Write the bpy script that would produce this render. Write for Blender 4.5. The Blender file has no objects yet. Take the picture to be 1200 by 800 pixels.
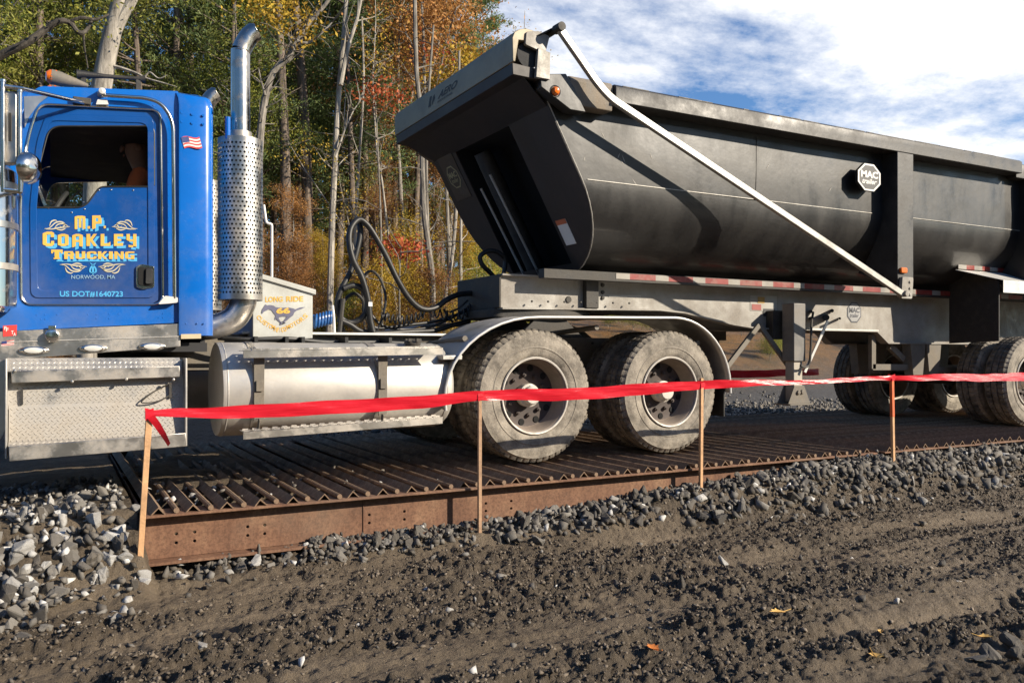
import bpy, bmesh, math, random
import numpy as np
from mathutils import Vector, Matrix
from mathutils.geometry import tessellate_polygon

random.seed(7)
NP = np.random.default_rng(11)
SC = bpy.context.scene
COL = SC.collection
R = math.radians
TH = R(28.74)                      # the truck stands at this angle to the camera's picture plane
S_, C_ = math.sin(TH), math.cos(TH)
CAMZ = 1.5
FPX = 980.0


def P(px, py, Y):
    """Point of the vertical plane at distance Y (truck axis = world X) that a survey mark of the photo lies on."""
    a = (px - 600.0) / FPX
    t = Y / (C_ - a * S_)
    return Vector((t * (S_ + a * C_), Y, CAMZ - (py - 412.0) * t / FPX))


SPLIT = {'axle', 'band', 'bolt', 'cross_member', 'end_bracket', 'end_plate', 'eye', 'fender_bracket', 'fifth_wheel_bracket', 'front_corner', 'hoist_line', 'horn_bracket', 'hose_post', 'knot', 'leg_brace',
         'light_shell', 'mud_flap', 'suspension_hanger', 'tank_strap', 'weld_bead', 'weld_seam', 'windscreen_pillar', 'main_beam', 'arm_knuckle', 'ear', 'line_fitting', 'hazard_sticker', 'frame_label', 'foot_pad', 'mirror_arm', 'sub_frame'}

# ------------------------------------------------------------------ mesh builder
class MB:
    def __init__(self):
        self.v, self.f, self.m, self.s = [], [], [], []

    def add(self, vs, fs, mi=0, smooth=False):
        b = len(self.v)
        self.v += [tuple(p) for p in vs]
        for f in fs:
            self.f.append(tuple(b + i for i in f)); self.m.append(mi); self.s.append(smooth)
        return self

    def box(self, x0, x1, y0, y1, z0, z1, mi=0):
        return self.add([(x0, y0, z0), (x1, y0, z0), (x1, y1, z0), (x0, y1, z0), (x0, y0, z1), (x1, y0, z1), (x1, y1, z1), (x0, y1, z1)],
                        [(0, 3, 2, 1), (4, 5, 6, 7), (0, 1, 5, 4), (1, 2, 6, 5), (2, 3, 7, 6), (3, 0, 4, 7)], mi)

    def bar(self, p, q, w, h, up=(0, 0, 1), mi=0):
        p, q = Vector(p), Vector(q)
        d = (q - p).normalized()
        u = Vector(up)
        r = d.cross(u)
        if r.length < 1e-4:
            r = d.cross(Vector((0, 1, 0)))
        r.normalize(); u = r.cross(d)
        r *= w / 2; u *= h / 2
        vs = [p - r - u, p + r - u, p + r + u, p - r + u, q - r - u, q + r - u, q + r + u, q - r + u]
        return self.add(vs, [(0, 3, 2, 1), (4, 5, 6, 7), (0, 1, 5, 4), (1, 2, 6, 5), (2, 3, 7, 6), (3, 0, 4, 7)], mi)

    def tube(self, pts, r, n=10, mi=0, caps=True, closed=False):
        pts = [Vector(p) for p in pts]
        k = len(pts)
        rs = r if isinstance(r, (list, tuple)) else [r] * k
        vs, fs = [], []
        nrm = None
        for i, p in enumerate(pts):
            if closed:
                d = pts[(i + 1) % k] - pts[i - 1]
            else:
                d = pts[min(i + 1, k - 1)] - pts[max(i - 1, 0)]
            d.normalize()
            if nrm is None:
                a = Vector((0, 0, 1)) if abs(d.z) < .9 else Vector((1, 0, 0))
                nrm = d.cross(a).normalized()
            else:
                nrm = (nrm - d * nrm.dot(d))
                nrm.normalize()
            b = d.cross(nrm)
            for j in range(n):
                t = 2 * math.pi * j / n
                vs.append(p + (nrm * math.cos(t) + b * math.sin(t)) * rs[i])
        for i in range(k if closed else k - 1):
            i2 = (i + 1) % k
            for j in range(n):
                j2 = (j + 1) % n
                fs.append((i * n + j, i * n + j2, i2 * n + j2, i2 * n + j))
        if caps and not closed:
            fs.append(tuple(range(n - 1, -1, -1)))
            fs.append(tuple((k - 1) * n + j for j in range(n)))
        return self.add(vs, fs, mi, True)

    def lathe(self, prof, org, axis=(0, 1, 0), n=48, mi=0, smooth=True, ref=None, a0=0.0, a1=None):
        """prof = [(radius, distance along axis)]"""
        ax = Vector(axis).normalized()
        ref = Vector(ref) if ref else (Vector((0, 0, 1)) if abs(ax.z) < .9 else Vector((1, 0, 0)))
        u = (ref - ax * ref.dot(ax)).normalized(); w = ax.cross(u)
        org = Vector(org)
        full = a1 is None
        cnt = n if full else n + 1
        vs, fs = [], []
        for i in range(cnt):
            t = a0 + (2 * math.pi if full else (a1 - a0)) * i / n
            d = u * math.cos(t) + w * math.sin(t)
            for (r, h) in prof:
                vs.append(org + d * r + ax * h)
        m = len(prof)
        for i in range(n):
            i2 = (i + 1) % cnt
            for j in range(m - 1):
                fs.append((i * m + j, i2 * m + j, i2 * m + j + 1, i * m + j + 1))
        return self.add(vs, fs, mi, smooth)

    def plate(self, outer, fn, d0, d1, holes=(), mi=0):
        """A flat plate: 2-D outline (with holes) mapped by fn(u, v, depth), between depths d0 and d1."""
        loops = [list(outer)] + [list(h) for h in holes]
        flat = [p for l in loops for p in l]
        n = len(flat)
        if len(loops) == 1:
            tris = [tuple(range(n))]
        else:
            tris = tessellate_polygon([[Vector((p[0], p[1], 0)) for p in l] for l in loops])
        vs = [fn(p[0], p[1], d0) for p in flat] + [fn(p[0], p[1], d1) for p in flat]
        fs = [tuple(t) for t in tris] + [tuple(i + n for i in reversed(t)) for t in tris]
        b = 0
        for l in loops:
            k = len(l)
            for i in range(k):
                j = (i + 1) % k
                fs.append((b + i, b + i + n, b + j + n, b + j))
            b += k
        return self.add(vs, fs, mi)

    def build(self, name, mats, parent=None, bevel=0.0, seg=2, angle=38, recalc=True, label=None, off=None):
        if name in SPLIT and parent is not None:
            return self.islands(name, mats, parent, bevel=bevel, seg=seg, angle=angle, recalc=recalc)
        return self._build(name, mats, parent, bevel, seg, angle, recalc, label, off)

    def islands(self, name, mats, parent, **kw):
        """Every loose piece becomes a part of its own."""
        p = list(range(len(self.v)))

        def root(i):
            while p[i] != i:
                p[i] = p[p[i]]; i = p[i]
            return i
        for f in self.f:
            for i in f[1:]:
                a, b = root(f[0]), root(i)
                if a != b:
                    p[b] = a
        sub, o = {}, None
        for f, m, s in zip(self.f, self.m, self.s):
            sub.setdefault(root(f[0]), []).append((f, m, s))
        for fs in sub.values():
            mb = MB(); ix = {}
            for f, m, s in fs:
                for i in f:
                    if i not in ix:
                        ix[i] = len(mb.v); mb.v.append(self.v[i])
                mb.f.append(tuple(ix[i] for i in f)); mb.m.append(m); mb.s.append(s)
            o = mb._build(name, mats, parent, **kw)
        return o

    def _build(self, name, mats, parent=None, bevel=0.0, seg=2, angle=38, recalc=True, label=None, off=None):
        if not isinstance(mats, (list, tuple)):
            mats = [mats]
        me = bpy.data.meshes.new(name)
        o = bpy.data.objects.new(name, me)
        COL.objects.link(o)
        base = Vector((0, 0, 0))
        if parent is not None:
            o.parent = parent
            base = Vector(parent.get('_o', (0, 0, 0)))
        if off is not None:
            base = Vector(off)
        bx, by, bz = base
        me.from_pydata([(x - bx, y - by, z - bz) for x, y, z in self.v], [], self.f)
        for m in mats:
            me.materials.append(m)
        me.polygons.foreach_set('material_index', self.m)
        if recalc:
            bm = bmesh.new(); bm.from_mesh(me)
            bmesh.ops.recalc_face_normals(bm, faces=bm.faces)
            bm.to_mesh(me); bm.free()
        if any(self.s):
            me.polygons.foreach_set('use_smooth', [True] * len(me.polygons))
            me.set_sharp_from_angle(angle=R(angle))
        if bevel:
            b = o.modifiers.new('bevel', 'BEVEL')
            b.width = bevel; b.segments = seg; b.limit_method = 'ANGLE'; b.angle_limit = R(40)
            b.harden_normals = False
            me.polygons.foreach_set('use_smooth', [True] * len(me.polygons))
            me.set_sharp_from_angle(angle=R(60))
        o['_o'] = tuple(base)
        me.update()
        return o


def XZ(u, v, d):
    return (u, d, v)


def XY(u, v, d):
    return (u, v, d)


def YZ(u, v, d):
    return (d, u, v)


def rpoly(pts, r=.05, n=5):
    """Rounded polygon outline."""
    out = []
    k = len(pts)
    for i in range(k):
        p = Vector(pts[i][:2]); rr = pts[i][2] if len(pts[i]) > 2 else r
        a = (Vector(pts[i - 1][:2]) - p); b = (Vector(pts[(i + 1) % k][:2]) - p)
        rr = min(rr, a.length * .48, b.length * .48)
        if rr < 1e-5:
            out.append(tuple(p)); continue
        a.normalize(); b.normalize()
        p0, p1 = p + a * rr, p + b * rr
        for j in range(n + 1):
            t = j / n
            q = p0 * (1 - t) ** 2 + p * 2 * t * (1 - t) + p1 * t ** 2
            out.append(tuple(q))
    return out


def tr(pl, Y):
    """Survey marks (px, py[, corner radius]) -> outline on the plane Y."""
    o = []
    for q in pl:
        p = P(q[0], q[1], Y)
        o.append((p.x, p.z) + tuple(q[2:]))
    return o


def smooth_path(pts, n=8):
    """Catmull-Rom through the points."""
    pts = [Vector(p) for p in pts]
    out = []
    for i in range(len(pts) - 1):
        p0 = pts[max(i - 1, 0)]; p1 = pts[i]; p2 = pts[i + 1]; p3 = pts[min(i + 2, len(pts) - 1)]
        for j in range(n):
            t = j / n
            out.append(.5 * ((2 * p1) + (p2 - p0) * t + (2 * p0 - 5 * p1 + 4 * p2 - p3) * t * t + (3 * p1 - p0 - 3 * p2 + p3) * t ** 3))
    out.append(pts[-1])
    return out


def bend(pts, r=.05, n=6):
    """Polyline with its inner corners rounded."""
    pts = [Vector(p) for p in pts]
    out = [pts[0]]
    for i in range(1, len(pts) - 1):
        a = pts[i - 1] - pts[i]; b = pts[i + 1] - pts[i]
        rr = min(r, a.length * .48, b.length * .48)
        p0 = pts[i] + a.normalized() * rr; p1 = pts[i] + b.normalized() * rr
        for j in range(n + 1):
            t = j / n
            out.append(p0 * (1 - t) ** 2 + pts[i] * 2 * t * (1 - t) + p1 * t * t)
    out.append(pts[-1])
    return out


def tag(o, label, cat, group=None, kind=None):
    o['label'] = label; o['category'] = cat
    if group:
        o['group'] = group
    if kind:
        o['kind'] = kind
    return o


def thing(name, label, cat, loc=(0, 0, 0), group=None):
    o = bpy.data.objects.new(name, None)
    COL.objects.link(o)
    o.empty_display_size = .2
    o.location = loc
    o['_o'] = tuple(loc)
    return tag(o, label, cat, group)


def sub_empty(name, parent, loc):
    """An Empty part (a wheel, say) with its own centre."""
    o = bpy.data.objects.new(name, None)
    COL.objects.link(o)
    o.parent = parent
    o.location = Vector(loc) - Vector(parent['_o'])
    o['_o'] = tuple(loc)
    return o


def kids(o):
    return [c for c in bpy.data.objects if c.parent == o]


def copy_tree(o, parent=None, children=None):
    c = o.copy(); COL.objects.link(c); c.parent = parent
    for ch in (children or KID(o)):
        copy_tree(ch, c)
    return c


def KID(o):
    return list(o.children)


# ------------------------------------------------------------------ materials
MATS = {}


def newmat(name):
    m = bpy.data.materials.new(name)
    m.use_nodes = True
    nt = m.node_tree
    b = nt.nodes['Principled BSDF']
    return m, nt, b


def nd(nt, t, **kw):
    n = nt.nodes.new(t)
    for k, v in kw.items():
        if k.startswith('i_'):
            n.inputs[k[2:].replace('_', ' ')].default_value = v
        else:
            setattr(n, k, v)
    return n


def noise(nt, vec, scale, detail=4, rough=.55, stretch=None):
    n = nd(nt, 'ShaderNodeTexNoise')
    n.inputs['Scale'].default_value = scale
    n.inputs['Detail'].default_value = detail
    n.inputs['Roughness'].default_value = rough
    if stretch:
        mp = nd(nt, 'ShaderNodeMapping')
        mp.inputs['Scale'].default_value = stretch
        nt.links.new(vec, mp.inputs['Vector'])
        vec = mp.outputs[0]
    nt.links.new(vec, n.inputs['Vector'])
    return n.outputs['Fac']


def ramp(nt, fac, stops, interp='LINEAR'):
    r = nd(nt, 'ShaderNodeValToRGB')
    r.color_ramp.interpolation = interp
    els = r.color_ramp.elements
    while len(els) < len(stops):
        els.new(.5)
    for e, (p, c) in zip(els, stops):
        e.position = p
        e.color = (c, c, c, 1) if isinstance(c, (int, float)) else (*c, 1)
    nt.links.new(fac, r.inputs['Fac'])
    return r.outputs['Color']


def mixc(nt, fac, a, b, blend='MIX'):
    m = nd(nt, 'ShaderNodeMix', data_type='RGBA', blend_type=blend)
    for sock, v in ((m.inputs[0], fac), (m.inputs[6], a), (m.inputs[7], b)):
        if hasattr(v, 'links') or hasattr(v, 'is_linked'):
            nt.links.new(v, sock)
        elif isinstance(v, (int, float)):
            sock.default_value = v
        else:
            sock.default_value = (*v, 1)
    return m.outputs[2]


def mth(nt, op, a, b=None, clamp=False):
    m = nd(nt, 'ShaderNodeMath', operation=op, use_clamp=clamp)
    for i, v in enumerate((a, b)):
        if v is None:
            continue
        if isinstance(v, (int, float)):
            m.inputs[i].default_value = v
        else:
            nt.links.new(v, m.inputs[i])
    return m.outputs[0]


def objvec(nt):
    return nd(nt, 'ShaderNodeTexCoord').outputs['Object']


DUST = (.27, .22, .165)


def M(name, col, rough=.5, metal=0.0, var=.25, vs=6.0, bump=.0, bs=80, dust=0.0, ds=3.0, dcol=DUST, dsharp=.25, streak=None,
      coat=0.0, rvar=.15, spec=None, col2=None, dust_rough=.85, splash=None):
    """Procedural paint / metal / rubber: two-tone base, patchy dust, uneven gloss, fine bump."""
    if name in MATS:
        return MATS[name]
    m, nt, b = newmat(name)
    vec = objvec(nt)
    n1 = noise(nt, vec, vs, 6, .6)
    c2 = col2 if col2 else tuple(x * (1 - var) for x in col)
    c1 = tuple(min(1, x * (1 + var * .5)) for x in col)
    c = ramp(nt, n1, [(.3, c2), (.7, c1)])
    rg = mth(nt, 'ADD', mth(nt, 'MULTIPLY', mth(nt, 'SUBTRACT', n1, .5), rvar * 2), rough, True)
    met = metal
    if dust > 0:
        nz = noise(nt, vec, ds, 9, .68, streak)
        if splash:      # road dirt thrown up from below: thick at the first height, gone at the second
            sz = nd(nt, 'ShaderNodeSeparateXYZ'); nt.links.new(vec, sz.inputs[0])
            mr0 = nd(nt, 'ShaderNodeMapRange'); nt.links.new(sz.outputs['Z'], mr0.inputs[0])
            mr0.inputs[1].default_value = splash[0]; mr0.inputs[2].default_value = splash[1]
            mr0.inputs[3].default_value = splash[2]; mr0.inputs[4].default_value = 0
            nz = mth(nt, 'ADD', nz, mr0.outputs[0])
        lo = .5 + (.5 - dust) * .55
        mask = ramp(nt, nz, [(max(0, lo - dsharp / 2), 0.0), (min(1, lo + dsharp / 2), 1.0)])
        mask = mth(nt, 'MULTIPLY', mask, min(1, .45 + dust * .6))
        dn = noise(nt, vec, ds * 14, 3)
        dc = ramp(nt, dn, [(.3, tuple(x * .7 for x in dcol)), (.7, dcol)])
        c = mixc(nt, mask, c, dc)
        mr = nd(nt, 'ShaderNodeMix', data_type='FLOAT')
        nt.links.new(mask, mr.inputs[0]); nt.links.new(rg, mr.inputs[2]); mr.inputs[3].default_value = dust_rough
        rg = mr.outputs[0]
        if metal > 0:
            mm = mth(nt, 'MULTIPLY', mth(nt, 'SUBTRACT', 1.0, mask), metal)
            nt.links.new(mm, b.inputs['Metallic'])
            met = None
    nt.links.new(c, b.inputs['Base Color'])
    nt.links.new(rg, b.inputs['Roughness'])
    if met is not None:
        b.inputs['Metallic'].default_value = met
    if coat:
        b.inputs['Coat Weight'].default_value = coat
        b.inputs['Coat Roughness'].default_value = .06
    if spec is not None:
        b.inputs['Specular IOR Level'].default_value = spec
    if bump:
        bp = nd(nt, 'ShaderNodeBump')
        bp.inputs['Strength'].default_value = bump
        bp.inputs['Distance'].default_value = .01 if bs > 3 else .06
        nt.links.new(noise(nt, vec, bs, 5, .6), bp.inputs['Height'])
        nt.links.new(bp.outputs[0], b.inputs['Normal'])
    MATS[name] = m
    return m


def glass_mat(name, tint=(.9, .95, .93)):
    m, nt, b = newmat(name)
    out = nt.nodes['Material Output']
    nt.nodes.remove(b)
    tr_ = nd(nt, 'ShaderNodeBsdfTransparent'); tr_.inputs[0].default_value = (*tint, 1)
    gl = nd(nt, 'ShaderNodeBsdfGlossy'); gl.inputs['Roughness'].default_value = .03
    fr = nd(nt, 'ShaderNodeFresnel'); fr.inputs[0].default_value = 1.45
    nz = noise(nt, objvec(nt), 5, 5)
    df = nd(nt, 'ShaderNodeBsdfDiffuse'); df.inputs[0].default_value = (*DUST, 1)
    mx = nd(nt, 'ShaderNodeMixShader'); mx2 = nd(nt, 'ShaderNodeMixShader')
    nt.links.new(fr.outputs[0], mx.inputs[0]); nt.links.new(tr_.outputs[0], mx.inputs[1]); nt.links.new(gl.outputs[0], mx.inputs[2])
    nt.links.new(mth(nt, 'MULTIPLY', ramp(nt, nz, [(.45, 0.0), (.8, 1.0)]), .12), mx2.inputs[0])
    nt.links.new(mx.outputs[0], mx2.inputs[1]); nt.links.new(df.outputs[0], mx2.inputs[2])
    nt.links.new(mx2.outputs[0], out.inputs['Surface'])
    return m


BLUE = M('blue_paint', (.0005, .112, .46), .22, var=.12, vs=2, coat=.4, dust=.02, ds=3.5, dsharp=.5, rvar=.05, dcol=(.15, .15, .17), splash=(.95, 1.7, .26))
BLUE_DIRT_REFL = M('blue_dirt_and_dark_reflection', (.0005, .056, .25), .24, var=.2, vs=2, coat=.4, dust=.06, ds=3.2, dsharp=.5, rvar=.05, dcol=(.12, .115, .14), splash=(1.05, 1.8, .26))  # road dust, plus a base darkened to paint in the door's dark reflection
BLUE_IN = M('cab_interior', (.018, .018, .02), .7, dust=.2)
CHROME = M('chrome', (.66, .63, .58), .14, 1.0, var=.08, dust=.12, ds=5, rvar=.05)
STEEL = M('stainless', (.52, .495, .455), .34, 1.0, var=.15, dust=.34, ds=4, rvar=.1, bump=.05, bs=30)
ALU = M('aluminium_dusty', (.52, .51, .49), .38, .9, var=.2, dust=.42, ds=3, dsharp=.5, bump=.12, bs=40, dcol=(.36, .31, .25))
ALU_TANK = M('tank_aluminium', (.60, .585, .55), .34, .9, var=.15, vs=3, dust=.46, ds=3.2, dsharp=.7, splash=(.3, .65, .25), dcol=(.40, .35, .28), bump=.04, bs=20)
TREAD = M('tread_plate', (.50, .49, .47), .36, .85, var=.25, dust=.5, ds=6, dsharp=.5, dcol=(.33, .285, .225), splash=(.28, .7, .22))
STACKM = M('stack_chrome', (.50, .465, .41), .2, 1.0, var=.15, dust=.24, ds=5, rvar=.08)
ALU_FRAME = M('trailer_frame_alu', (.28, .27, .25), .55, .45, var=.25, vs=4, dust=.5, ds=3.5, dcol=(.25, .22, .185), bump=.15, bs=50)
WHITE_ALU = M('white_aluminium', (.62, .61, .58), .42, .3, var=.12, dust=.25, ds=4)
BOXW = M('dull_white_box', (.45, .465, .44), .45, .15, var=.15, dust=.42, ds=5, dsharp=.5, dcol=(.33, .31, .27))
BLACK = M('black_trailer_paint', (.012, .012, .013), .36, var=.25, vs=2.5, coat=.18, dust=.30, ds=2.2, dsharp=.55, dcol=(.064, .059, .052), rvar=.12, bump=.10, bs=1.6, streak=(1.6, 1, .45))
BLACK_FRONT = M('black_front_plate', (.018, .017, .017), .45, dust=.4, ds=1.2, dsharp=.5, dcol=(.085, .055, .045), streak=(1, 1, .4))
RAILM = M('trailer_rail', (.017, .017, .018), .38, var=.3, dust=.42, ds=3, dsharp=.5, dcol=(.075, .067, .057), bump=.1, bs=30)
DUSTY_PANEL = M('weathered_panel', (.17, .15, .125), .7, var=.4, dust=.5, ds=6, streak=(2, 2, .5), bump=.2, bs=60)
HOUSING = M('tarp_housing', (.30, .255, .18), .55, .2, var=.15, dust=.3, ds=2, dcol=(.25, .21, .15))
RUBBER_BLK = M('black_rubber', (.012, .012, .012), .5, var=.2, dust=.2, ds=6, dcol=(.08, .07, .06))
TYRE = M('dusty_tyre', (.06, .052, .043), .9, var=.5, vs=14, dust=.60, ds=6.5, dsharp=.32, dcol=(.40, .355, .29), bump=.5, bs=40)
TREADR = M('tyre_tread', (.035, .032, .03), .85, var=.4, vs=20, dust=.5, ds=9, dcol=(.27, .23, .18), bump=.5, bs=70)
DISC = M('dirty_wheel_disc', (.045, .033, .03), .6, .2, var=.35, vs=9, dust=.42, ds=6, dcol=(.10, .075, .062))
RIM = M('dusty_rim', (.30, .25, .20), .6, .2, var=.3, dust=.5, ds=5, dcol=(.23, .18, .145))
HUBM = M('pale_hub', (.56, .53, .48), .5, .2, var=.15, dust=.4, ds=7)
CHASSIS = M('chassis_black', (.018, .017, .016), .6, var=.3, dust=.45, ds=4, dcol=(.09, .078, .062), bump=.2)
CHASSIS_GREY = M('chassis_grey', (.13, .12, .105), .6, .2, var=.3, dust=.55, ds=4, dcol=(.2, .17, .13))
AMBER = M('amber_lens', (.75, .16, .01), .18, var=.15, coat=.5)
REDL = M('red_lens', (.5, .02, .015), .2, coat=.5)
CLEARL = M('clear_lens', (.55, .54, .5), .2, var=.1, coat=.3)
GOLD = M('gold_lettering', (.62, .36, .06), .45, var=.12)
CYAN = M('pale_blue_lettering', (.06, .34, .62), .45, var=.1)
SILVERL = M('silver_blue_lettering', (.22, .36, .50), .5, var=.1)
SCROLL = M('scroll_tan', (.46, .42, .30), .5, var=.15)
SLATE = M('slate_horse', (.10, .10, .155), .5, var=.25)
REDS = M('red_sticker', (.62, .045, .04), .5, var=.1)
WHITES = M('white_sticker', (.68, .67, .64), .5, var=.08, dust=.15)
BLACKS = M('black_sticker', (.02, .02, .022), .5, var=.1)
NAVYS = M('navy_sticker', (.03, .05, .18), .5)
REFR = M('red_reflector', (.22, .02, .016), .4, var=.2, dust=.3, ds=8)
REFW = M('white_reflector', (.28, .26, .23), .4, var=.2, dust=.3, ds=8)
GLASS = glass_mat('window_glass')
ORANGE_CLOTH = M('orange_cloth', (.55, .12, .03), .9, var=.2, bump=.3, bs=120)
SKIN = M('skin', (.26, .15, .105), .55, var=.1)
HAIRM = M('dark_hair', (.03, .022, .016), .7)
DENIM = M('dark_trousers', (.03, .035, .05), .9)


# ------------------------------------------------------------------ lettering
def text_mesh(s, bold=0.0, shear=0.0, space=1.0):
    cu = bpy.data.curves.new('t', 'FONT')
    cu.body = s; cu.size = 1; cu.offset = bold; cu.shear = shear; cu.space_character = space
    cu.resolution_u = 4
    o = bpy.data.objects.new('t', cu); COL.objects.link(o)
    dg = bpy.context.evaluated_depsgraph_get()
    dg.update()
    me = bpy.data.meshes.new_from_object(o.evaluated_get(dg))
    vs = [(v.co.x, v.co.y) for v in me.vertices]; fs = [tuple(p.vertices) for p in me.polygons]
    bpy.data.objects.remove(o); bpy.data.curves.remove(cu); bpy.data.meshes.remove(me)
    x0 = min(v[0] for v in vs); x1 = max(v[0] for v in vs); y0 = min(v[1] for v in vs); y1 = max(v[1] for v in vs)
    return [((x - x0) / (x1 - x0), (y - y0) / (y1 - y0)) for x, y in vs], fs


def place2d(mb, uv, fs, BL, BR, TL, mi=0, off=(0, 0, 0)):
    BL, BR, TL = Vector(BL), Vector(BR), Vector(TL)
    e1, e2 = BR - BL, TL - BL
    mb.add([BL + e1 * u + e2 * v + Vector(off) for u, v in uv], fs, mi)


def put_text(mb, s, BL, BR, TL, mi=0, bold=0.0, shear=0.0, off=(0, 0, 0), space=1.0):
    uv, fs = text_mesh(s, bold, shear, space)
    place2d(mb, uv, fs, BL, BR, TL, mi, off)


def px_text(mb, s, Y, p0, p1, h, mi=0, bold=0.0, shear=0.0, off=(0, 0, 0), space=1.0):
    put_text(mb, s, P(*p0, Y), P(*p1, Y), P(p0[0], p0[1] - h, Y), mi, bold, shear, off, space)


# chunky sign-painter capitals: non-overlapping quads in a unit box
GL = {
    'C': [[(0, .12), (.36, .0), (.36, 1), (0, .88)], [(.36, .0), (.8, .0), (1, .12), (1, .2), (.36, .2)], [(.36, .8), (1, .8), (1, .9), (.8, 1), (.36, 1)], [(.72, .62), (1, .62), (1, .8), (.72, .8)], [(.72, .2), (1, .2), (1, .36), (.72, .36)]],
    'O': [[(0, .1), (.34, 0), (.34, 1), (0, .9)], [(.66, 0), (1, .1), (1, .9), (.66, 1)], [(.34, 0), (.66, 0), (.66, .2), (.34, .2)], [(.34, .8), (.66, .8), (.66, 1), (.34, 1)]],
    'A': [[(0, -.12), (.34, 0), (.34, 1), (0, .88)], [(.66, 0), (1, -.06), (1, .9), (.66, 1)], [(.34, .34), (.66, .34), (.66, .5), (.34, .5)], [(.34, .8), (.66, .8), (.66, 1), (.34, 1)]],
    'K': [[(0, 0), (.36, 0), (.36, 1), (0, 1)], [(.36, .42), (.58, .52), (.98, 1), (.66, 1), (.36, .62)], [(.58, .52), (.36, .42), (.68, 0), (1, 0)]],
    'L': [[(0, 0), (.38, 0), (.38, 1), (0, 1)], [(.38, 0), (1, 0), (1, .36), (.82, .24), (.38, .22)]],
    'E': [[(0, 0), (.38, 0), (.38, 1), (0, 1)], [(.38, 0), (1, 0), (1, .26), (.38, .2)], [(.38, .4), (.8, .4), (.8, .58), (.38, .58)], [(.38, .8), (1, .76), (1, 1), (.38, 1)]],
    'Y': [[(0, .5), (.34, .36), (.34, 1), (0, 1)], [(.66, -.02), (1, -.08), (1, 1), (.66, 1)], [(.34, .36), (.66, .36), (.66, .54), (.34, .54)], [(.2, -.1), (.66, -.14), (.66, .04), (.2, .08)]],
    'T': [[(.3, .12), (.7, .12), (.7, .76), (.3, .76)], [(.2, 0), (.8, 0), (.8, .12), (.2, .12)], [(0, .76), (1, .76), (1, 1), (0, 1)], [(0, .6), (.16, .6), (.16, .76), (0, .76)], [(.84, .6), (1, .6), (1, .76), (.84, .76)]],
    'R': [[(0, 0), (.36, 0), (.36, 1), (0, 1)], [(.36, .8), (.9, .8), (.9, 1), (.36, 1)], [(.36, .4), (1, .4), (1, .58), (.36, .58)], [(.64, .58), (1, .58), (1, .8), (.64, .8)], [(.6, 0), (1, 0), (.9, .4), (.55, .4)]],
    'U': [[(0, .1), (.36, 0), (.36, 1), (0, 1)], [(.64, 0), (1, .1), (1, 1), (.64, 1)], [(.36, 0), (.64, 0), (.64, .22), (.36, .22)]],
    'I': [[(0, 0), (1, 0), (1, 1), (0, 1)]],
    'N': [[(0, 0), (.32, 0), (.32, 1), (0, 1)], [(.68, 0), (1, 0), (1, 1), (.68, 1)], [(.32, .62), (.68, .1), (.68, .42), (.32, .96)]],
    'G': [[(0, .1), (.34, 0), (.34, 1), (0, .9)], [(.34, 0), (1, 0), (1, .2), (.34, .2)], [(.34, .8), (1, .8), (1, 1), (.34, 1)], [(.66, .2), (1, .2), (1, .52), (.66, .52)], [(.5, .4), (.66, .4), (.66, .52), (.5, .52)]],
    'M': [[(0, 0), (.26, 0), (.26, 1), (0, .94)], [(.38, .1), (.62, .1), (.62, .8), (.38, .8)], [(.74, 0), (1, 0), (1, .94), (.74, 1)], [(.26, .8), (.74, .8), (.74, 1), (.26, 1)]],
    'P': [[(0, -.06), (.38, .04), (.38, 1), (0, 1)], [(.38, .8), (.9, .8), (.9, 1), (.38, 1)], [(.38, .36), (1, .36), (1, .54), (.38, .54)], [(.64, .54), (1, .54), (1, .8), (.64, .8)]],
    '.': [[(0, 0), (1, 0), (1, .2), (0, .2)]],
}


def glyphs(mb, s, Y, p0, p1, h, widths, gap, mi=0, off=(0, 0, 0), first=1.0):
    tot = sum(widths) + gap * (len(s) - 1)
    x = 0
    BL, BR, TL = P(*p0, Y), P(*p1, Y), P(p0[0], p0[1] - h, Y)
    for k, (ch, w) in enumerate(zip(s, widths)):
        for q in GL[ch]:
            sc = first if k == 0 else 1.0
            place2d(mb, [((x + u * w) / tot, v * sc) for u, v in q], [tuple(range(len(q)))], BL, BR, TL, mi, off)
        x += w + gap


def stroke(mb, pts, w, mi=0, d=0.0):
    """A flat painted brush stroke on an XZ plane: swelling ribbon through 3-D points."""
    pts = smooth_path(pts, 6)
    n = len(pts)
    vs = []
    for i, p in enumerate(pts):
        t = pts[min(i + 1, n - 1)] - pts[max(i - 1, 0)]
        nn = Vector((-t.z, 0, t.x)); nn.normalize()
        k = w * (.25 + .75 * math.sin(math.pi * i / (n - 1)))
        vs += [p + nn * k / 2, p - nn * k / 2]
    mb.add([v + Vector((0, d, 0)) for v in vs], [(2 * i, 2 * i + 1, 2 * i + 3, 2 * i + 2) for i in range(n - 1)], mi)

# ================================================================== GROUND
_perm = NP.permutation(512)
_grad = NP.normal(size=(512, 2)); _grad /= np.linalg.norm(_grad, axis=1)[:, None]


def perlin(x, y):
    xi = np.floor(x).astype(int); yi = np.floor(y).astype(int)
    xf = x - xi; yf = y - yi

    def g(ix, iy, dx, dy):
        h = _perm[(_perm[ix % 512] + iy) % 512]
        return _grad[h, 0] * dx + _grad[h, 1] * dy
    u = xf * xf * xf * (xf * (xf * 6 - 15) + 10); v = yf * yf * yf * (yf * (yf * 6 - 15) + 10)
    a = g(xi, yi, xf, yf); b = g(xi + 1, yi, xf - 1, yf); c = g(xi, yi + 1, xf, yf - 1); d = g(xi + 1, yi + 1, xf - 1, yf - 1)
    return (a + u * (b - a)) * (1 - v) + (c + u * (d - c)) * v


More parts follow.
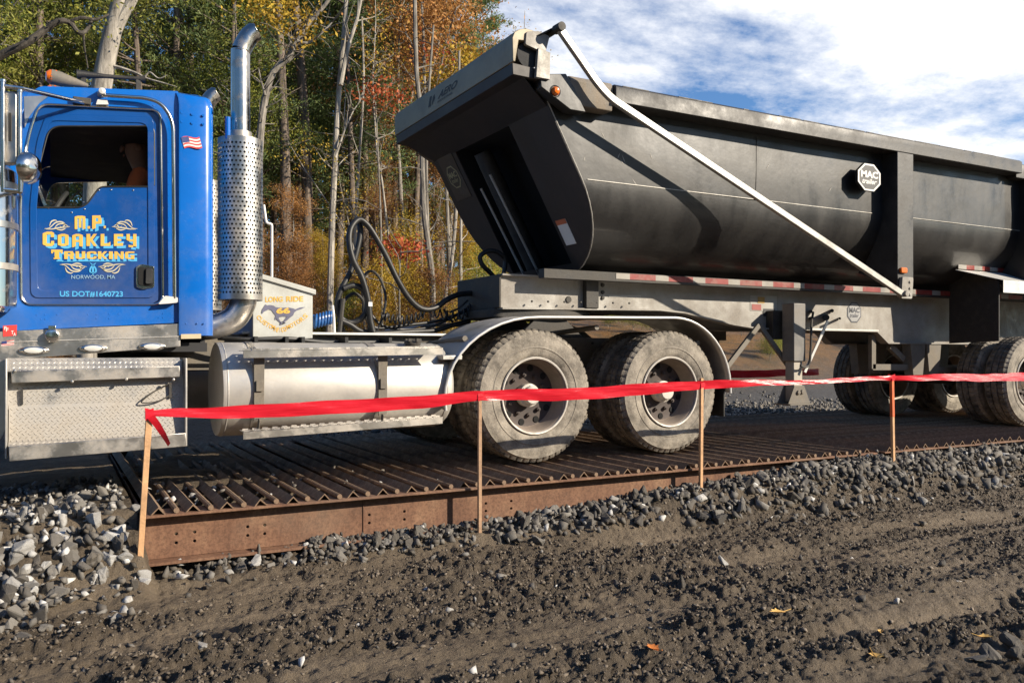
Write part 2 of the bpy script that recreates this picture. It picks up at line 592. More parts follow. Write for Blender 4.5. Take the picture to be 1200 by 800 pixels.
def fbm(x, y, o=4, g=.5):
    r = 0; a = 1
    for i in range(o):
        r = r + a * perlin(x + 17.3 * i, y - 9.1 * i); x = x * 2.03; y = y * 2.03; a *= g
    return r


def sst(x, a, b):
    t = np.clip((x - a) / (b - a), 0, 1)
    return t * t * (3 - 2 * t)


def height(X, Y, fine=True):
    X = np.asarray(X, float); Y = np.asarray(Y, float)
    z = .31 - .07 * np.clip(4.9 - Y, 0, 6)
    z = np.where(Y > 4.9, .31, z) - .115 * (1 - sst(Y, 5.24, 5.34)) * sst(Y, 2.5, 4.4)
    # stone ramp at the left end of the deck
    ramp_ = sst(Y, 4.62, 5.25) * sst(X, -2.6, .2) * (1 - sst(X, .42, .5)) * (1 - sst(Y, 8.8, 9.4))
    z = z + .26 * ramp_
    # gravel bank along the deck, rising to the right
    bank = sst(Y, 4.66, 5.02) * sst(X, 1.7, 7.0) * (1 - sst(Y, 5.24, 5.34))
    z = z + .27 * bank
    z = z + .03 * sst(Y, 4.5, 4.9) * sst(X, .5, 1.4) * (1 - sst(Y, 5.24, 5.34))
    # mud trodden into the open end of the deck
    z = z + (.30 + .06 * fbm(X * 2.1, Y * 2.1, 3)) * sst(Y, 5.55, 6.0) * (1 - sst(Y, 8.3, 8.6)) * sst(X, .46, .6) * (1 - sst(X, 1.2 + .5 * fbm(X * .8, Y * .8 + 5, 2), 2.5))
    # ground beyond the deck, then a rise to the wood
    z = z + .22 * sst(Y, 8.7, 9.2)
    z = z + .75 * sst(Y, 15, 24) + 1.1 * sst(Y, 22, 40)
    z = z + sst(X, 6, 12) * (.9 * sst(Y, 14.5, 22) + 2.2 * sst(Y, 20, 44) + 4 * sst(Y, 44, 110))
    z = z + .10 * fbm(X * .35, Y * .35, 3) * sst(Y, 9.5, 13)
    far = sst(Y, 17, 19) * (1 - sst(Y, 20, 23))
    z = z + .35 * far * (.5 + fbm(X * .4 + 3, Y * .4, 3))
    if fine:
        near = (1 - sst(Y, 5.0, 5.6)) * sst(Y, .5, 2.2)
        w = X + .35 * fbm(X * .5, Y * .8, 2)
        # wheel ruts running along the deck
        rut = fbm(w * .28 + 5, (Y + .06 * X) * 2.6, 3, .5)
        z = z + .075 * rut * near
        # lug prints of heavy tyres
        for yc, ph in ((3.98, 0), (3.62, 1.0), (3.05, 2.2), (2.75, .4)):
            band = np.exp(-((Y + .05 * X + .05 * fbm(X * .7, Y * 0 + yc, 2) - yc - .15) / .085) ** 4) * sst(fbm(X * .45 + ph * 7, Y * .3 + ph, 2), -.15, .12)
            z = z + band * near * (-.018 + .020 * np.sin(X * 62 + 5 * (Y - yc) * np.sign(Y - yc) * 6 + ph) * np.sin(X * 2.2 + ph) ** 2)
        cl = fbm(X * 5, Y * 9, 4, .62)
        msk = .22 + .78 * sst(fbm(w * .55 + 2.2, (Y + .06 * X) * 1.9 + 4, 3), -.34, .10) * (1 - .4 * sst(X, 3.2, 6.0))
        z = z + (.006 + .026 * msk) * np.maximum(cl, -.20) * near
        z = z + (.004 + .016 * msk) * np.abs(fbm(X * 16, Y * 20, 3, .62)) * near
        z = z + (.004 + .012 * msk) * fbm(X * 34, Y * 38, 2, .6) * near
        wx = X + .02 * fbm(X * 20, Y * 20, 2); wy = Y + .02 * fbm(X * 20 + 9, Y * 20, 2)
        z = z + (.15 + .85 * msk) * near * (.040 * worley(wx * 13, wy * 15) + .026 * worley(wx * 27, wy * 30, 7) + .016 * worley(wx * 50, wy * 54, 19))
        z = z + .012 * fbm(X * 6, Y * 6, 4, .6) * (1 - near)
    return z


def worley(x, y, k=0):
    """Crumbs: one lump per cell, of random size, with creases between them."""
    xi = np.floor(x).astype(int); yi = np.floor(y).astype(int)
    best = np.zeros_like(x, float)
    for dx in (-1, 0, 1):
        for dy in (-1, 0, 1):
            h = _perm[(_perm[(xi + dx + k) % 512] + yi + dy) % 512]
            px = xi + dx + .5 + .45 * _grad[h, 0]; py = yi + dy + .5 + .45 * _grad[h, 1]
            r = .25 + .5 * ((h * 37) % 101) / 101.0
            d = np.hypot(x - px, (y - py) * (1 + .5 * _grad[h, 1])) / r
            best = np.maximum(best, np.where(d < 1, np.sqrt(np.maximum(0, 1 - d * d)) * r, 0))
    return best


def clod_mask(X, Y):
    w = X + .35 * fbm(X * .5, Y * .8, 2)
    return .10 + .90 * sst(fbm(w * .55 + 2.2, (Y + .06 * X) * 1.9 + 4, 3), -.34, .10)


def hz(x, y):
    return float(height(np.array([x]), np.array([y]), True)[0])


def axis_steps(segs):
    o = []
    for a, b, st in segs:
        o += list(np.arange(a, b, st))
    return np.array(sorted(set(np.round(o, 4))))


gx = axis_steps([(-400, -60, 40), (-60, -12, 4), (-12, -2, .5), (-2, -1.3, .03), (-1.3, 6.2, .0125), (6.2, 9.6, .02), (9.6, 16, .2), (16, 60, 2.5), (60, 440, 40)])
gy = axis_steps([(-300, -20, 40), (-20, -2, 3), (-2, 2, .3), (2, 2.3, .02), (2.3, 4.75, .012), (4.75, 5.3, .016), (5.3, 12, .09), (12, 40, .8), (40, 90, 5), (90, 520, 40)])
GX, GY = np.meshgrid(gx, gy)
GZ = height(GX, GY)
nx, ny = len(gx), len(gy)
gm = bpy.data.meshes.new('ground')
idx = np.arange(nx * ny).reshape(ny, nx)
quads = np.stack([idx[:-1, :-1], idx[:-1, 1:], idx[1:, 1:], idx[1:, :-1]], -1).reshape(-1, 4)
gm.vertices.add(nx * ny)
gm.vertices.foreach_set('co', np.stack([GX, GY, GZ], -1).ravel())
gm.loops.add(quads.size); gm.loops.foreach_set('vertex_index', quads.ravel())
gm.polygons.add(len(quads)); gm.polygons.foreach_set('loop_start', np.arange(0, quads.size, 4))
gm.polygons.foreach_set('use_smooth', np.ones(len(quads), bool))
gm.update(calc_edges=True)
# where the mud is churned and where it lies smooth: a property of the soil
at = gm.attributes.new('churned', 'FLOAT', 'POINT'); at.data.foreach_set('value', clod_mask(GX, GY).ravel())
ground = bpy.data.objects.new('ground', gm); COL.objects.link(ground)
tag(ground, 'churned dark brown mud with wheel ruts', 'ground', kind='structure')


def ground_material():
    m, nt, b = newmat('mud')
    g = nd(nt, 'ShaderNodeTexCoord').outputs['Object']
    at = nd(nt, 'ShaderNodeAttribute', attribute_name='churned').outputs['Fac']
    n1 = noise(nt, g, 3.2, 8, .62, (.3, 1.5, 1))
    n2 = noise(nt, g, 26, 6, .65)
    n3 = noise(nt, g, 90, 4, .6)
    smooth_c = ramp(nt, n1, [(.3, (.105, .080, .054)), (.6, (.19, .148, .102)), (.75, (.26, .205, .15))])
    rough_c = ramp(nt, n2, [(.3, (.034, .026, .018)), (.52, (.082, .063, .044)), (.72, (.175, .140, .103))])
    f = mth(nt, 'ADD', mth(nt, 'MULTIPLY', at, .8), mth(nt, 'MULTIPLY', mth(nt, 'SUBTRACT', n2, .5), 1.3), True)
    c = mixc(nt, f, smooth_c, rough_c)
    # small pale grit
    v = nd(nt, 'ShaderNodeTexVoronoi'); v.inputs['Scale'].default_value = 62; nt.links.new(g, v.inputs['Vector'])
    grit = ramp(nt, v.outputs['Distance'], [(.06, 1.0), (.16, 0.0)])
    sel = ramp(nt, noise(nt, g, 41, 2), [(.55, 0.0), (.62, 1.0)])
    c = mixc(nt, mth(nt, 'MULTIPLY', grit, sel), c, (.20, .18, .155))
    # far ground: leaf litter and weeds beyond the works
    sx = nd(nt, 'ShaderNodeSeparateXYZ'); nt.links.new(g, sx.inputs[0])
    ff = nd(nt, 'ShaderNodeMapRange', interpolation_type='SMOOTHSTEP'); nt.links.new(sx.outputs['Y'], ff.inputs[0])
    ff.inputs[1].default_value = 14.5; ff.inputs[2].default_value = 20
    gf = nd(nt, 'ShaderNodeMapRange', interpolation_type='SMOOTHSTEP'); nt.links.new(sx.outputs['Y'], gf.inputs[0])
    gf.inputs[1].default_value = 8.6; gf.inputs[2].default_value = 9.4
    grav = ramp(nt, noise(nt, g, 11, 7, .7), [(.35, (.045, .04, .034)), (.65, (.125, .112, .095))])
    c = mixc(nt, gf.outputs[0], c, grav)
    lit = ramp(nt, noise(nt, g, 2.2, 9, .75), [(.3, (.05, .045, .018)), (.45, (.12, .07, .028)), (.58, (.20, .10, .03)), (.72, (.10, .10, .03))])
    c = mixc(nt, ff.outputs[0], c, lit)
    nt.links.new(c, b.inputs['Base Color'])
    nt.links.new(ramp(nt, n2, [(.3, .45), (.7, .85)]), b.inputs['Roughness'])
    b.inputs['Specular IOR Level'].default_value = .3
    bp = nd(nt, 'ShaderNodeBump'); bp.inputs['Strength'].default_value = 1.0; bp.inputs['Distance'].default_value = .035
    n4 = noise(nt, g, 48, 8, .75)
    nt.links.new(mth(nt, 'ADD', mth(nt, 'MULTIPLY', n4, .9), mth(nt, 'MULTIPLY', n2, .5)), bp.inputs['Height'])
    nt.links.new(bp.outputs[0], b.inputs['Normal'])
    return m


MUD = ground_material()
gm.materials.append(MUD)

# ================================================================== STEEL DECK (rumble grate)
def rust_material(name, a, b_, c_, worn=.3):
    m, nt, b = newmat(name)
    g = objvec(nt)
    n1 = noise(nt, g, 5, 9, .7, (1, 1, .35)); n2 = noise(nt, g, 60, 6, .7); n3 = noise(nt, g, 1.6, 5, .6)
    c = ramp(nt, n1, [(.3, a), (.52, b_), (.72, c_)])
    c = mixc(nt, mth(nt, 'MULTIPLY', ramp(nt, n2, [(.42, 0.0), (.62, 1.0)]), .5), c, tuple(x * .45 for x in a))
    c = mixc(nt, mth(nt, 'MULTIPLY', ramp(nt, n3, [(.5, 0.0), (.75, 1.0)]), worn), c, (.20, .165, .125))
    nt.links.new(c, b.inputs['Base Color'])
    b.inputs['Roughness'].default_value = .8
    b.inputs['Metallic'].default_value = .15
    bp = nd(nt, 'ShaderNodeBump'); bp.inputs['Strength'].default_value = .45; bp.inputs['Distance'].default_value = .004
    nt.links.new(n2, bp.inputs['Height']); nt.links.new(bp.outputs[0], b.inputs['Normal'])
    return m


RUST = rust_material('rusty_steel', (.105, .048, .028), (.195, .10, .058), (.29, .17, .10))
RUST_BAR = rust_material('muddy_rusty_bar', (.12, .075, .046), (.25, .165, .105), (.40, .31, .215), .6)

DECK_Y0, DECK_Y1, DECK_Z = 5.06, 8.68, .585


def deck(name, label, x0, x1, period, holes_at, joints=()):
    t = thing(name, label, 'steel grate', (x0, DECK_Y0, .3))
    fl, w = .20, .012
    for sgn, yc in ((0, DECK_Y0 + fl / 2), (1, DECK_Y1 - fl / 2), (2, (DECK_Y0 + DECK_Y1) / 2)):
        mb = MB()
        mb.box(x0, x1, yc - fl / 2, yc + fl / 2, DECK_Z - .016, DECK_Z)
        mb.box(x0, x1, yc - fl / 2, yc + fl / 2, .30, .318)
        hs = []
        if sgn == 0:
            for hx in holes_at:
                for hzz in (.40, .452):
                    hs.append([(hx + .009 * math.cos(k * math.pi / 4), hzz + .009 * math.sin(k * math.pi / 4)) for k in range(8)])
        mb.plate([(x0, .318), (x1, .318), (x1, DECK_Z - .016), (x0, DECK_Z - .016)], XZ, yc - w / 2, yc + w / 2, hs)
        if sgn == 0:
            for jx in joints:
                mb.box(jx - .004, jx + .004, yc - w / 2 - .006, yc - w / 2, .32, DECK_Z - .02)
        mb.build('edge_beam' if sgn < 2 else 'middle_beam', RUST, t, bevel=.003)
    for xe in (x0 + .008, x1 - .008):
        MB().box(xe - .006, xe + .006, DECK_Y0 + fl + .002, DECK_Y1 - fl - .002, .33, DECK_Z - .02).build('end_plate', RUST, t)
    # inverted angle irons with a round bar between each pair
    h, hw, th = .042, .040, .006
    ml = MB()
    prof = [(-hw, 0), (-hw + th * 1.4, 0), (0, h - th * 1.4), (hw - th * 1.4, 0), (hw, 0), (0, h)]
    ml.plate(prof, XZ, DECK_Y0 + .006, DECK_Y1 - .006)
    x = x0 + .07
    a = None; rb = None; k = 0
    while x < x1 - .06:
        dy = random.uniform(-.012, .03)
        if a is None:
            a = ml.build('angle_bar', RUST_BAR, t, off=(0, DECK_Y0, 0)); a.location = (0, 0, 0)
            cur = a
        else:
            cur = a.copy(); COL.objects.link(cur); cur.parent = t
        cur.location = (x - x0, dy, DECK_Z - .3 + .001)
        cur.rotation_euler = (0, random.gauss(0, .05), random.gauss(0, .004))
        if period > .18 and x + period * .6 < x1:
            if rb is None:
                rb = MB().tube([(0, .0, .0), (0, DECK_Y1 - DECK_Y0 - .02, .0)], .016, 8).build('round_bar', RUST_BAR, t, off=(0, 0, 0))
                cr = rb
            else:
                cr = rb.copy(); COL.objects.link(cr); cr.parent = t
            cr.location = (x + period / 2 - x0, random.uniform(.005, .035), DECK_Z + .017 - .3)
            cr.rotation_euler = (0, 0, random.gauss(0, .004))
        x += period * (1 + random.uniform(-.04, .04)); k += 1
    return t


deck('steel_grate', 'rusty steel grate nearest the camera, drilled edge beam, angle irons alternating with round bars',
     .446, 6.56, .192, [.62, .72, 1.02, 1.12, 1.78, 2.02, 2.62, 2.82], (1.74,))
deck('steel_grate', 'further rusty steel grate under the trailer wheels, closely set angle irons, edge buried in gravel',
     6.66, 12.9, .136, [])

# ================================================================== STAKES AND TAPE
WOOD = M('raw_wood', (.52, .30, .15), .7, var=.3, vs=14, dust=.1, bump=.3, bs=60)
WOOD_OLD = M('weathered_wood', (.36, .22, .13), .75, var=.35, vs=14, dust=.25, bump=.3, bs=60)
ORANGE_WOOD = M('orange_sprayed_wood', (.62, .12, .03), .65, var=.3, vs=20)


def tape_mat():
    m, nt, b = newmat('red_plastic_tape')
    g = objvec(nt)
    n = noise(nt, g, 7, 4, .6, (.4, 3, 3))
    nt.links.new(ramp(nt, n, [(.3, (.58, .010, .022)), (.7, (.74, .020, .042))]), b.inputs['Base Color'])
    b.inputs['Roughness'].default_value = .3
    b.inputs['Transmission Weight'].default_value = 0.0
    b.inputs['Subsurface Weight'].default_value = 0.0
    tl = nd(nt, 'ShaderNodeBsdfTranslucent'); tl.inputs[0].default_value = (.7, .03, .04, 1)
    mx = nd(nt, 'ShaderNodeMixShader'); mx.inputs[0].default_value = .22
    out = nt.nodes['Material Output']
    nt.links.new(b.outputs[0], mx.inputs[1]); nt.links.new(tl.outputs[0], mx.inputs[2]); nt.links.new(mx.outputs[0], out.inputs[0])
    bp = nd(nt, 'ShaderNodeBump'); bp.inputs['Strength'].default_value = .45; bp.inputs['Distance'].default_value = .01
    nt.links.new(noise(nt, g, 8, 5, .6, (.45, 6, 6)), bp.inputs['Height']); nt.links.new(bp.outputs[0], b.inputs['Normal'])
    return m


TAPE = tape_mat()
STY = 5.0
stk = [((.405, .17), (.463, 1.157), 'wooden stake with red tape tail, leaning at the open end of the steel grate', WOOD, .030),
       ((2.495, .22), (2.495, 1.238), 'thin weathered stake standing before the front drive wheel', WOOD_OLD, .024),
       ((4.415, .25), (4.424, 1.294), 'raw wooden stake standing before the rear drive wheel', WOOD, .026),
       ((6.70, .30), (6.673, 1.283), 'wooden stake with orange sprayed top beside the gap between the grates', WOOD, .028),
       ((9.57, .28), (9.57, 1.262), 'wooden stake in front of the trailer wheels, last of the near stakes', WOOD, .026),
       ]
tops = []
for (bx, bz), (tx, tz), lab, mt, w in stk:
    t = thing('wooden_stake', lab, 'stake', (bx, STY, bz), 'wooden stakes holding the red tape')
    mb = MB()
    p, q = Vector((bx, STY, bz)), Vector((tx, STY, tz))
    mb.bar(p, q, w, w * .9, up=(0, 1, 0))
    mb.build('shaft', mt, t, bevel=.002)
    if w == .028 or w == .030:
        q2 = p + (q - p) * 1.004; p2 = p + (q - p) * (.62 if w == .028 else .82)
        MB().bar(p2, q2, w + .003, w * .9 + .003, up=(0, 1, 0)).build('painted_top', ORANGE_WOOD if w == .028 else mt, t, bevel=.002)
    tops.append(q)


def ribbon(name, label, ctrl, width, mat, group=None):
    """ctrl: (x, y, z, twist, width factor): a plastic ribbon hung between stakes."""
    pts = []
    for i in range(len(ctrl) - 1):
        a, b = ctrl[i], ctrl[i + 1]
        n = max(4, int(abs(b[0] - a[0]) / .035))
        for j in range(n):
            t = j / n
            e = t * t * (3 - 2 * t)
            xx = a[0] + (b[0] - a[0]) * t
            sag = sum(-.012 * math.sin(math.pi * (xx - u) / (v - u)) for u, v in ((.46, 2.49), (2.49, 4.42), (4.42, 6.67)) if u < xx < v) + .004 * math.sin(xx * 5.3) + .002 * math.sin(xx * 14)
            pts.append([a[k] + (b[k] - a[k]) * t + (sag if k == 2 else 0) for k in range(3)] + [a[3] + (b[3] - a[3]) * e, a[4] + (b[4] - a[4]) * e])
    pts.append(list(ctrl[-1]))
    W = 5
    vs, fs = [], []
    for i, (x, y, z, tw, wf) in enumerate(pts):
        for k in range(W):
            u = (k / (W - 1) - .5) * width * wf
            rip = .004 * math.sin(x * 7 + k * .9) + .002 * math.sin(x * 19 + k * 2.1) + .001 * math.sin(x * 41 + k * 1.3)
            vs.append((x, y + math.sin(tw) * u + rip * math.cos(tw), z + math.cos(tw) * u + rip * math.sin(tw)))
    for i in range(len(pts) - 1):
        for k in range(W - 1):
            fs.append((i * W + k, i * W + k + 1, (i + 1) * W + k + 1, (i + 1) * W + k))
    mb = MB().add(vs, fs, 0, True)
    o = mb.build(name, mat, None, recalc=False, off=tuple(pts[0][:3]))
    o.location = pts[0][:3]
    tag(o, label, 'tape', group)
    return o


yt = STY - .018
tape = ribbon('barrier_tape', 'red plastic barrier tape strung along the near stakes', [
    (.45, yt, 1.158, -.1, .35), (.62, yt, 1.163, -.1, .55), (1.0, yt, 1.165, -.15, .85), (1.5, yt, 1.17, -.2, .95), (2.1, yt, 1.19, -.15, .9), (2.44, yt, 1.205, -.3, .8), (2.495, yt, 1.206, -.25, .72),
    (2.56, yt, 1.207, -.1, .75), (3.1, yt, 1.212, -.2, .95), (3.8, yt, 1.226, -.15, .95), (4.3, yt, 1.243, -.25, .8), (4.42, yt, 1.247, -.3, .75), (4.55, yt, 1.249, -.2, .75),
    (4.95, yt, 1.252, .05, .55), (5.25, yt, 1.255, .34, .42), (5.6, yt, 1.260, .36, .40), (6.1, yt, 1.262, .33, .42), (6.55, yt, 1.266, .35, .45), (6.67, yt, 1.266, -.3, .5),
    (6.8, yt, 1.262, -.3, .5), (7.1, yt, 1.258, .1, .6), (7.5, yt, 1.255, .33, .75), (8.3, yt, 1.245, .36, .85), (8.9, yt, 1.235, .1, 1.0), (9.6, yt, 1.225, -.2, 1.0)], .092, TAPE)
# knots and the loose tail belong to the tape
mb = MB()
for q in tops:
    zt = {0: 1.158, 1: 1.206, 2: 1.247, 3: 1.266, 4: 1.225}[tops.index(q)]
    hw = .021
    lp = [(q.x - hw, STY - hw, 0), (q.x + hw, STY - hw, 0), (q.x + hw, STY + hw, 0), (q.x - hw, STY + hw, 0)]
    vs = []
    for dz in (-.028, .026):
        vs += [(x, y, zt + dz + .006 * ((i % 2) * 2 - 1)) for i, (x, y, _) in enumerate(lp)]
    mb.add(vs, [(i, (i + 1) % 4, 4 + (i + 1) % 4, 4 + i) for i in range(4)], 0, False)
mb.build('knot', TAPE, tape, recalc=False)
mb = MB()
tl = [(.468, 1.145, .0), (.50, 1.10, .5), (.535, 1.04, .9), (.562, .985, 1.3)]
vs = []
for x, z, tw in tl:
    vs += [(x - .017 * math.cos(tw), yt - .01 + .012 * math.sin(tw), z - .01), (x + .017 * math.cos(tw), yt - .012 - .012 * math.sin(tw), z + .01)]
mb.add(vs, [(2 * i, 2 * i + 1, 2 * i + 3, 2 * i + 2) for i in range(3)], 0, True)
mb.build('tape_tail', TAPE, tape, recalc=False)

# the far side's tape
FY = 9.1
for k, (fx, lab) in enumerate(((5.1, 'far wooden stake seen between the drive wheels and the landing leg'), (7.02, 'far dark stake left of the landing leg, tape tied at its top'),
                               (7.72, 'far dark stake right of the landing leg, tape tied at its top'), (10.4, 'far wooden stake hidden behind the trailer wheels'))):
    if k in (0, 3):
        continue
    g0 = hz(fx, FY) - .1
    t = thing('wooden_stake', lab, 'stake', (fx, FY, g0), 'wooden stakes on the far side of the grate')
    MB().bar((fx, FY, g0), (fx + .01, FY, 1.21), .028, .026, up=(0, 1, 0)).build('shaft', WOOD_OLD, t, bevel=.002)
ribbon('barrier_tape', 'red barrier tape on the far side, seen beneath the trailer frame', [
    (4.9, FY - .02, 1.12, .1, .9), (6.1, FY - .02, 1.15, 0, 1.1), (7.02, FY - .02, 1.17, .1, 1.0), (7.72, FY - .02, 1.19, .1, 1.0), (8.6, FY - .02, 1.17, 0, 1.1), (10.4, FY - .02, 1.19, 0, 1)], .10, TAPE)

# ================================================================== STONES
def stone_mat(name, a, b_, c_):
    m, nt, b = newmat(name)
    g = objvec(nt)
    oi = nd(nt, 'ShaderNodeObjectInfo')
    ri = nd(nt, 'ShaderNodeNewGeometry').outputs['Random Per Island']
    rnd = mth(nt, 'FRACT', mth(nt, 'ADD', oi.outputs['Random'], ri))
    c = ramp(nt, rnd, [(.0, a), (.5, b_), (1.0, c_)])
    n = noise(nt, g, 22, 7, .7)
    c = mixc(nt, mth(nt, 'MULTIPLY', ramp(nt, n, [(.42, 0.0), (.62, 1.0)]), .65), c, (.115, .095, .072))
    nt.links.new(c, b.inputs['Base Color'])
    b.inputs['Roughness'].default_value = .8
    bp = nd(nt, 'ShaderNodeBump'); bp.inputs['Strength'].default_value = .5; bp.inputs['Distance'].default_value = .006
    nt.links.new(noise(nt, g, 70, 5, .7), bp.inputs['Height']); nt.links.new(bp.outputs[0], b.inputs['Normal'])
    return m


PALE = stone_mat('pale_granite', (.085, .075, .062), (.21, .205, .195), (.58, .575, .56))
DARK = stone_mat('dark_trap_rock', (.040, .036, .031), (.075, .070, .064), (.17, .16, .145))
CLOD = stone_mat('mud_clod', (.034, .026, .018), (.088, .068, .048), (.19, .152, .114))


def hull_rock(rng, npt=16, flat=.75):
    bm = bmesh.new()
    p = rng.normal(size=(npt, 3)); p /= np.linalg.norm(p, axis=1)[:, None]
    p *= rng.uniform(.75, 1.05, size=(npt, 1))
    p[:, 2] *= flat; p[:, 0] *= 1.15
    for q in p:
        bm.verts.new(q)
    r = bmesh.ops.convex_hull(bm, input=bm.verts)
    bmesh.ops.delete(bm, geom=[v for v in bm.verts if not v.link_faces], context='VERTS')
    bmesh.ops.dissolve_limit(bm, angle_limit=R(14), verts=bm.verts, edges=bm.edges)
    bmesh.ops.triangulate(bm, faces=bm.faces)
    vs = np.array([v.co[:] for v in bm.verts]); bm.verts.index_update()
    fs = np.array([[v.index for v in f.verts] for f in bm.faces])
    bm.free()
    return vs, fs


ROCKS = [hull_rock(NP, int(NP.integers(8, 13)), NP.uniform(.55, .9)) for _ in range(20)]


def rough_rock(mat):
    """A broken stone: crushed hull, subdivided, its faces chipped and pitted."""
    v, f = hull_rock(NP, int(NP.integers(9, 15)), NP.uniform(.6, .95))
    bm = bmesh.new()
    vv = [bm.verts.new(p) for p in v]
    for q in f:
        bm.faces.new([vv[i] for i in q])
    bmesh.ops.bevel(bm, geom=bm.edges[:], offset=.07, segments=1, affect='EDGES', clamp_overlap=True)
    bmesh.ops.triangulate(bm, faces=bm.faces)
    bmesh.ops.subdivide_edges(bm, edges=bm.edges[:], cuts=2, use_grid_fill=True)
    bmesh.ops.triangulate(bm, faces=bm.faces)
    o = NP.uniform(0, 50, 3)
    for w in bm.verts:
        c = w.co
        n = float(fbm(np.array([c.x * 2.2 + o[0] + c.z]), np.array([c.y * 2.2 + o[1] - c.z * 1.3]), 4, .6)[0])
        w.co = c * (1 + .13 * n)
    me = bpy.data.meshes.new('stone')
    bmesh.ops.recalc_face_normals(bm, faces=bm.faces)
    bm.to_mesh(me); bm.free()
    me.materials.append(mat)
    return me


ROCKM = [rough_rock(m) for _ in range(14) for m in (PALE, DARK)]


def eul(rng):
    return rng.uniform(0, 6.283, 3)


def stone_cloud(name, label, cat, pts, sizes, mat, flat=1.0):
    """Uncountable small stones as one mesh."""
    V, F, b = [], [], 0
    for (x, y, z), s in zip(pts, sizes):
        v, f = ROCKS[NP.integers(0, len(ROCKS))]
        a, b2, c = eul(NP)
        m = np.array(Matrix.Rotation(a, 3, 'Z') @ Matrix.Rotation(b2, 3, 'X') @ Matrix.Rotation(c, 3, 'Y'))
        w = ((v * NP.uniform(.65, 1.3, 3)) @ m.T) * np.array([s, s, s * flat]) + np.array([x, y, z])
        V.append(w); F.append(f + b); b += len(v)
    V = np.concatenate(V); F = np.concatenate(F)
    me = bpy.data.meshes.new(name)
    me.vertices.add(len(V)); me.vertices.foreach_set('co', V.ravel())
    me.loops.add(F.size); me.loops.foreach_set('vertex_index', F.ravel())
    me.polygons.add(len(F)); me.polygons.foreach_set('loop_start', np.arange(0, F.size, 3))
    me.update(calc_edges=True)
    me.materials.append(mat)
    o = bpy.data.objects.new(name, me); COL.objects.link(o)
    tag(o, label, cat, kind='stuff')
    return o


def cam_dist(x, y):
    return x * S_ + y * C_


def gen_stones():
    out = []      # x, y, z, size, pale?
    r = NP
    # pale crushed stone: the ramp at the left end
    n = 0
    while n < 2100:
        x = r.uniform(-1.9, .44); y = r.uniform(4.55, 6.7)
        edge = 4.74 - .10 * x + .16 * math.sin(x * 3.1) - .12 * (x < -.2)
        if y < edge or (x > .40 and y > 5.02):
            continue
        if y > 5.6 and r.random() < .5:
            continue
        s = abs(r.normal(.021, .015)) + .011
        s = min(s, .068)
        if y > 5.9:
            s *= .8
        if x > .22 and y > 4.95 and x + s > .40:
            continue
        out.append((x, y, s, r.random() < .62)); n += 1
    # dark bank along the deck
    n = 0
    while n < 4600:
        x = r.uniform(.55, 9.8)
        wd = .05 + .11 * float(sst(np.array(x), 1.4, 5.5))
        y = 5.15 - abs(r.normal(0, wd + .05))
        if y < 4.3 or y > 5.14:
            continue
        s = abs(r.normal(.020, .017)) * (.75 + .35 * float(sst(np.array(x), 1.5, 4))) + .010
        s = min(s, .068)
        if x < 1.35 and r.random() < .7:
            continue
        if y + s > 5.15:
            y = 5.15 - s
        if any(abs(x - q.x) < s + .02 and abs(y - STY) < s + .02 for q in tops):
            continue
        out.append((x, y, s, r.random() < .10)); n += 1
    for _ in range(120):
        x = r.uniform(-.9, .40); y = r.uniform(4.45, 4.85)
        out.append((x, y, abs(r.normal(.018, .012)) + .008, r.random() < .4))
    # strays over the mud
    for _ in range(330):
        x = r.uniform(-1.3, 9.0); y = r.uniform(2.6, 4.7)
        s = abs(r.normal(0, .012)) + .006
        out.append((x, y, min(s, .045), r.random() < .12))
    for px, py, s, pale in ((848, 662, .05, 1), (770, 682, .05, 0), (800, 688, .055, 0), (868, 688, .035, 0), (1122, 678, .04, 1), (1160, 768, .06, 0), (1185, 760, .06, 0), (1188, 775, .05, 0),
                            (1145, 775, .04, 0), (235, 765, .035, 1), (212, 686, .04, 1), (220, 700, .035, 0), (500, 690, .022, 1), (300, 662, .05, 1), (340, 657, .055, 1), (160, 675, .05, 1),
                            (262, 665, .05, 0), (525, 720, .03, 1), (1010, 700, .03, 0), (940, 655, .03, 0), (600, 760, .03, 0), (420, 735, .028, 1)):
        a = (px - 600) / FPX; t = 4.0
        for _ in range(6):
            X, Y = t * (S_ + a * C_), t * (C_ - a * S_)
            t = (CAMZ - hz(X, Y)) * FPX / (py - 412)
        out.append((X, Y, s, pale))
    # far gravel beyond the deck
    return out


st = gen_stones()
zz = height(np.array([s[0] for s in st]), np.array([s[1] for s in st]))
rows = []
for (x, y, s, pale), z in zip(st, zz):
    lift = NP.uniform(-.25, .6) * s
    if y > 4.72 and s < .03:
        lift += NP.uniform(0, .05)          # heaped on one another
    rows.append((s / cam_dist(x, y), x, y, z + lift, s, pale))


def in_view(x, y, z):
    d = x * S_ + y * C_
    if d < .5:
        return False
    u = (x * C_ - y * S_) / d * FPX + 600; v = 412 - (z - CAMZ) / d * FPX
    return -5 < u < 1205 and 0 < v < 805


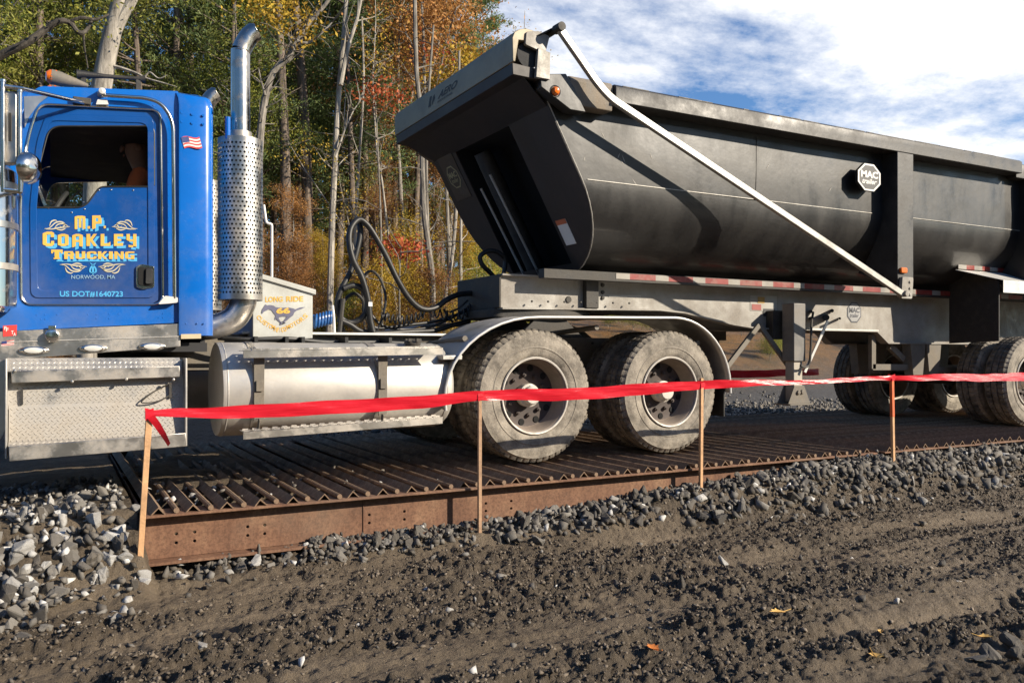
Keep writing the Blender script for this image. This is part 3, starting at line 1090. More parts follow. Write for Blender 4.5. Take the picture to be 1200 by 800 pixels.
rows.sort(key=lambda q: -q[0])
vis = [q for q in rows if in_view(q[1], q[2], q[3])]
big, rest = vis[:290], vis[290:] + [q for q in rows if not in_view(q[1], q[2], q[3])]
for (_, x, y, z, s, pale) in big:
    if x < .6 and y > 4.3:
        lab = ('pale angular stone in the heap beside the leaning stake' if pale else 'mud coloured angular stone in the heap beside the leaning stake', 'stones heaped at the end of the grate')
    elif y > 4.45:
        lab = ('pale stone among the dark gravel banked against the grate' if pale else 'dark angular stone in the gravel banked against the grate', 'stones banked along the grate')
    else:
        lab = ('pale stone lying loose on the mud' if pale else 'dark stone lying loose on the mud', 'stones strewn on the mud')
    me = ROCKM[2 * int(NP.integers(0, 14)) + (0 if pale else 1)]
    o = bpy.data.objects.new('stone', me); COL.objects.link(o)
    o.location = (x, y, z); o.rotation_euler = eul(NP); o.scale = (s * NP.uniform(.9, 1.25), s * NP.uniform(.8, 1.1), s * NP.uniform(.75, 1.1))
    tag(o, lab[0], 'stone', lab[1])
for pale in (True, False):
    q = [r_ for r_ in rest if bool(r_[5]) == pale]
    stone_cloud('gravel', 'small pale gravel' if pale else 'small dark gravel', 'gravel', [(a[1], a[2], a[3]) for a in q], [a[4] for a in q], PALE if pale else DARK)
dx = .5 + np.abs(NP.normal(0, .9, 240)); dy = NP.uniform(5.2, 7.2, 240)
stone_cloud('gravel', 'pale rubble and mud fallen between the bars of the grate', 'gravel', list(zip(dx, dy, DECK_Z + NP.uniform(-.03, .03, 240))), list(NP.uniform(.008, .030, 240)), PALE)
# far-side gravel
pts, sz = [], []
fx = NP.uniform(2.5, 14, 2600); fy = 8.75 + np.abs(NP.normal(0, 2.2, 2600))
fz = height(fx, fy)
stone_cloud('gravel', 'grey gravel on the far side of the grate', 'gravel', list(zip(fx, fy, fz + .01)), list(NP.uniform(.015, .05, 2600)), stone_mat('grey_gravel', (.06, .056, .05), (.12, .113, .102), (.21, .197, .178)))
# mud clods
cx = NP.uniform(-1.6, 9.4, 95000); cy = NP.uniform(2.35, 4.95, 95000)
cm = clod_mask(cx, cy)
keep = NP.random(95000) < .03 + .60 * cm ** 2
cx, cy = cx[keep], cy[keep]
cs = np.minimum(np.abs(NP.normal(0, .0065, len(cx))) + .003, .030)
stone_cloud('mud_clods', 'crumbled clods of dark mud', 'mud', list(zip(cx, cy, height(cx, cy) + cs * .25)), list(cs), CLOD, .8)

# fallen leaves on the mud
LEAFO = M('fallen_leaf_orange', (.62, .20, .04), .7, var=.3, vs=30)
LEAFY = M('fallen_leaf_yellow', (.62, .38, .11), .7, var=.3, vs=30)


def mud_point(px, py):
    a = (px - 600) / FPX; t = 4.0
    for _ in range(8):
        X, Y = t * (S_ + a * C_), t * (C_ - a * S_)
        t = (CAMZ - hz(X, Y)) * FPX / (py - 412)
    return X, Y, hz(X, Y)


for k, (px, py, mt, lab, s) in enumerate(((765, 760, LEAFO, 'fallen orange leaf on the mud below the rear drive wheel', .040), (911, 729, LEAFY, 'fallen yellow leaf with long stalk on the mud', .045),
                                         (1027, 776, LEAFY, 'fallen tan leaf lying near the lower edge', .05), (1155, 758, LEAFY, 'small buff leaf beside dark stones at lower right', .035),
                                         (1032, 750, LEAFY, 'tiny pale leaf scrap on the trampled mud', .02))):
    x, y, z = mud_point(px, py)
    t = thing('fallen_leaf', lab, 'leaf', (x, y, z + .025), 'fallen leaves on the mud')
    ol = [(0, -1), (.28, -.75), (.5, -.3), (.75, -.15), (.45, .05), (.55, .45), (.22, .5), (0, 1), (-.22, .5), (-.55, .45), (-.45, .05), (-.75, -.15), (-.5, -.3), (-.28, -.75)]
    an = k * 1.3
    vs = [(x, y, z + .02)]
    for u, v in ol:
        uu, vv = u * s * math.cos(an) - v * s * math.sin(an), u * s * math.sin(an) + v * s * math.cos(an)
        vs.append((x + uu, y + vv, z + .028 + .35 * s * (u * u + .3 * v)))
    mb = MB().add(vs, [(0, i + 1, (i + 1) % len(ol) + 1) for i in range(len(ol))], 0, True)
    mb.build('leaf_blade', mt, t, recalc=False)
    MB().tube([(x - 0, y, z + .02), (x + s * 1.0 * math.sin(an), y - s * 1.0 * math.cos(an), z + .028), (x + s * 1.7 * math.sin(an), y - s * 1.6 * math.cos(an), z + .035)], .0022, 5).build('leaf_stalk', mt, t)

# ================================================================== TRUCK
TR = thing('truck', 'blue conventional tractor truck with gold door lettering, parked partly on the steel grate', 'truck', (2.0, 6.86, .62))
CY = 6.86                                   # centre line of truck and trailer
NY, FY_ = 5.85, 2 * CY - 5.85               # cab side planes


def mir(p):
    return (p[0], 2 * CY - p[1], p[2])


def side_plate(name, pl, mats, parent, y0, y1, holes=(), bevel=.004, both=False, r=.02):
    """Plate traced on the near side plane (pixel marks), optionally with its far twin."""
    ol = rpoly(tr(pl, y0), r)
    hs = [rpoly(tr(h, y0), r) for h in holes]
    o = MB().plate(ol, XZ, y0, y1, hs).build(name, mats, parent, bevel=bevel)
    if both:
        MB().plate(ol, XZ, 2 * CY - y0, 2 * CY - y1, hs).build(name, mats, parent, bevel=bevel)
    return o


# ---- wheels -------------------------------------------------------------
def make_wheel(name, parent, c, steer=False, lugs=54, deep=True):
    w = sub_empty(name, parent, c)
    r0 = .525
    prof_s = [(.298, .03), (.318, .014), (.345, .006), (.372, .003), (.376, -.0015), (.384, -.0015), (.388, .002), (.42, .0), (.455, .003), (.478, .010), (.488, .009), (.50, .022), (.512, .034)]
    prof_t = [(.524, .040), (r0, .05), (r0, .095), (.508, .098), (.508, .108), (r0, .111), (r0, .169), (.508, .172), (.508, .182), (r0, .185), (r0, .23), (.524, .24)]
    prof_e = [(r, .28 - h) for r, h in reversed(prof_s)]
    prof = prof_s + prof_t + prof_e
    n = lugs * 5
    mb = MB()
    vs, fs, ms = [], [], []
    org = Vector(c)
    k = len(prof)
    s0, s1 = len(prof_s), len(prof_s) + len(prof_t)
    for i in range(n):
        t = 2 * math.pi * i / n
        groove = (i % 5) == 4
        for j, (r, h) in enumerate(prof):
            t2 = t
            if s0 - 2 <= j <= s1 + 1:
                if groove:
                    r = r - (.011 if (j < s0 + 3 or j > s1 - 4) else .006)
                t2 = t + .02 * math.sin((h - .14) * 22)
            vs.append(org + Vector((r * math.sin(t2), h, r * math.cos(t2))))
    for i in range(n):
        i2 = (i + 1) % n
        for j in range(k - 1):
            fs.append((i * k + j, i2 * k + j, i2 * k + j + 1, i * k + j + 1))
            ms.append(1 if s0 - 1 <= j < s1 else 0)
    b = len(mb.v)
    mb.v += [tuple(v) for v in vs]; mb.f += fs; mb.m += ms; mb.s += [True] * len(fs)
    mb.build('tyre', [TYRE, TREADR], w, angle=28)
    d = .165 if deep else .07
    mb = MB()
    mb.lathe([(.288, .26), (.30, .245), (.296, .022), (.292, .020), (.285, .022), (.282, .025), (.279, .03), (.272, .06), (.262, .10), (.256, d - .012), (.250, d - .001)], c, n=64)
    mb.lathe([(.301, .020), (.306, .010), (.300, .003), (.290, .005), (.286, .014)], c, n=64, mi=1)
    mb.build('rim', [RIM, HUBM], w)
    mb = MB()
    mb.lathe([(.250, d), (.245, d + .002), (.20, d + .004), (.135, d + .012), (.09, d + .012), (.085, d + .05)], c, n=64)
    for q in range(10):
        t = 2 * math.pi * (q + .3) / 10
        o = org + Vector((.218 * math.sin(t), d - .004, .218 * math.cos(t)))
        mb.lathe([(.0, .0), (.024, .0), (.028, .006)], o, n=14, mi=1)
    for q in range(10):
        t = 2 * math.pi * (q + .8) / 10
        o = org + Vector((.162 * math.sin(t), 0, .162 * math.cos(t)))
        mb.lathe([(.0, d - .026), (.007, d - .026), (.007, d - .018), (.017, d - .017), (.017, d + .008)], o, n=8, smooth=False)
    mb.build('wheel_disc', [DISC, BLACK_HOLE], w)
    mb = MB()
    hz_ = .045 if deep else -.01
    mb.lathe([(0, hz_), (.062, hz_ + .002), (.072, hz_ + .012), (.074, hz_ + .05), (.092, hz_ + .058), (.095, hz_ + .075), (.09, d + .01)], c, n=28)
    for q in range(8):
        t = 2 * math.pi * q / 8
        mb.lathe([(0, hz_ + .047), (.006, hz_ + .047), (.006, hz_ + .06)], org + Vector((.077 * math.sin(t), 0, .077 * math.cos(t))), n=6)
    mb.build('hub', HUBM, w)
    return w


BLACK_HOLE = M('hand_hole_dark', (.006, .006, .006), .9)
TY = 5.64


def dup_wheel(w, parent, c, flip, rot):
    """A copy of the wheel with copies of its pieces; rot turns it to another stop."""
    n = w.copy(); COL.objects.link(n); n.parent = parent
    n.location = Vector(c) - Vector(parent['_o'])
    n.rotation_euler = (0, rot, R(180) if flip else 0)
    for ch in KID(w):
        d = ch.copy(); COL.objects.link(d); d.parent = n
    return n


WZ = .635 + .52
W0 = make_wheel('wheel', TR, (3.31, TY, WZ))
for k, (x, y, fl) in enumerate(((4.655, TY, 0), (3.31, TY + .63, 1), (4.655, TY + .63, 1), (3.31, 2 * CY - TY, 1), (4.655, 2 * CY - TY, 1), (3.31, 2 * CY - TY - .63, 0), (4.655, 2 * CY - TY - .63, 0))):
    dup_wheel(W0, TR, (x, y, WZ), fl, .37 * (k + 1))
W1 = make_wheel('front_wheel', TR, (-1.75, 5.72, .80), deep=False)
dup_wheel(W1, TR, (-1.75, 2 * CY - 5.72, .80), 1, .5)
for nm, x in (('drive_axle', 3.31), ('drive_axle', 4.655)):
    mb = MB().tube([(x, TY + .2, WZ), (x, 2 * CY - TY - .2, WZ)], .085, 14)
    mb.lathe([(.0, -.2), (.14, -.19), (.2, -.08), (.21, 0), (.2, .08), (.14, .19), (0, .2)], (x, CY, WZ), axis=(1, 0, 0), n=20)
    mb.build(nm, CHASSIS, TR)
MB().tube([(-1.75, 5.9, .80), (-1.75, 7.8, .80)], .06, 12).build('front_axle', CHASSIS, TR)
# brake chambers, springs and air bags around the drive axles
mb = MB()
for x in (3.31, 4.655):
    for y in (6.42, 2 * CY - 6.42):
        mb.lathe([(0, 0), (.12, .0), (.13, .03), (.13, .16), (.12, .19), (0, .19)], (x + .33, y, 1.16), axis=(0, 0, 1), n=18)
        mb.bar((x - .45, y, 1.02), (x + .45, y, 1.08), .10, .05)
        mb.box(x - .09, x + .09, y - .07, y + .07, 1.05, 1.36)
mb.build('suspension', CHASSIS, TR, bevel=.004)

# ---- chassis ------------------------------------------------------------
zr1, zr0 = 1.628, 1.36
mb = MB()
for y in (6.43, 2 * CY - 6.43):
    s = 1 if y < CY else -1
    mb.box(.30, 5.55, y, y + s * .01, zr0, zr1 - .008)
    mb.box(.30, 5.55, y, y + s * .09, zr1 - .008, zr1)
    mb.box(.30, 5.55, y, y + s * .09, zr0, zr0 + .008)
    mb.box(-2.7, .30, y, y + s * .01, zr0 - .16, zr1 - .2)
for x in (.9, 2.1, 2.7, 3.92, 5.45):
    mb.box(x - .04, x + .04, 6.44, 2 * CY - 6.44, zr0 + .02, zr1 - .03)
mb.build('frame_rails', CHASSIS_GREY, TR)
MB().box(1.22, 2.9, 6.36, 6.52, zr1 + .002, zr1 + .022).build('deck_plate_edge', WHITE_ALU, TR, bevel=.004)
MB().box(1.75, 2.9, 6.53, 7.2, zr1 + .002, zr1 + .016).build('deck_plate', TREAD, TR, bevel=.003)
mb = MB()
for x in np.arange(1.9, 5.4, .19):
    mb.lathe([(0, -.014), (.012, -.014), (.012, 0)], (x, 6.43, 1.53 + .05 * math.sin(x * 9)), n=6)
mb.build('frame_bolts', CHASSIS, TR)
# fifth wheel
mb = MB()
mb.plate(rpoly([(3.35, CY - .40, .1), (4.15, CY - .46, .2), (4.45, CY - .30, .05), (4.42, CY - .06), (4.1, CY - .05), (4.1, CY + .05), (4.42, CY + .06), (4.45, CY + .30), (4.15, CY + .46, .2), (3.35, CY + .40, .1)], .03), XY, 1.80, 1.872)
mb.build('fifth_wheel_plate', CHASSIS, TR, bevel=.005)
mb = MB()
for y in (CY - .36, CY + .36):
    mb.plate([(3.6, 1.632), (4.3, 1.632), (4.1, 1.80), (3.8, 1.80)], XZ, y - .03, y + .03)
mb.build('fifth_wheel_bracket', CHASSIS, TR, bevel=.004)

# ---- fenders over the drive wheels --------------------------------------
def fender(sgn):
    y0, y1 = (5.595, 6.27) if sgn > 0 else (2 * CY - 5.595, 2 * CY - 6.27)
    rr = .635
    path = []
    for k in range(13):
        a = R(188 - (188 - 90) * k / 12)
        path.append((3.31 + .80 * math.cos(a), WZ + rr * math.sin(a) * .965))
    for k in range(13):
        a = R(90 - (90 + 2) * k / 12)
        path.append((4.655 + rr * math.cos(a), WZ + rr * math.sin(a)))
    mb = MB()
    for k in range(len(path) - 1):
        pass
    vs, fs = [], []
    n = 10
    for (x, z) in path:
        for j in range(n):
            u = j / (n - 1)
            vs.append((x, y0 + (y1 - y0) * u, z + .012 * math.sin(math.pi * u) + (.004 if j % 2 else 0)))
    for i in range(len(path) - 1):
        for j in range(n - 1):
            fs.append((i * n + j, i * n + j + 1, (i + 1) * n + j + 1, (i + 1) * n + j))
    mb.add(vs, fs, 0, True)
    o = mb.build('rear_fender', ALU, TR, recalc=False)
    so = o.modifiers.new('sheet', 'SOLIDIFY'); so.thickness = .004; so.offset = 0
    MB().tube([(x, y0, z) for x, z in path], .010, 8).build('rolled_edge', WHITE_ALU, o)
    mb = MB()
    for x, z in ((2.72, 1.60), (3.92, 1.70), (5.0, 1.58)):
        mb.tube([(x, y0 + (.1 if sgn > 0 else -.1), z), (x, y0 + (.85 if sgn > 0 else -.85), z - .04)], .022, 10)
    mb.build('fender_bracket', CHASSIS_GREY, o)
    mb = MB()
    mb.box(2.50, 2.66, y0 + (.02 if sgn > 0 else -.02), y0 + (.3 if sgn > 0 else -.3), 1.44, 1.475)
    mb.build('fender_step', ALU, o, bevel=.006)


fender(1); fender(-1)
# mud flaps behind
mb = MB()
for y in (5.64, 2 * CY - 6.25):
    mb.box(5.27, 5.28, y + .02, y + .50, .92, 1.22)
mb.build('mud_flap', RUBBER_BLK, TR)

# ---- cab ----------------------------------------------------------------
cab = sub_empty('cab', TR, TR.location)
DOOR = [(25, 357, .07), (24, 232, .1), (33, 160, .12), (46, 122, .06), (188, 129, .07), (191, 357, .07)]
DOORHOLE = [(23.5, 358.5, .07), (22.5, 231, .1), (31.5, 159, .12), (45, 120.5, .06), (189.5, 127.5, .07), (192.5, 358.5, .07)]
WIN = [(40, 243, .02), (41, 214, .04), (58, 147.5, .07), (181, 147.5, .05), (181, 218.5, .02), (117, 218.5, .03), (99, 243, .05)]
wall = [(-60, 391, .01), (-60, 236, .03), (8, 214, .03), (29, 112, .04), (48, 101, .02), (209, 107, .01), (209, 378, .01)]
side_plate('side_wall', wall, BLUE, cab, NY, NY + .03, [DOORHOLE], both=True)
# rear side panel (flares out a little towards the back corner, rounded corner)
topz, botz = P(230, 107, NY).z - .02, P(230, 393, NY).z
mb = MB()
x0 = P(209, 300, NY).x
prof = [(x0, NY - .0), (x0, NY - .030), (x0 + .01, NY - .034), (x0 + .16, NY - .02)]
for k in range(9):
    a = R(90 * k / 8)
    prof.append((x0 + .16 + .062 * math.sin(a), NY + .042 - .062 * math.cos(a)))
prof += [(x0 + .222, NY + .3), (x0 + .20, NY + .3), (x0 + .20, NY + .06), (x0 + .13, NY + .02)]
for side in (0, 1):
    pr = prof if side == 0 else [(x, 2 * CY - y) for x, y in prof]
    mb = MB()
    n = len(pr)
    zs = [botz, botz + .02, topz - .09, topz - .045, topz - .015, topz]
    ins = [0, 0, 0, .008, .022, .05]
    vs = []
    for z, i_ in zip(zs, ins):
        for (x, y) in pr:
            vs.append((x - i_ * .6, y + (i_ if side == 0 else -i_), z))
    fs = [tuple(range(n)), tuple(range((len(zs) - 1) * n, len(zs) * n))]
    for k in range(len(zs) - 1):
        for j in range(n):
            j2 = (j + 1) % n
            fs.append((k * n + j, k * n + j2, (k + 1) * n + j2, (k + 1) * n + j))
    mb.add(vs, fs, 0, True)
    mb.build('rear_side_panel', BLUE, cab, angle=30)
# back wall, roof, floor, dash, windscreen frame
xb = x0 + .215
MB().box(xb - .02, xb, NY + .30, FY_ - .30, botz + .05, topz - .03).build('back_wall', BLUE, cab)
mb = MB()
tops_ = [(-8, 118), (10, 107), (29, 101.5), (48, 98), (90, 97.2), (140, 99), (205, 103.5), (232, 106.5), (243, 109.5), (248.5, 115), (250, 122)]
ys = [0, .012, .04, .09, .2, .5, 1.01]
ys = ys + [2.02 - y for y in reversed(ys[:-1])]
vs, fs = [], []
for px, py in tops_:
    p = P(px, py, NY)
    for u in ys:
        e = min(u, 2.02 - u)
        dz = -.055 + .055 * min(1, math.sqrt(max(0, 1 - (1 - min(e / .09, 1)) ** 2))) + .05 * math.sin(math.pi * u / 2.02)
        vs.append((p.x, NY + u, p.z + dz - .012))
k = len(ys)
for i in range(len(tops_) - 1):
    for j in range(k - 1):
        fs.append((i * k + j, i * k + j + 1, (i + 1) * k + j + 1, (i + 1) * k + j))
roof = MB().add(vs, fs, 0, True).build('roof', BLUE, cab, recalc=False, angle=60)
so = roof.modifiers.new('sheet', 'SOLIDIFY'); so.thickness = .012; so.offset = 1
MB().box(-.55, xb - .03, NY + .04, FY_ - .04, 1.50, 1.56).build('cab_floor', BLUE_IN, cab)
MB().box(-.02, xb - .03, NY + .06, FY_ - .06, 2.93, 3.08).build('headliner', BLUE_IN, cab)
MB().box(xb - .07, xb - .04, NY + .06, FY_ - .06, 1.56, 2.93).build('back_lining', BLUE_IN, cab)
dash = MB().plate([(-.62, 1.6), (-.62, 2.34), (-.36, 2.36), (-.22, 2.26), (-.24, 2.0), (-.40, 1.6)], XZ, NY + .05, FY_ - .05).build('dashboard', BLUE_IN, cab, bevel=.02)
mb = MB()
mb.tube([(-.02 + .20 * math.sin(t) * .5, 6.36 + .22 * math.cos(t), 2.36 + .20 * math.sin(t)) for t in np.linspace(0, 2 * math.pi, 25)[:-1]], .016, 8, closed=True)
mb.tube([(-.30, 6.36, 2.12), (-.02, 6.36, 2.36)], .03, 8)
mb.bar((-.02, 6.15, 2.36), (-.02, 6.57, 2.36), .03, .02)
mb.build('steering_wheel', BLUE_IN, cab)
for yy in (6.36, 2 * CY - 6.36):
    mb = MB()
    mb.plate(rpoly([(.14, 2.10), (.70, 2.08), (.70, 2.20), (.14, 2.22)], .05), XZ, yy - .25, yy + .25)
    mb.plate(rpoly([(.66, 2.20), (.76, 2.20), (.84, 2.80), (.76, 2.82)], .05), XZ, yy - .24, yy + .24)
    mb.box(.25, .6, yy - .15, yy + .15, 1.56, 2.10)
    mb.build('seat', BLUE_IN, cab, bevel=.02)
# A pillars and windscreen
wt, wb = P(30, 112, NY), P(6, 214, NY)
mb = MB()
for y in (NY + .02, CY, FY_ - .02):
    mb.bar((wb.x - .16, y, wb.z + .0), (wt.x, y, wt.z - .02), .06, .06, up=(1, 0, 0))
mb.build('windscreen_pillar', BLUE, cab, bevel=.008)
mb = MB()
mb.add([(wb.x - .15, NY + .05, wb.z), (wb.x - .15, FY_ - .05, wb.z), (wt.x, FY_ - .05, wt.z - .03), (wt.x, NY + .05, wt.z - .03)], [(0, 1, 2, 3)])
mb.build('windscreen', GLASS, cab, recalc=False)
mb = MB()                                   # stainless sun visor over the windscreen
for j in range(1):
    a, b_ = P(28, 112, NY), P(60, 113, NY)
    mb.add([(a.x - .02, NY + .0, a.z + .02), (a.x - .02, FY_, a.z + .02), (a.x - .30, FY_ - .03, a.z - .17), (a.x - .30, NY + .03, a.z - .17)], [(0, 1, 2, 3)])
o = mb.build('sun_visor', STEEL, cab, recalc=False)
so = o.modifiers.new('sheet', 'SOLIDIFY'); so.thickness = .006
side_plate('visor_end', [(28, 113, .005), (58, 112, .01), (46, 121, .01), (34, 137, .01), (29, 150, .01)], STEEL, cab, NY - .012, NY - .002, bevel=.002)

# door
door = side_plate('door', DOOR, BLUE_DIRT_REFL, TR, NY + .012, NY + .045, [WIN], bevel=.006)
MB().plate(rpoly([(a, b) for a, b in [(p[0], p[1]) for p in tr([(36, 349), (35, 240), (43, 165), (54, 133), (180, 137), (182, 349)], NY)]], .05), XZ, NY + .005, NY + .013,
           [rpoly([(a, b) for a, b in [(p[0], p[1]) for p in tr([(44, 341), (43, 243), (50, 168), (58, 141), (173, 144), (174, 341)], NY)]], .05)]).build('door_rim', BLUE_DIRT_REFL, door, bevel=.004)
door_far = MB().plate(rpoly(tr(DOOR, NY)), XZ, FY_ - .012, FY_ - .045, [rpoly(tr(WIN, NY))]).build('door', BLUE, TR, bevel=.006)
dp = [Vector((x, NY - .004, z)) for x, z in rpoly(tr(DOOR, NY), .05, 6)]
MB().tube(dp, .008, 8, closed=True).build('door_trim', CHROME, door)
wp = [Vector((x, NY + .010, z)) for x, z in rpoly(tr(WIN, NY), .03, 6)]
MB().tube(wp, .005, 8, closed=True).build('window_seal', RUBBER_BLK, door)
for yy, d_ in ((NY + .03, door), (FY_ - .03, door_far)):
    ol = rpoly(tr(WIN, NY), .03, 6)
    mb = MB()
    if d_ is door:                      # the near window is wound half down
        lo = P(60, 196, NY).z
        ol = rpoly([(p[0], p[1]) for p in tr([(40, 243), (41, 214), (62, 214), (78, 214), (86, 224), (90, 243)], NY)], .02)
    mb.add([(x, yy, z) for x, z in ol], [tuple(range(len(ol)))])
    mb.build('window_pane', GLASS, d_, recalc=False)
MB().bar(P(41, 211, NY + .02), P(53, 241, NY + .02), .016, .02, up=(0, 1, 0)).build('vent_pillar', CHROME, door)
# handle
ol = rpoly(tr([(159.5, 336, .02), (159.5, 312, .02), (166, 309, .02), (181, 312, .015), (181, 337, .015), (166, 339, .02)], NY), .02)
mb = MB().plate(ol, XZ, NY - .004, NY + .014, mi=0)
ol2 = rpoly(tr([(161.5, 334.5), (161.5, 313), (179.5, 313.5), (179.5, 336)], NY), .02)
mb.plate(ol2, XZ, NY - .009, NY - .002, mi=1)
ol3 = rpoly(tr([(170, 333), (170.5, 314.5), (178.5, 315), (178.5, 333)], NY), .012)
mb.plate(ol3, XZ, NY - .024, NY - .0095, mi=2)
mb.build('door_handle', [CHROME, BLACK_HOLE, RUBBER_BLK], door, bevel=.003)
mb = MB()
for px, py in ((116, 223), (130, 222.5), (156, 223), (98, 237), (99, 245), (84, 249), (57, 244)):
    p = P(px, py, NY + .01); mb.lathe([(0, -.003), (.004, -.002), (.006, 0.002)], p, n=8)
mb.build('door_rivets', CHROME, door)

# door lettering
LY = NY + .0085
mb = MB()
for mi, off in ((1, (.016, .0015, -.014)), (0, (0, 0, 0))):
    glyphs(mb, 'M.P.', LY, (87.5, 268.5), (124, 267.5), 15.5, [1.0, .24, .9, .2], .2, mi, off)
    glyphs(mb, 'COAKLEY', LY, (50, 288.5), (160, 288), 14.5, [1.05, 1, 1, 1.02, .95, .9, 1], .34, mi, off, first=1.18)
    glyphs(mb, 'TRUCKING', LY, (60, 303.5), (157.5, 303.5), 9.2, [1.15, 1, 1, 1, 1, .42, 1, 1], .16, mi, off, first=1.2)
mb.build('company_lettering', [GOLD, CYAN], door, recalc=False)
mb = MB()
px_text(mb, 'NORWOOD, MA', LY, (83.5, 327.5), (135, 327.3), 5.2, 0, .004)
mb.build('town_lettering', SILVERL, door, recalc=False)
mb = MB()
px_text(mb, 'US DOT#1640723', NY + .0030, (70, 348), (144, 348.2), 7.2, 0, .022)
mb.build('number_lettering', CYAN, door, recalc=False)
mb = MB()
def scr(cx, cy, sx, sy, curves, w=.008):
    for c in curves:
        stroke(mb, [P(cx + sx * u, cy + sy * v, LY) for u, v in c], w, 0, 0)
SWIRL = [[(0, 4), (6, 3), (13, -3), (20, -4), (24, -1), (21, 2), (18, 1)], [(2, 4.6), (9, 4.4), (16, 3), (22, 2.6), (30, 1.5)], [(6, 1), (8, -4), (12, -6), (15, -5)], [(12, 3), (16, -1), (22, -1.8), (28, 1.2)], [(14, 4.4), (20, 5.5), (25, 3.6)]]
FL_ = [[(u, 5 - v) for u, v in c] for c in SWIRL]
for args in ((52, 264, 1.0, 1.0, SWIRL), (161, 264, -1.0, 1.0, SWIRL), (70, 309, 1.06, 1.0, FL_), (147, 309, -1.06, 1.0, FL_)):
    mb = MB()
    scr(*args)
    mb.build('scrollwork', SCROLL, door, recalc=False)
mb = MB()
stroke(mb, [P(72, 306.6, LY), P(108, 305.8, LY), P(146, 306.6, LY)], .006)
for dx in (-3.5, 3.5):
    stroke(mb, [P(109 - dx, 308, LY), P(109 + dx * .6, 313, LY), P(109 + dx, 318, LY), P(109, 320, LY)], .010)
stroke(mb, [P(109, 311, LY), P(109, 316, LY), P(109, 322, LY)], .012)
mb.build('blue_flourish', CYAN, door, recalc=False)

# flag decal on the rear panel
FLY = NY - .0375
mb = MB()
bl, br, tl = P(216, 174, FLY), P(237, 173, FLY), P(212.5, 161, FLY)
for k in range(7):
    a, b2 = k / 7, (k + 1) / 7
    for q in range(6):
        u0, u1 = q / 6, (q + 1) / 6
        wv = lambda u: .10 * math.sin(u * 6.0)
        place2d(mb, [(u0, a + wv(u0)), (u1, a + wv(u1)), (u1, b2 + wv(u1)), (u0, b2 + wv(u0))], [(0, 1, 2, 3)], bl, br, tl, 0 if k % 2 == 0 else 1)
place2d(mb, [(-.02, .5 + .0), (.4, .5 + .06), (.4, 1.06), (-.02, 1.0)], [(0, 1, 2, 3)], bl, br, tl, 2, (0, -.001, 0))
mb.build('flag_decal', [REDS, WHITES, NAVYS], cab, recalc=False)
mb = MB()
for px, py in ((213, 132.5), (225, 134), (238, 135.5), (213, 143), (225, 144.5), (238, 145.5)):
    p = P(px, py, NY - .03); mb.lathe([(0, -.006), (.008, -.006), (.009, 0.002)], p, n=8)
for px in (43, 48, 53, 67, 103, 113, 128, 139, 186, 191, 204):
    for py in (369, 374):
        if (px * 7 + py) % 3:
            p = P(px, py - (px - 43) * .012, NY); mb.lathe([(0, -.0025), (.0035, -.002), (.0045, 0.001)], p, n=8)
for py in range(138, 350, 13):
    p = P(197.5, py, NY); mb.lathe([(0, -.0025), (.003, -.002), (.0042, 0.001)], p, n=8)
for px in range(90, 186, 15):
    p = P(px, 119.5 + (px - 90) * .05, NY); mb.lathe([(0, -.004), (.004, -.003), (.0055, 0.001)], p, n=8)
for px in (218, 231, 239):
    p = P(px, 379, NY - .03); mb.lathe([(0, -.005), (.005, -.004), (.006, 0.001)], p, n=8)
mb.build('rivets', BLUE, cab)
MB().plate(tr([(212, 397), (235.5, 396.5), (235.5, 391), (212, 391.5)], NY - .03), XZ, NY - .036, NY - .026).build('buff_plate', M('buff_plate', (.46, .38, .24), .6), cab)

# grab bar
g = [P(119, 110, NY) + Vector((0, -.0, 0)), P(119, 111.5, NY - .05), P(172, 115, NY - .05), P(189, 121, NY - .05), P(200, 137, NY - .05), P(203, 150, NY - .05), P(204.5, 352, NY - .05), P(204.5, 352.5, NY)]
MB().tube(bend(g, .05), .0125, 10).build('grab_bar', CHROME, cab)
mb = MB()
mb.lathe([(0, -.075), (.02, -.072), (.022, -.03), (.026, 0)], P(119, 110, NY), n=14)
mb.plate(rpoly(tr([(184, 357), (192, 347), (207, 349), (207, 355), (198, 356)], NY), .01), XZ, NY - .06, NY)
mb.plate(rpoly(tr([(112, 124), (114, 118), (125, 118), (127, 124)], NY), .005), XZ, NY - .03, NY)
mb.build('grab_bar_mount', WHITE_ALU, cab, bevel=.003)
# marker light and horn on the roof
rz = P(62, 97, NY + .25)
mb = MB()
mb.lathe([(.0, -.045), (.028, -.04), (.045, -.018), (.047, .02)], rz + Vector((0, .0, .035)), axis=(1, .2, .05), n=18)
mb.build('marker_light', AMBER, cab)
for k in range(4):
    mb = MB().lathe([(.0, -.045), (.028, -.04), (.045, -.018), (.047, .02)], rz + Vector((0, .38 * (k + 1), .045)), axis=(1, .0, .05), n=18)
    mb.build('marker_light', AMBER, cab)
mb = MB()
for k in range(5):
    b_ = rz + Vector((0, .38 * k, .035 if k == 0 else .045))
    mb.lathe([(.048, -.01), (.046, .04), (.034, .10), (.012, .20), (0, .205)], b_, axis=(1, .0, -.12), n=16)
mb.build('light_shell', CHASSIS_GREY, cab)
h0, h1 = P(90, 87, NY + .45), P(170, 93, NY + .45)
mb = MB().tube([h0, h0 * .6 + h1 * .4, h0 * .12 + h1 * .88, h1], [.03, .014, .013, .028], 14)
mb.build('air_horn', CHASSIS, cab)
mb = MB()
for f in (.1, .9):
    q = h0.lerp(h1, f); mb.bar(q, q - Vector((0, 0, .09)), .02, .03, up=(1, 0, 0))
mb.build('horn_bracket', CHASSIS, cab)

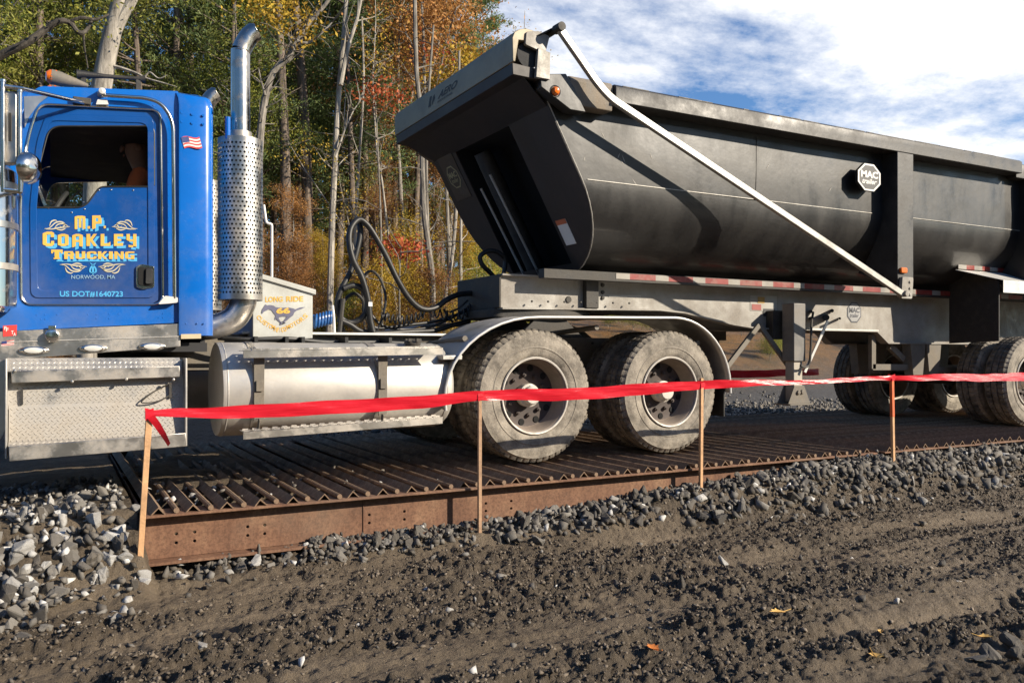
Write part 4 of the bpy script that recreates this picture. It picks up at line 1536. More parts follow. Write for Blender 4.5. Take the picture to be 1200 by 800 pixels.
# skirt below the door with three lights, filler cap, stickers
SK = [(-64, 391, .005), (211.5, 379, .005), (211.5, 406, .005), (-64, 427, .005)]
skirt = side_plate('cab_skirt', SK, STEEL, TR, NY - .02, NY + .02, both=True)
def onskirt(px, py): return P(px, py, NY - .021)
a_, b_ = P(-64, 403, NY - .02), P(211.5, 394, NY - .02)
MB().bar(Vector((a_.x, NY - .014, a_.z)), Vector((b_.x, NY - .014, b_.z)), .02, .006, up=(0, 0, 1)).build('skirt_seam', ALU, cab)
for px, py in ((39.5, 410.5), (109, 408), (178, 406)):
    p = P(px, py, NY - .022)
    L = MB()
    vs, fs = [], []
    n = 24
    for j, (rr, h) in enumerate(((1.0, .0), (.96, -.012), (.8, -.022), (.62, -.024))):
        for i in range(n):
            t = 2 * math.pi * i / n
            vs.append((p.x + .082 * rr * math.cos(t), p.y + h, p.z + .026 * rr * math.sin(t)))
    for j in range(3):
        for i in range(n):
            fs.append((j * n + i, j * n + (i + 1) % n, (j + 1) * n + (i + 1) % n, (j + 1) * n + i))
    L.add(vs, fs, 0, True)
    lo = L.build('skirt_light', CHROME, TR)
    vs, fs = [(p.x, p.y - .034, p.z)], []
    for i in range(n):
        t = 2 * math.pi * i / n
        vs.append((p.x + .05 * math.cos(t), p.y - .025, p.z + .0165 * math.sin(t)))
    fs = [(0, 1 + i, 1 + (i + 1) % n) for i in range(n)]
    MB().add(vs, fs, 0, True).build('skirt_lens', CLEARL, lo)
p = P(61, 393.5, NY - .02)
mb = MB().lathe([(0, -.05), (.034, -.05), (.04, -.042), (.04, 0)], p, n=26)
mb.box(p.x - .02, p.x + .02, p.y - .03, p.y, p.z + .036, p.z + .062)
mb.build('filler_cap', CHROME, cab, bevel=.002)
mb = MB()
SKY_ = NY - .0215
mb.plate(tr([(3.5, 394.5), (19.5, 393), (20, 380.5), (3.5, 381.5)], SKY_), XZ, SKY_ - .0008, SKY_)
mb.plate(tr([(1.5, 406), (16.5, 404), (16.5, 398.3), (1.5, 399.8)], SKY_), XZ, SKY_ - .0008, SKY_, mi=1)
SK2 = SKY_ - .002
for k in range(4):
    y = 405.2 - k * 1.55
    mb.add([P(2, y, SK2), P(16.3, y - 1.6, SK2), P(16.3, y - 2.35, SK2), P(2, y - .75, SK2)], [(0, 1, 2, 3)], 2)
mb.add([P(1.8, 403, SK2 - .001), P(8, 402.4, SK2 - .001), P(8, 399.2, SK2 - .001), P(1.8, 399.9, SK2 - .001)], [(0, 1, 2, 3)], 3)
for ch, px, py in (('P', 4.8, 386.5), ('T', 13.0, 391.5), ('A', 15.6, 393.6), ('F', 7.0, 388.2)):
    px_text(mb, ch, SK2, (px, py), (px + 3.0, py - .2), 4.0, 1, .02)
mb.build('stickers', [REDS, WHITES, REDS, NAVYS], cab, recalc=False)

# mirror, convex mirror and its arms
mr = sub_empty('mirror', TR, TR.location)
MY = 5.43
m0, m1 = P(-12, 103, MY), P(21, 193, MY)
mb = MB().plate(rpoly([(m0.x, m1.z), (m1.x, m1.z), (m1.x, m0.z), (m0.x, m0.z)], .03), XY and (lambda u, v, d: (u, MY + d + (u - m1.x) * -.3, v)), 0, .05)
mb.build('mirror_shell', STEEL, mr, bevel=.012)
mb = MB().plate(rpoly(tr([(9.5, 165), (9.5, 132), (13, 132), (13, 165)], MY), .005), (lambda u, v, d: (u, MY - .004 + d + (u - m1.x) * -.3, v)), -.003, .003)
mb.build('mirror_light', CHASSIS, mr)
mb = MB()
for px in (3.5, 23.5):
    a, b_ = P(px, 96 if px < 10 else 108, MY - .0), P(px, 225, MY)
    mb.tube([a, b_], .011, 10)
    mb.tube([a, a + Vector((0, 0, .012))], .015, 10)
mb.tube([P(5, 101, MY), P(26, 104, MY - .0), P(100, 121, NY - .01)], .012, 10)
mb.tube([P(3.5, 222, MY), P(23.5, 225, MY), P(26, 228, NY - .02)], .012, 10)
mb.build('mirror_arm', CHROME, mr)
mb = MB()
q = P(96, 119, NY)
mb.box(q.x - .05, q.x + .05, NY - .035, NY, q.z - .022, q.z + .018)
mb.build('mirror_mount', CHASSIS, mr, bevel=.005)
c = P(33, 197, MY + .03)
mb = MB()
prof = [(0, .055), (.045, .048), (.075, .032), (.09, .008), (.092, -.005), (.085, -.012), (0, -.012)]
mb.lathe(prof, c, axis=(.82, -.57, -.05), n=32)
mb.build('convex_mirror', CHROME, mr)
MB().tube([c, P(24, 205, MY)], .008, 8).build('convex_mirror_arm', CHROME, mr)

# air cleaner
ac = sub_empty('air_cleaner', TR, TR.location)
p = P(22, 280, 5.72)
cx_ = p.x - .20
zt_, zb_ = P(22, 197, 5.72).z, P(22, 366, 5.72).z
mb = MB().lathe([(0, zb_ - .0), (.14, zb_), (.15, zb_ + .02), (.19, zb_ + .03), (.192, zb_ + .26), (.192, zt_ - .1), (.188, zt_ - .03), (.16, zt_), (0, zt_ + .01)], (cx_, 5.74, 0), axis=(0, 0, 1), n=48)
mb.build('canister', CHROME, ac)
mb = MB()
for z in (zb_ + .26, zb_ + .5, zt_ - .12):
    mb.lathe([(.193, z - .02), (.199, z - .018), (.199, z + .018), (.193, z + .02)], (cx_, 5.74, 0), axis=(0, 0, 1), n=48)
mb.build('band', STEEL, ac)
MB().lathe([(0, zt_ + .01), (.12, zt_ + .02), (.15, zt_ + .10), (.13, zt_ + .2), (0, zt_ + .22)], (cx_, 5.74, 0), axis=(0, 0, 1), n=36).build('intake_cap', CHROME, ac)

# hood, front fender, grille, bumper (left of the photo's frame)
mb = MB()
secs = [(-.50, .72, 1.55, 2.46), (-1.2, .62, 1.5, 2.38), (-2.0, .52, 1.42, 2.28), (-2.55, .47, 1.35, 2.2)]
vs, fs = [], []
for x, hw, zb, zt in secs:
    ring = [(-hw, zb), (-hw, zt - .2), (-hw * .86, zt - .05), (-hw * .5, zt), (0, zt + .02), (hw * .5, zt), (hw * .86, zt - .05), (hw, zt - .2), (hw, zb)]
    vs += [(x, CY + y, z) for y, z in ring]
for i in range(len(secs) - 1):
    for j in range(8):
        fs.append((i * 9 + j, i * 9 + j + 1, (i + 1) * 9 + j + 1, (i + 1) * 9 + j))
fs += [tuple(range(9)), tuple(range(27, 36))]
mb.add(vs, fs, 0, True)
mb.build('hood', BLUE, TR, angle=50)
for s in (0, 1):
    mb = MB(); vs, fs = [], []
    for k in range(15):
        a = R(-8 + 196 * k / 14)
        rr = .66
        x, z = -1.75 + rr * math.cos(a), .82 + rr * 1.02 * math.sin(a)
        for j, yy in enumerate((5.60, 5.64, 5.8, 6.2, 6.4)):
            vs.append((x, yy if s == 0 else 2 * CY - yy, z + (-.04, 0, .01, .03, .05)[j]))
    for k in range(14):
        for j in range(4):
            fs.append((k * 5 + j, k * 5 + j + 1, (k + 1) * 5 + j + 1, (k + 1) * 5 + j))
    o = mb.add(vs, fs, 0, True).build('front_fender', BLUE, TR, recalc=False)
    so = o.modifiers.new('sheet', 'SOLIDIFY'); so.thickness = .012
mb = MB().box(-2.60, -2.552, CY - .44, CY + .44, 1.05, 2.16)
for k in range(12):
    mb.box(-2.615, -2.602, CY - .40 + k * .068, CY - .385 + k * .068, 1.08, 2.12)
mb.build('grille', CHROME, TR, bevel=.006)
MB().plate(rpoly([(5.65, .55), (8.07, .55), (8.07, .95), (5.65, .95)], .06), YZ, -2.95, -2.90).build('bumper', CHROME, TR, bevel=.01)
for y in (5.9, 2 * CY - 5.9):
    MB().lathe([(0, -.1), (.1, -.08), (.11, 0), (.08, .12), (0, .16)], (-2.45, y, 1.45), axis=(1, 0, 0), n=24).build('headlight', CHROME, TR)
# rear skirt of the front fender seen at the frame's left edge
side_plate('fender_skirt', [(-40, 540, .05), (-40, 424, .01), (8, 421, .01), (8, 500, .06), (2, 515, .05)], STEEL, TR, 5.74, 5.78, both=True)

# ---- step box -----------------------------------------------------------
sb = sub_empty('step_box', TR, TR.location)
xl, xr = -.235, .735
MB().box(xl, xr, 5.775, 6.40, .90, 1.45).build('box_body', ALU, sb, bevel=.004)


def tread_plate(mb, fn, w, h, mi=0, pitch=.030):
    """Raised lozenges of a chequer plate, w x h, as geometry."""
    rows_ = int(h / (pitch * .62)); cols = int(w / pitch)
    for r_ in range(rows_):
        for c_ in range(cols):
            u = (c_ + .5 + (.5 if r_ % 2 else 0)) * pitch; v = (r_ + .5) * pitch * .62
            if u > w - .012:
                continue
            a = R(38 if r_ % 2 else -38)
            L, W_, H = .0125, .0038, .0030
            ca, sa = math.cos(a), math.sin(a)
            q = [(L, 0), (0, W_), (-L, 0), (0, -W_)]
            q = [(u + x * ca - y * sa, v + x * sa + y * ca) for x, y in q]
            vs = [fn(x, y, 0) for x, y in q] + [fn(u + L * .45 * ca, v + L * .45 * sa, H), fn(u - L * .45 * ca, v - L * .45 * sa, H)]
            mb.add(vs, [(0, 1, 4), (1, 2, 5, 4), (2, 3, 5), (3, 0, 4, 5)], mi)


# upper tread (slopes out), its lip, the recessed chequer face, the lower tread and lip
def slab(name, ytop, ztop, ybot, zbot, x0, x1, mats=TREAD, lz=True):
    mb = MB()
    A, B = Vector((x0, ytop, ztop)), Vector((x0, ybot, zbot))
    e = (A - B); L = e.length; e.normalize()
    nrm = Vector((0, -e.z, e.y)); 
    if nrm.y > 0: nrm = -nrm
    fn = lambda u, v, d: Vector((x0 + u, 0, 0)) + Vector((0, ybot, zbot)) + e * v + nrm * d
    mb.plate([(0, 0), (x1 - x0, 0), (x1 - x0, L), (0, L)], fn, 0, -.005)
    if lz:
        tread_plate(mb, lambda u, v, d: fn(u, v, d), x1 - x0, L)
    return mb.build(name, mats, sb)


slab('upper_tread', 5.772, 1.462, 5.70, 1.385, xl, xr - .02)
slab('chequer_face', 5.755, 1.345, 5.745, 1.16, xl, xr)
slab('lower_face', 5.744, 1.185, 5.715, .965, xl + .005, xr, )
slab('lower_tread', 5.70, .975, 5.648, .952, xl + .005, xr)
a, b_ = P(15, 444, 5.69), P(207, 437, 5.69)
MB().bar((xl + .02, 5.69, 1.352), (xr - .03, 5.69, 1.375), .026, .07).build('upper_lip', STEEL, sb, bevel=.003)
MB().bar((xl + .01, 5.64, .91), (xr, 5.64, .945), .026, .085).build('lower_lip', STEEL, sb, bevel=.003)
mb = MB().box(xr, xr + .012, 5.66, 6.4, .90, 1.46); mb.box(xl - .012, xl, 5.66, 6.4, .88, 1.46)
mb.build('end_plate', ALU, sb, bevel=.003)
mb = MB()
for px, py0, py1 in ((25.5, 456, 474), (199.5, 448, 466)):
    mb.bar(P(px, py0, 5.735), P(px, py1, 5.735), .014, .012, up=(0, 1, 0))
mb.tube(smooth_path([P(199, 463, 5.73), P(185, 470, 5.72), P(168, 472, 5.715), P(167, 469, 5.715), P(180, 459, 5.73), P(197, 450, 5.735)], 5), .0045, 6)
mb.build('latch', CHASSIS, sb)
mb = MB()
for px, py in ((17, 434.5), (84.5, 447), (148, 444), (203, 444.5)):
    mb.lathe([(0, -.016), (.009, -.014), (.01, 0)], P(px, py, 5.675), n=10)
mb.build('bolt', STEEL, sb)

# ---- exhaust ------------------------------------------------------------
SX, SY = 1.148, 6.05
def stack(y):
    st_ = sub_empty('exhaust_stack', TR, TR.location)
    z0, z1 = 1.862, 2.975
    mb = MB()
    r_, cols, rws = .150, 34, 34
    dth = 2 * math.pi / cols; dz = (z1 - z0 - .06) / rws
    for j in range(rws):
        for i in range(cols):
            th0 = (i + (.5 if j % 2 else 0)) * dth; zc = z0 + .03 + (j + .5) * dz
            sq = [(-.5, -.5), (0, -.5), (.5, -.5), (.5, 0), (.5, .5), (0, .5), (-.5, .5), (-.5, 0)]
            vs = []
            for u, v in sq:
                vs.append((SX + r_ * math.cos(th0 + u * dth), y + r_ * math.sin(th0 + u * dth), zc + v * dz))
            for u, v in sq:
                l = math.hypot(u, v); k = .26 / l
                vs.append((SX + r_ * math.cos(th0 + u * k * dth * 1.15), y + r_ * math.sin(th0 + u * k * dth * 1.15), zc + v * k * dz))
            mb.add(vs, [(q, (q + 1) % 8, 8 + (q + 1) % 8, 8 + q) for q in range(8)], 0, True)
    for za, zb in ((z0 - .002, z0 + .03), (z1 - .03, z1 + .002)):
        mb.lathe([(r_, za), (r_ + .001, zb)], (SX, y, 0), axis=(0, 0, 1), n=cols * 2)
    o = mb.build('heat_shield', STEEL, st_, recalc=False, angle=30)
    MB().lathe([(0, z0 + .02), (.120, z0 + .02), (.122, z1 - .03), (.08, z1 - .01), (0, z1)], (SX, y, 0), axis=(0, 0, 1), n=32).build('muffler', CHASSIS, st_)
    zt = P(282, 60, SY).z
    path = [(SX, y, z1 - .05), (SX, y, zt - .06), (SX + .005, y, zt), (SX + .03, y, zt + .06), (SX + .062, y, zt + .115), (SX + .105, y, zt + .155)]
    pts = smooth_path(path, 6)
    mb = MB()
    n = 24
    mb.tube(pts, .066, n, caps=False)
    # mitre-cut mouth: vertical cut
    k0 = (len(pts) - 1) * n
    for j in range(n):
        x, yy, z = mb.v[k0 + j]
        mb.v[k0 + j] = (SX + .085 + .02 * (z - zt), yy, z)
    o = mb.build('stack_pipe', STACKM, st_, recalc=False)
    so = o.modifiers.new('wall', 'SOLIDIFY'); so.thickness = .004; so.offset = -1
    MB().lathe([(.067, z1 + .0), (.078, z1), (.078, z1 + .06), (.067, z1 + .062)], (SX, y, 0), axis=(0, 0, 1), n=24).build('clamp', STEEL, st_)
    mb = MB().tube(smooth_path([(SX + .03, y + .02, z0 + .05), (SX + .02, y + .02, z0 - .03), (SX - .04, y + .03, z0 - .13), (SX - .16, y + .06, z0 - .185), (SX - .34, y + .12, z0 - .20)], 6), .088, 20)
    mb.build('exhaust_elbow', STEEL, st_)
    # blue stand-off pipe beside the shield
    MB().tube([(SX - .10, y - .09, z1 - .02), (SX - .10, y - .09, z1 + .13)], .018, 10).build('bracket_post', BLUE, st_)
stack(SY)
stack(2 * CY - SY)

# ---- headache box on the frame -----------------------------------------
hx = sub_empty('tool_box', TR, TR.location)
BY = 6.25
ol = [(p.x, p.z) for p in (P(296, 399, BY), P(366.5, 396.5, BY), P(366.5, 343.5, BY), P(296, 322.5, BY))]
MB().plate(ol, XZ, BY, BY + .85).build('box_shell', BOXW, hx, bevel=.006)
lp0, lp1 = P(294, 320, BY), P(366.5, 342, BY)
mb = MB().add([Vector((lp0.x, BY - .018, lp0.z - .022)), Vector((lp1.x + .02, BY - .018, lp1.z - .022)), Vector((lp1.x + .02, BY - .018, lp1.z + .016)), Vector((lp0.x, BY - .018, lp0.z + .016)),
               Vector((lp0.x, BY + .87, lp0.z - .022)), Vector((lp1.x + .02, BY + .87, lp1.z - .022)), Vector((lp1.x + .02, BY + .87, lp1.z + .016)), Vector((lp0.x, BY + .87, lp0.z + .016))],
              [(0, 1, 2, 3), (4, 7, 6, 5), (0, 4, 5, 1), (1, 5, 6, 2), (2, 6, 7, 3), (3, 7, 4, 0)])
mb.build('box_lid', BOXW, hx, bevel=.004)
BL_ = BY - .0025
mb = MB()
px_text(mb, 'LONG', BL_, (311, 354), (331.5, 353.6), 6.4, 0, .03)
px_text(mb, 'RIDE', BL_, (335.5, 353.5), (355.5, 353.2), 6.4, 0, .03)
# arc of lettering under the horse
def arc_text(s, p0, p1, sag, h, bold, shear=0.0):
    n = len(s)
    for i, ch in enumerate(s):
        if ch == ' ':
            continue
        def pos(t):
            return (p0[0] + (p1[0] - p0[0]) * t, p0[1] + (p1[1] - p0[1]) * t + sag * 4 * t * (1 - t))
        a_, b2 = pos(i / n), pos((i + .86) / n)
        dx, dy = b2[0] - a_[0], b2[1] - a_[1]; L = math.hypot(dx, dy)
        nx_, ny_ = dy / L, -dx / L
        ins = .32 if ch in 'Iil1' else 0
        put_text(mb, ch, P(a_[0] + dx * ins, a_[1] + dy * ins, BL_), P(b2[0] - dx * ins, b2[1] - dy * ins, BL_), P(a_[0] + dx * ins + nx_ * h, a_[1] + dy * ins + ny_ * h, BL_), 0, bold, shear)
arc_text('CUSTOM', (300, 372), (322, 386.5), 2.6, 5.2, .02)
arc_text('Welco', (320, 388), (337, 387.5), 1.5, 5.6, .015, .3)
arc_text('MOTORS', (337, 386), (362, 370), 2.0, 5.2, .02)
mb.build('gold_lettering', GOLD, hx, recalc=False)
HORSE = [(306.3, 366.8), (307.2, 362.5), (309.5, 359), (311.2, 356.4), (313, 357.8), (316, 357.2), (320.5, 358.0), (323.5, 360), (330, 360.6), (338, 360.2), (343.5, 361.2), (346, 362.4), (351, 360.3), (358, 359.6),
         (354, 361.6), (348, 363.6), (345, 366), (343.5, 369.5), (339.5, 372.5), (336.5, 375.2), (333, 377.6), (328.5, 381), (327.8, 380.0), (330.5, 377.6), (333.5, 374.4), (336, 371), (332, 370.6), (327.5, 371.4), (326.5, 373),
         (329, 376.6), (334, 377.5), (335, 378.4), (328.5, 378.2), (324.5, 374.6), (324, 372.6), (322.8, 375.2), (322, 373.5), (323, 369.5), (320.5, 366.5), (318.2, 363.2), (315, 362.4), (311.8, 364), (309, 365.4), (307.6, 367.5)]
HL = BY - .0045
pts2 = [P(x, y, HL) for x, y in HORSE]
tri = tessellate_polygon([[Vector((p.x, p.z, 0)) for p in pts2]])
MB().add(pts2, [tuple(t) for t in tri]).build('horse_emblem', SLATE, hx, recalc=False)
mb = MB()
px_text(mb, '66', HL - .002, (323.8, 367.6), (340, 367.3), 7, 0, .05)
mb.build('emblem_number', GOLD, hx, recalc=False)
p0, p1 = P(318.5, 331, BY + .1), P(318.5, 262, BY + .1)
MB().tube(bend([P(318.5, 331, BY + .08), P(318.5, 262.5, BY + .08), P(312, 261.5, BY + .08), P(309, 240, BY + .08)], .03), .0105, 8).build('hand_rail', WHITE_ALU, hx)

# ---- fuel tank ----------------------------------------------------------
ft = sub_empty('fuel_tank', TR, TR.location)
TX0, TX1, TYC, TZC, TRD = .965, 2.60, 5.945, 1.245, .318
prof = [(0, TX0 + .02), (.2, TX0 + .018), (.28, TX0 + .006), (.312, TX0 + .0), (TRD, TX0 + .02), (TRD, TX1 - .05), (.312, TX1 - .02), (.285, TX1 + .01), (.2, TX1 + .035), (0, TX1 + .045)]
MB().lathe([(r, h) for r, h in prof], (0, TYC, TZC), axis=(1, 0, 0), n=72).build('tank_shell', ALU_TANK, ft)
mb = MB()
for h in (TX0 + .028, TX1 - .055):
    mb.lathe([(TRD, h - .006), (TRD + .003, h), (TRD, h + .006)], (0, TYC, TZC), axis=(1, 0, 0), n=72)
mb.build('weld_bead', ALU, ft)
mb = MB()
for px in (301, 446):
    x = P(px, 450, TYC - TRD).x
    mb.lathe([(TRD + .002, x - .026), (TRD + .007, x - .024), (TRD + .007, x + .024), (TRD + .002, x + .026)], (0, TYC, TZC), axis=(1, 0, 0), n=64)
mb.build('tank_strap', STEEL, ft)
for px in (301, 446):
    mb = MB()
    x = P(px, 450, TYC - TRD).x + .012
    mb.plate(rpoly([(x - .03, 1.06), (x + .03, 1.06), (x + .035, 1.47), (x - .035, 1.47)], .005), XZ, TYC - TRD - .016, TYC - TRD - .010)
    mb.box(x - .022, x + .022, TYC - TRD - .03, TYC - TRD - .016, 1.24, 1.31)
    mb.bar((x, TYC - TRD - .012, 1.06), (x, TYC - TRD + .02, .985), .045, .006, up=(1, 0, 0))
    mb.tube([(x - .03, TYC - TRD - .012, 1.05), (x - .03, TYC - TRD - .012, 1.40)], .006, 6)
    mb.build('step_bracket', CHASSIS_GREY, ft, bevel=.002)
# serrated treads
def tank_step(name, x0, x1, za, zb, y0, y1):
    mb = MB()
    mb.add([(x0, y0, za - .05), (x1, y0, zb - .05), (x1, y0, zb), (x0, y0, za), (x0, y0 + .006, za - .05), (x1, y0 + .006, zb - .05), (x1, y0 + .006, zb), (x0, y0 + .006, za)],
           [(0, 1, 2, 3), (4, 7, 6, 5), (0, 4, 5, 1), (3, 2, 6, 7), (0, 3, 7, 4), (1, 5, 6, 2)])
    nst = int((x1 - x0) / .062)
    zf = lambda x: za + (zb - za) * (x - x0) / (x1 - x0)
    hs = []
    for r_ in range(2):
        for k in range(nst):
            u = x0 + (k + .5 + .0 * r_) * (x1 - x0) / nst
            yc = y0 + .035 + r_ * (y1 - y0 - .07)
            hs.append([(u - .018, yc - .012), (u + .018, yc - .012), (u + .018, yc + .012), (u - .018, yc + .012)])
    mb.plate([(x0, y0), (x1, y0), (x1, y1), (x0, y1)], lambda u, v, d: (u, v, zf(u) + d), -.004, 0, hs)
    for h in hs:
        (a, y_), (b2, _) = h[0], h[1]
        y2 = h[2][1]
        mb.add([(a, y_, zf(a)), (b2, y_, zf(a)), (b2, y_, zf(a) + .012), (a, y_, zf(a) + .012), (a + .008, y_ + .004, zf(a)), ], [(0, 1, 2, 3)])
    return mb.build(name, STEEL, ft, bevel=.0015)


tank_step('upper_step', 1.07, 2.47, 1.508, 1.530, TYC - TRD - .085, TYC - TRD + .075)
tank_step('lower_step', 1.07, 2.47, .985, 1.03, TYC - TRD - .08, TYC - TRD + .06)
mb = MB()
q = P(483, 404, TYC - .12)
mb.lathe([(.05, -.03), (.05, .01), (.062, .012), (.062, .035), (.05, .04), (0, .04)], (q.x, TYC - .12, TZC + .30), axis=(0, -.3, 1), n=22)
for k in range(5):
    t = k * 1.256
    mb.box(q.x + .05 * math.cos(t) - .012, q.x + .05 * math.cos(t) + .012, TYC - .14 + .05 * math.sin(t) - .012, TYC - .14 + .05 * math.sin(t) + .012, TZC + .33, TZC + .352)
mb.build('tank_cap', CHASSIS, ft)
mb = MB()
mb.tube(bend([(1.03, 6.25, 1.60), (1.25, 6.2, 1.585), (1.5, 6.22, 1.60), (1.8, 6.3, 1.57), (2.3, 6.38, 1.575), (2.75, 6.40, 1.56)], .1), .018, 8)
mb.tube(bend([(1.0, 6.2, 1.55), (1.3, 6.18, 1.562), (1.7, 6.3, 1.55), (2.6, 6.38, 1.54)], .1), .014, 8)
for x in (1.28, 1.5, 1.62, 1.95, 2.3):
    mb.box(x - .012, x + .012, 6.16, 6.40, 1.54, 1.61)
mb.build('cable_loom', RUBBER_BLK, TR)
# far tank, plain twin
o = MB().lathe([(r, h) for r, h in prof], (0, 2 * CY - TYC, TZC), axis=(1, 0, 0), n=40).build('fuel_tank', ALU_TANK, TR)

# ---- hoses behind the cab ----------------------------------------------
def px_path(l, n=8):
    return smooth_path([P(x, y, Y) for x, y, Y in l], n)
HOSE = RUBBER_BLK
mb = MB().tube(px_path([(438, 392, 6.75), (434, 375, 6.75), (431, 350, 6.75), (424, 325, 6.75), (414, 305, 6.75), (409.5, 285, 6.76), (411, 268, 6.78), (420, 257.5, 6.8), (430, 263, 6.8), (441, 279, 6.8), (453, 301, 6.8), (466, 328, 6.8), (480, 350, 6.82),
                        (494, 361.5, 6.84), (509, 361, 6.86), (524, 351, 6.9), (538, 345, 6.95), (556, 343.5, 7.0)]), .026, 10)
mb.build('air_hose', HOSE, TR)
mb = MB().tube(px_path([(421, 259, 6.86), (422, 275, 6.86), (418, 295, 6.85), (411, 318, 6.84), (402, 335, 6.82), (396, 350, 6.82), (396, 365, 6.82), (404, 376, 6.82), (416, 377, 6.82), (427, 369, 6.8), (430.5, 354, 6.8), (426, 340, 6.8), (414, 334.5, 6.8), (402, 338, 6.8)]), .024, 10)
mb.build('air_hose', HOSE, TR)
mb = MB().tube(px_path([(396, 374, 6.8), (410, 380, 6.8), (424, 388, 6.8), (450, 390, 6.8), (480, 388.5, 6.85), (510, 387, 6.9), (530, 381, 6.95), (550, 376, 7.0)]), .022, 10)
mb.build('air_hose', HOSE, TR)
# coiled lines
def coil(l, turns, rad, r, mat, parent, name):
    base = px_path(l, 12)
    n = turns * 14
    pts = []
    for i in range(n):
        f = i / (n - 1) * (len(base) - 1)
        k = min(int(f), len(base) - 2); c = base[k].lerp(base[k + 1], f - k)
        t = 2 * math.pi * i / 14
        pts.append(c + Vector((0.012 * math.sin(t), rad * math.sin(t), rad * math.cos(t))))
    return MB().tube(pts, r, 6).build(name, mat, parent)
coil([(449, 370, 6.85), (462, 374, 6.85), (474, 375, 6.85), (486, 372, 6.86), (497, 366, 6.88)], 9, .036, .008, HOSE, TR, 'coiled_line')
coil([(509, 366, 6.9), (522, 369, 6.9), (534, 370, 6.92), (545, 367, 6.95), (550, 361, 6.98)], 7, .042, .008, HOSE, TR, 'coiled_line')
coil([(368, 377, 6.72), (375, 375, 6.72), (382, 373, 6.72), (388, 372, 6.72)], 6, .05, .011, M('blue_coil', (.02, .10, .30), .35), TR, 'blue_coiled_line')
for l, r_ in (([(440, 391, 6.9), (448, 372, 6.9), (452, 350, 6.92), (447, 330, 6.94), (437, 318, 6.95), (428, 322, 6.95), (424, 338, 6.94), (430, 360, 6.92), (446, 380, 6.9), (470, 386, 6.92), (500, 384, 6.95), (530, 372, 6.98), (552, 358, 7.0)], .012),
              ([(404, 392, 6.86), (399, 370, 6.86), (404, 352, 6.87), (415, 344, 6.88), (425, 352, 6.88), (427, 368, 6.88), (440, 384, 6.9), (475, 381, 6.92), (512, 376, 6.95), (548, 364, 7.0)], .014)):
    MB().tube(px_path(l), r_, 8).build('air_hose', HOSE, TR)
mb = MB()
mb.tube([P(520, 362, 6.95), P(526, 373, 6.95), P(531, 377, 6.95)], .012, 8)
mb.tube([P(548, 352, 6.98), P(538, 361, 6.96), P(527, 366, 6.95)], .010, 8)
mb.tube([P(447, 371, 6.84), P(456, 369, 6.84)], .018, 8)
mb.build('line_fitting', HOSE, TR)
mb = MB()
mb.tube([P(392, 396, 6.72), P(391, 372, 6.72), P(389.5, 358, 6.74)], .013, 8)
mb.build('hose_post', WHITE_ALU, TR)
mb = MB()
mb.tube([P(397, 396, 6.78), P(402, 350, 6.78)], .02, 8)
mb.tube([P(433.5, 396, 6.78), P(433.5, 352, 6.78)], .022, 8)
mb.build('hose_post', CHASSIS, TR)
mb = MB().box(P(431, 360, 6.74).x - .0, P(435.5, 360, 6.74).x, 6.72, 6.735, P(433, 359, 6.74).z, P(433, 354, 6.74).z)
mb.build('hose_tag', WHITES, TR)

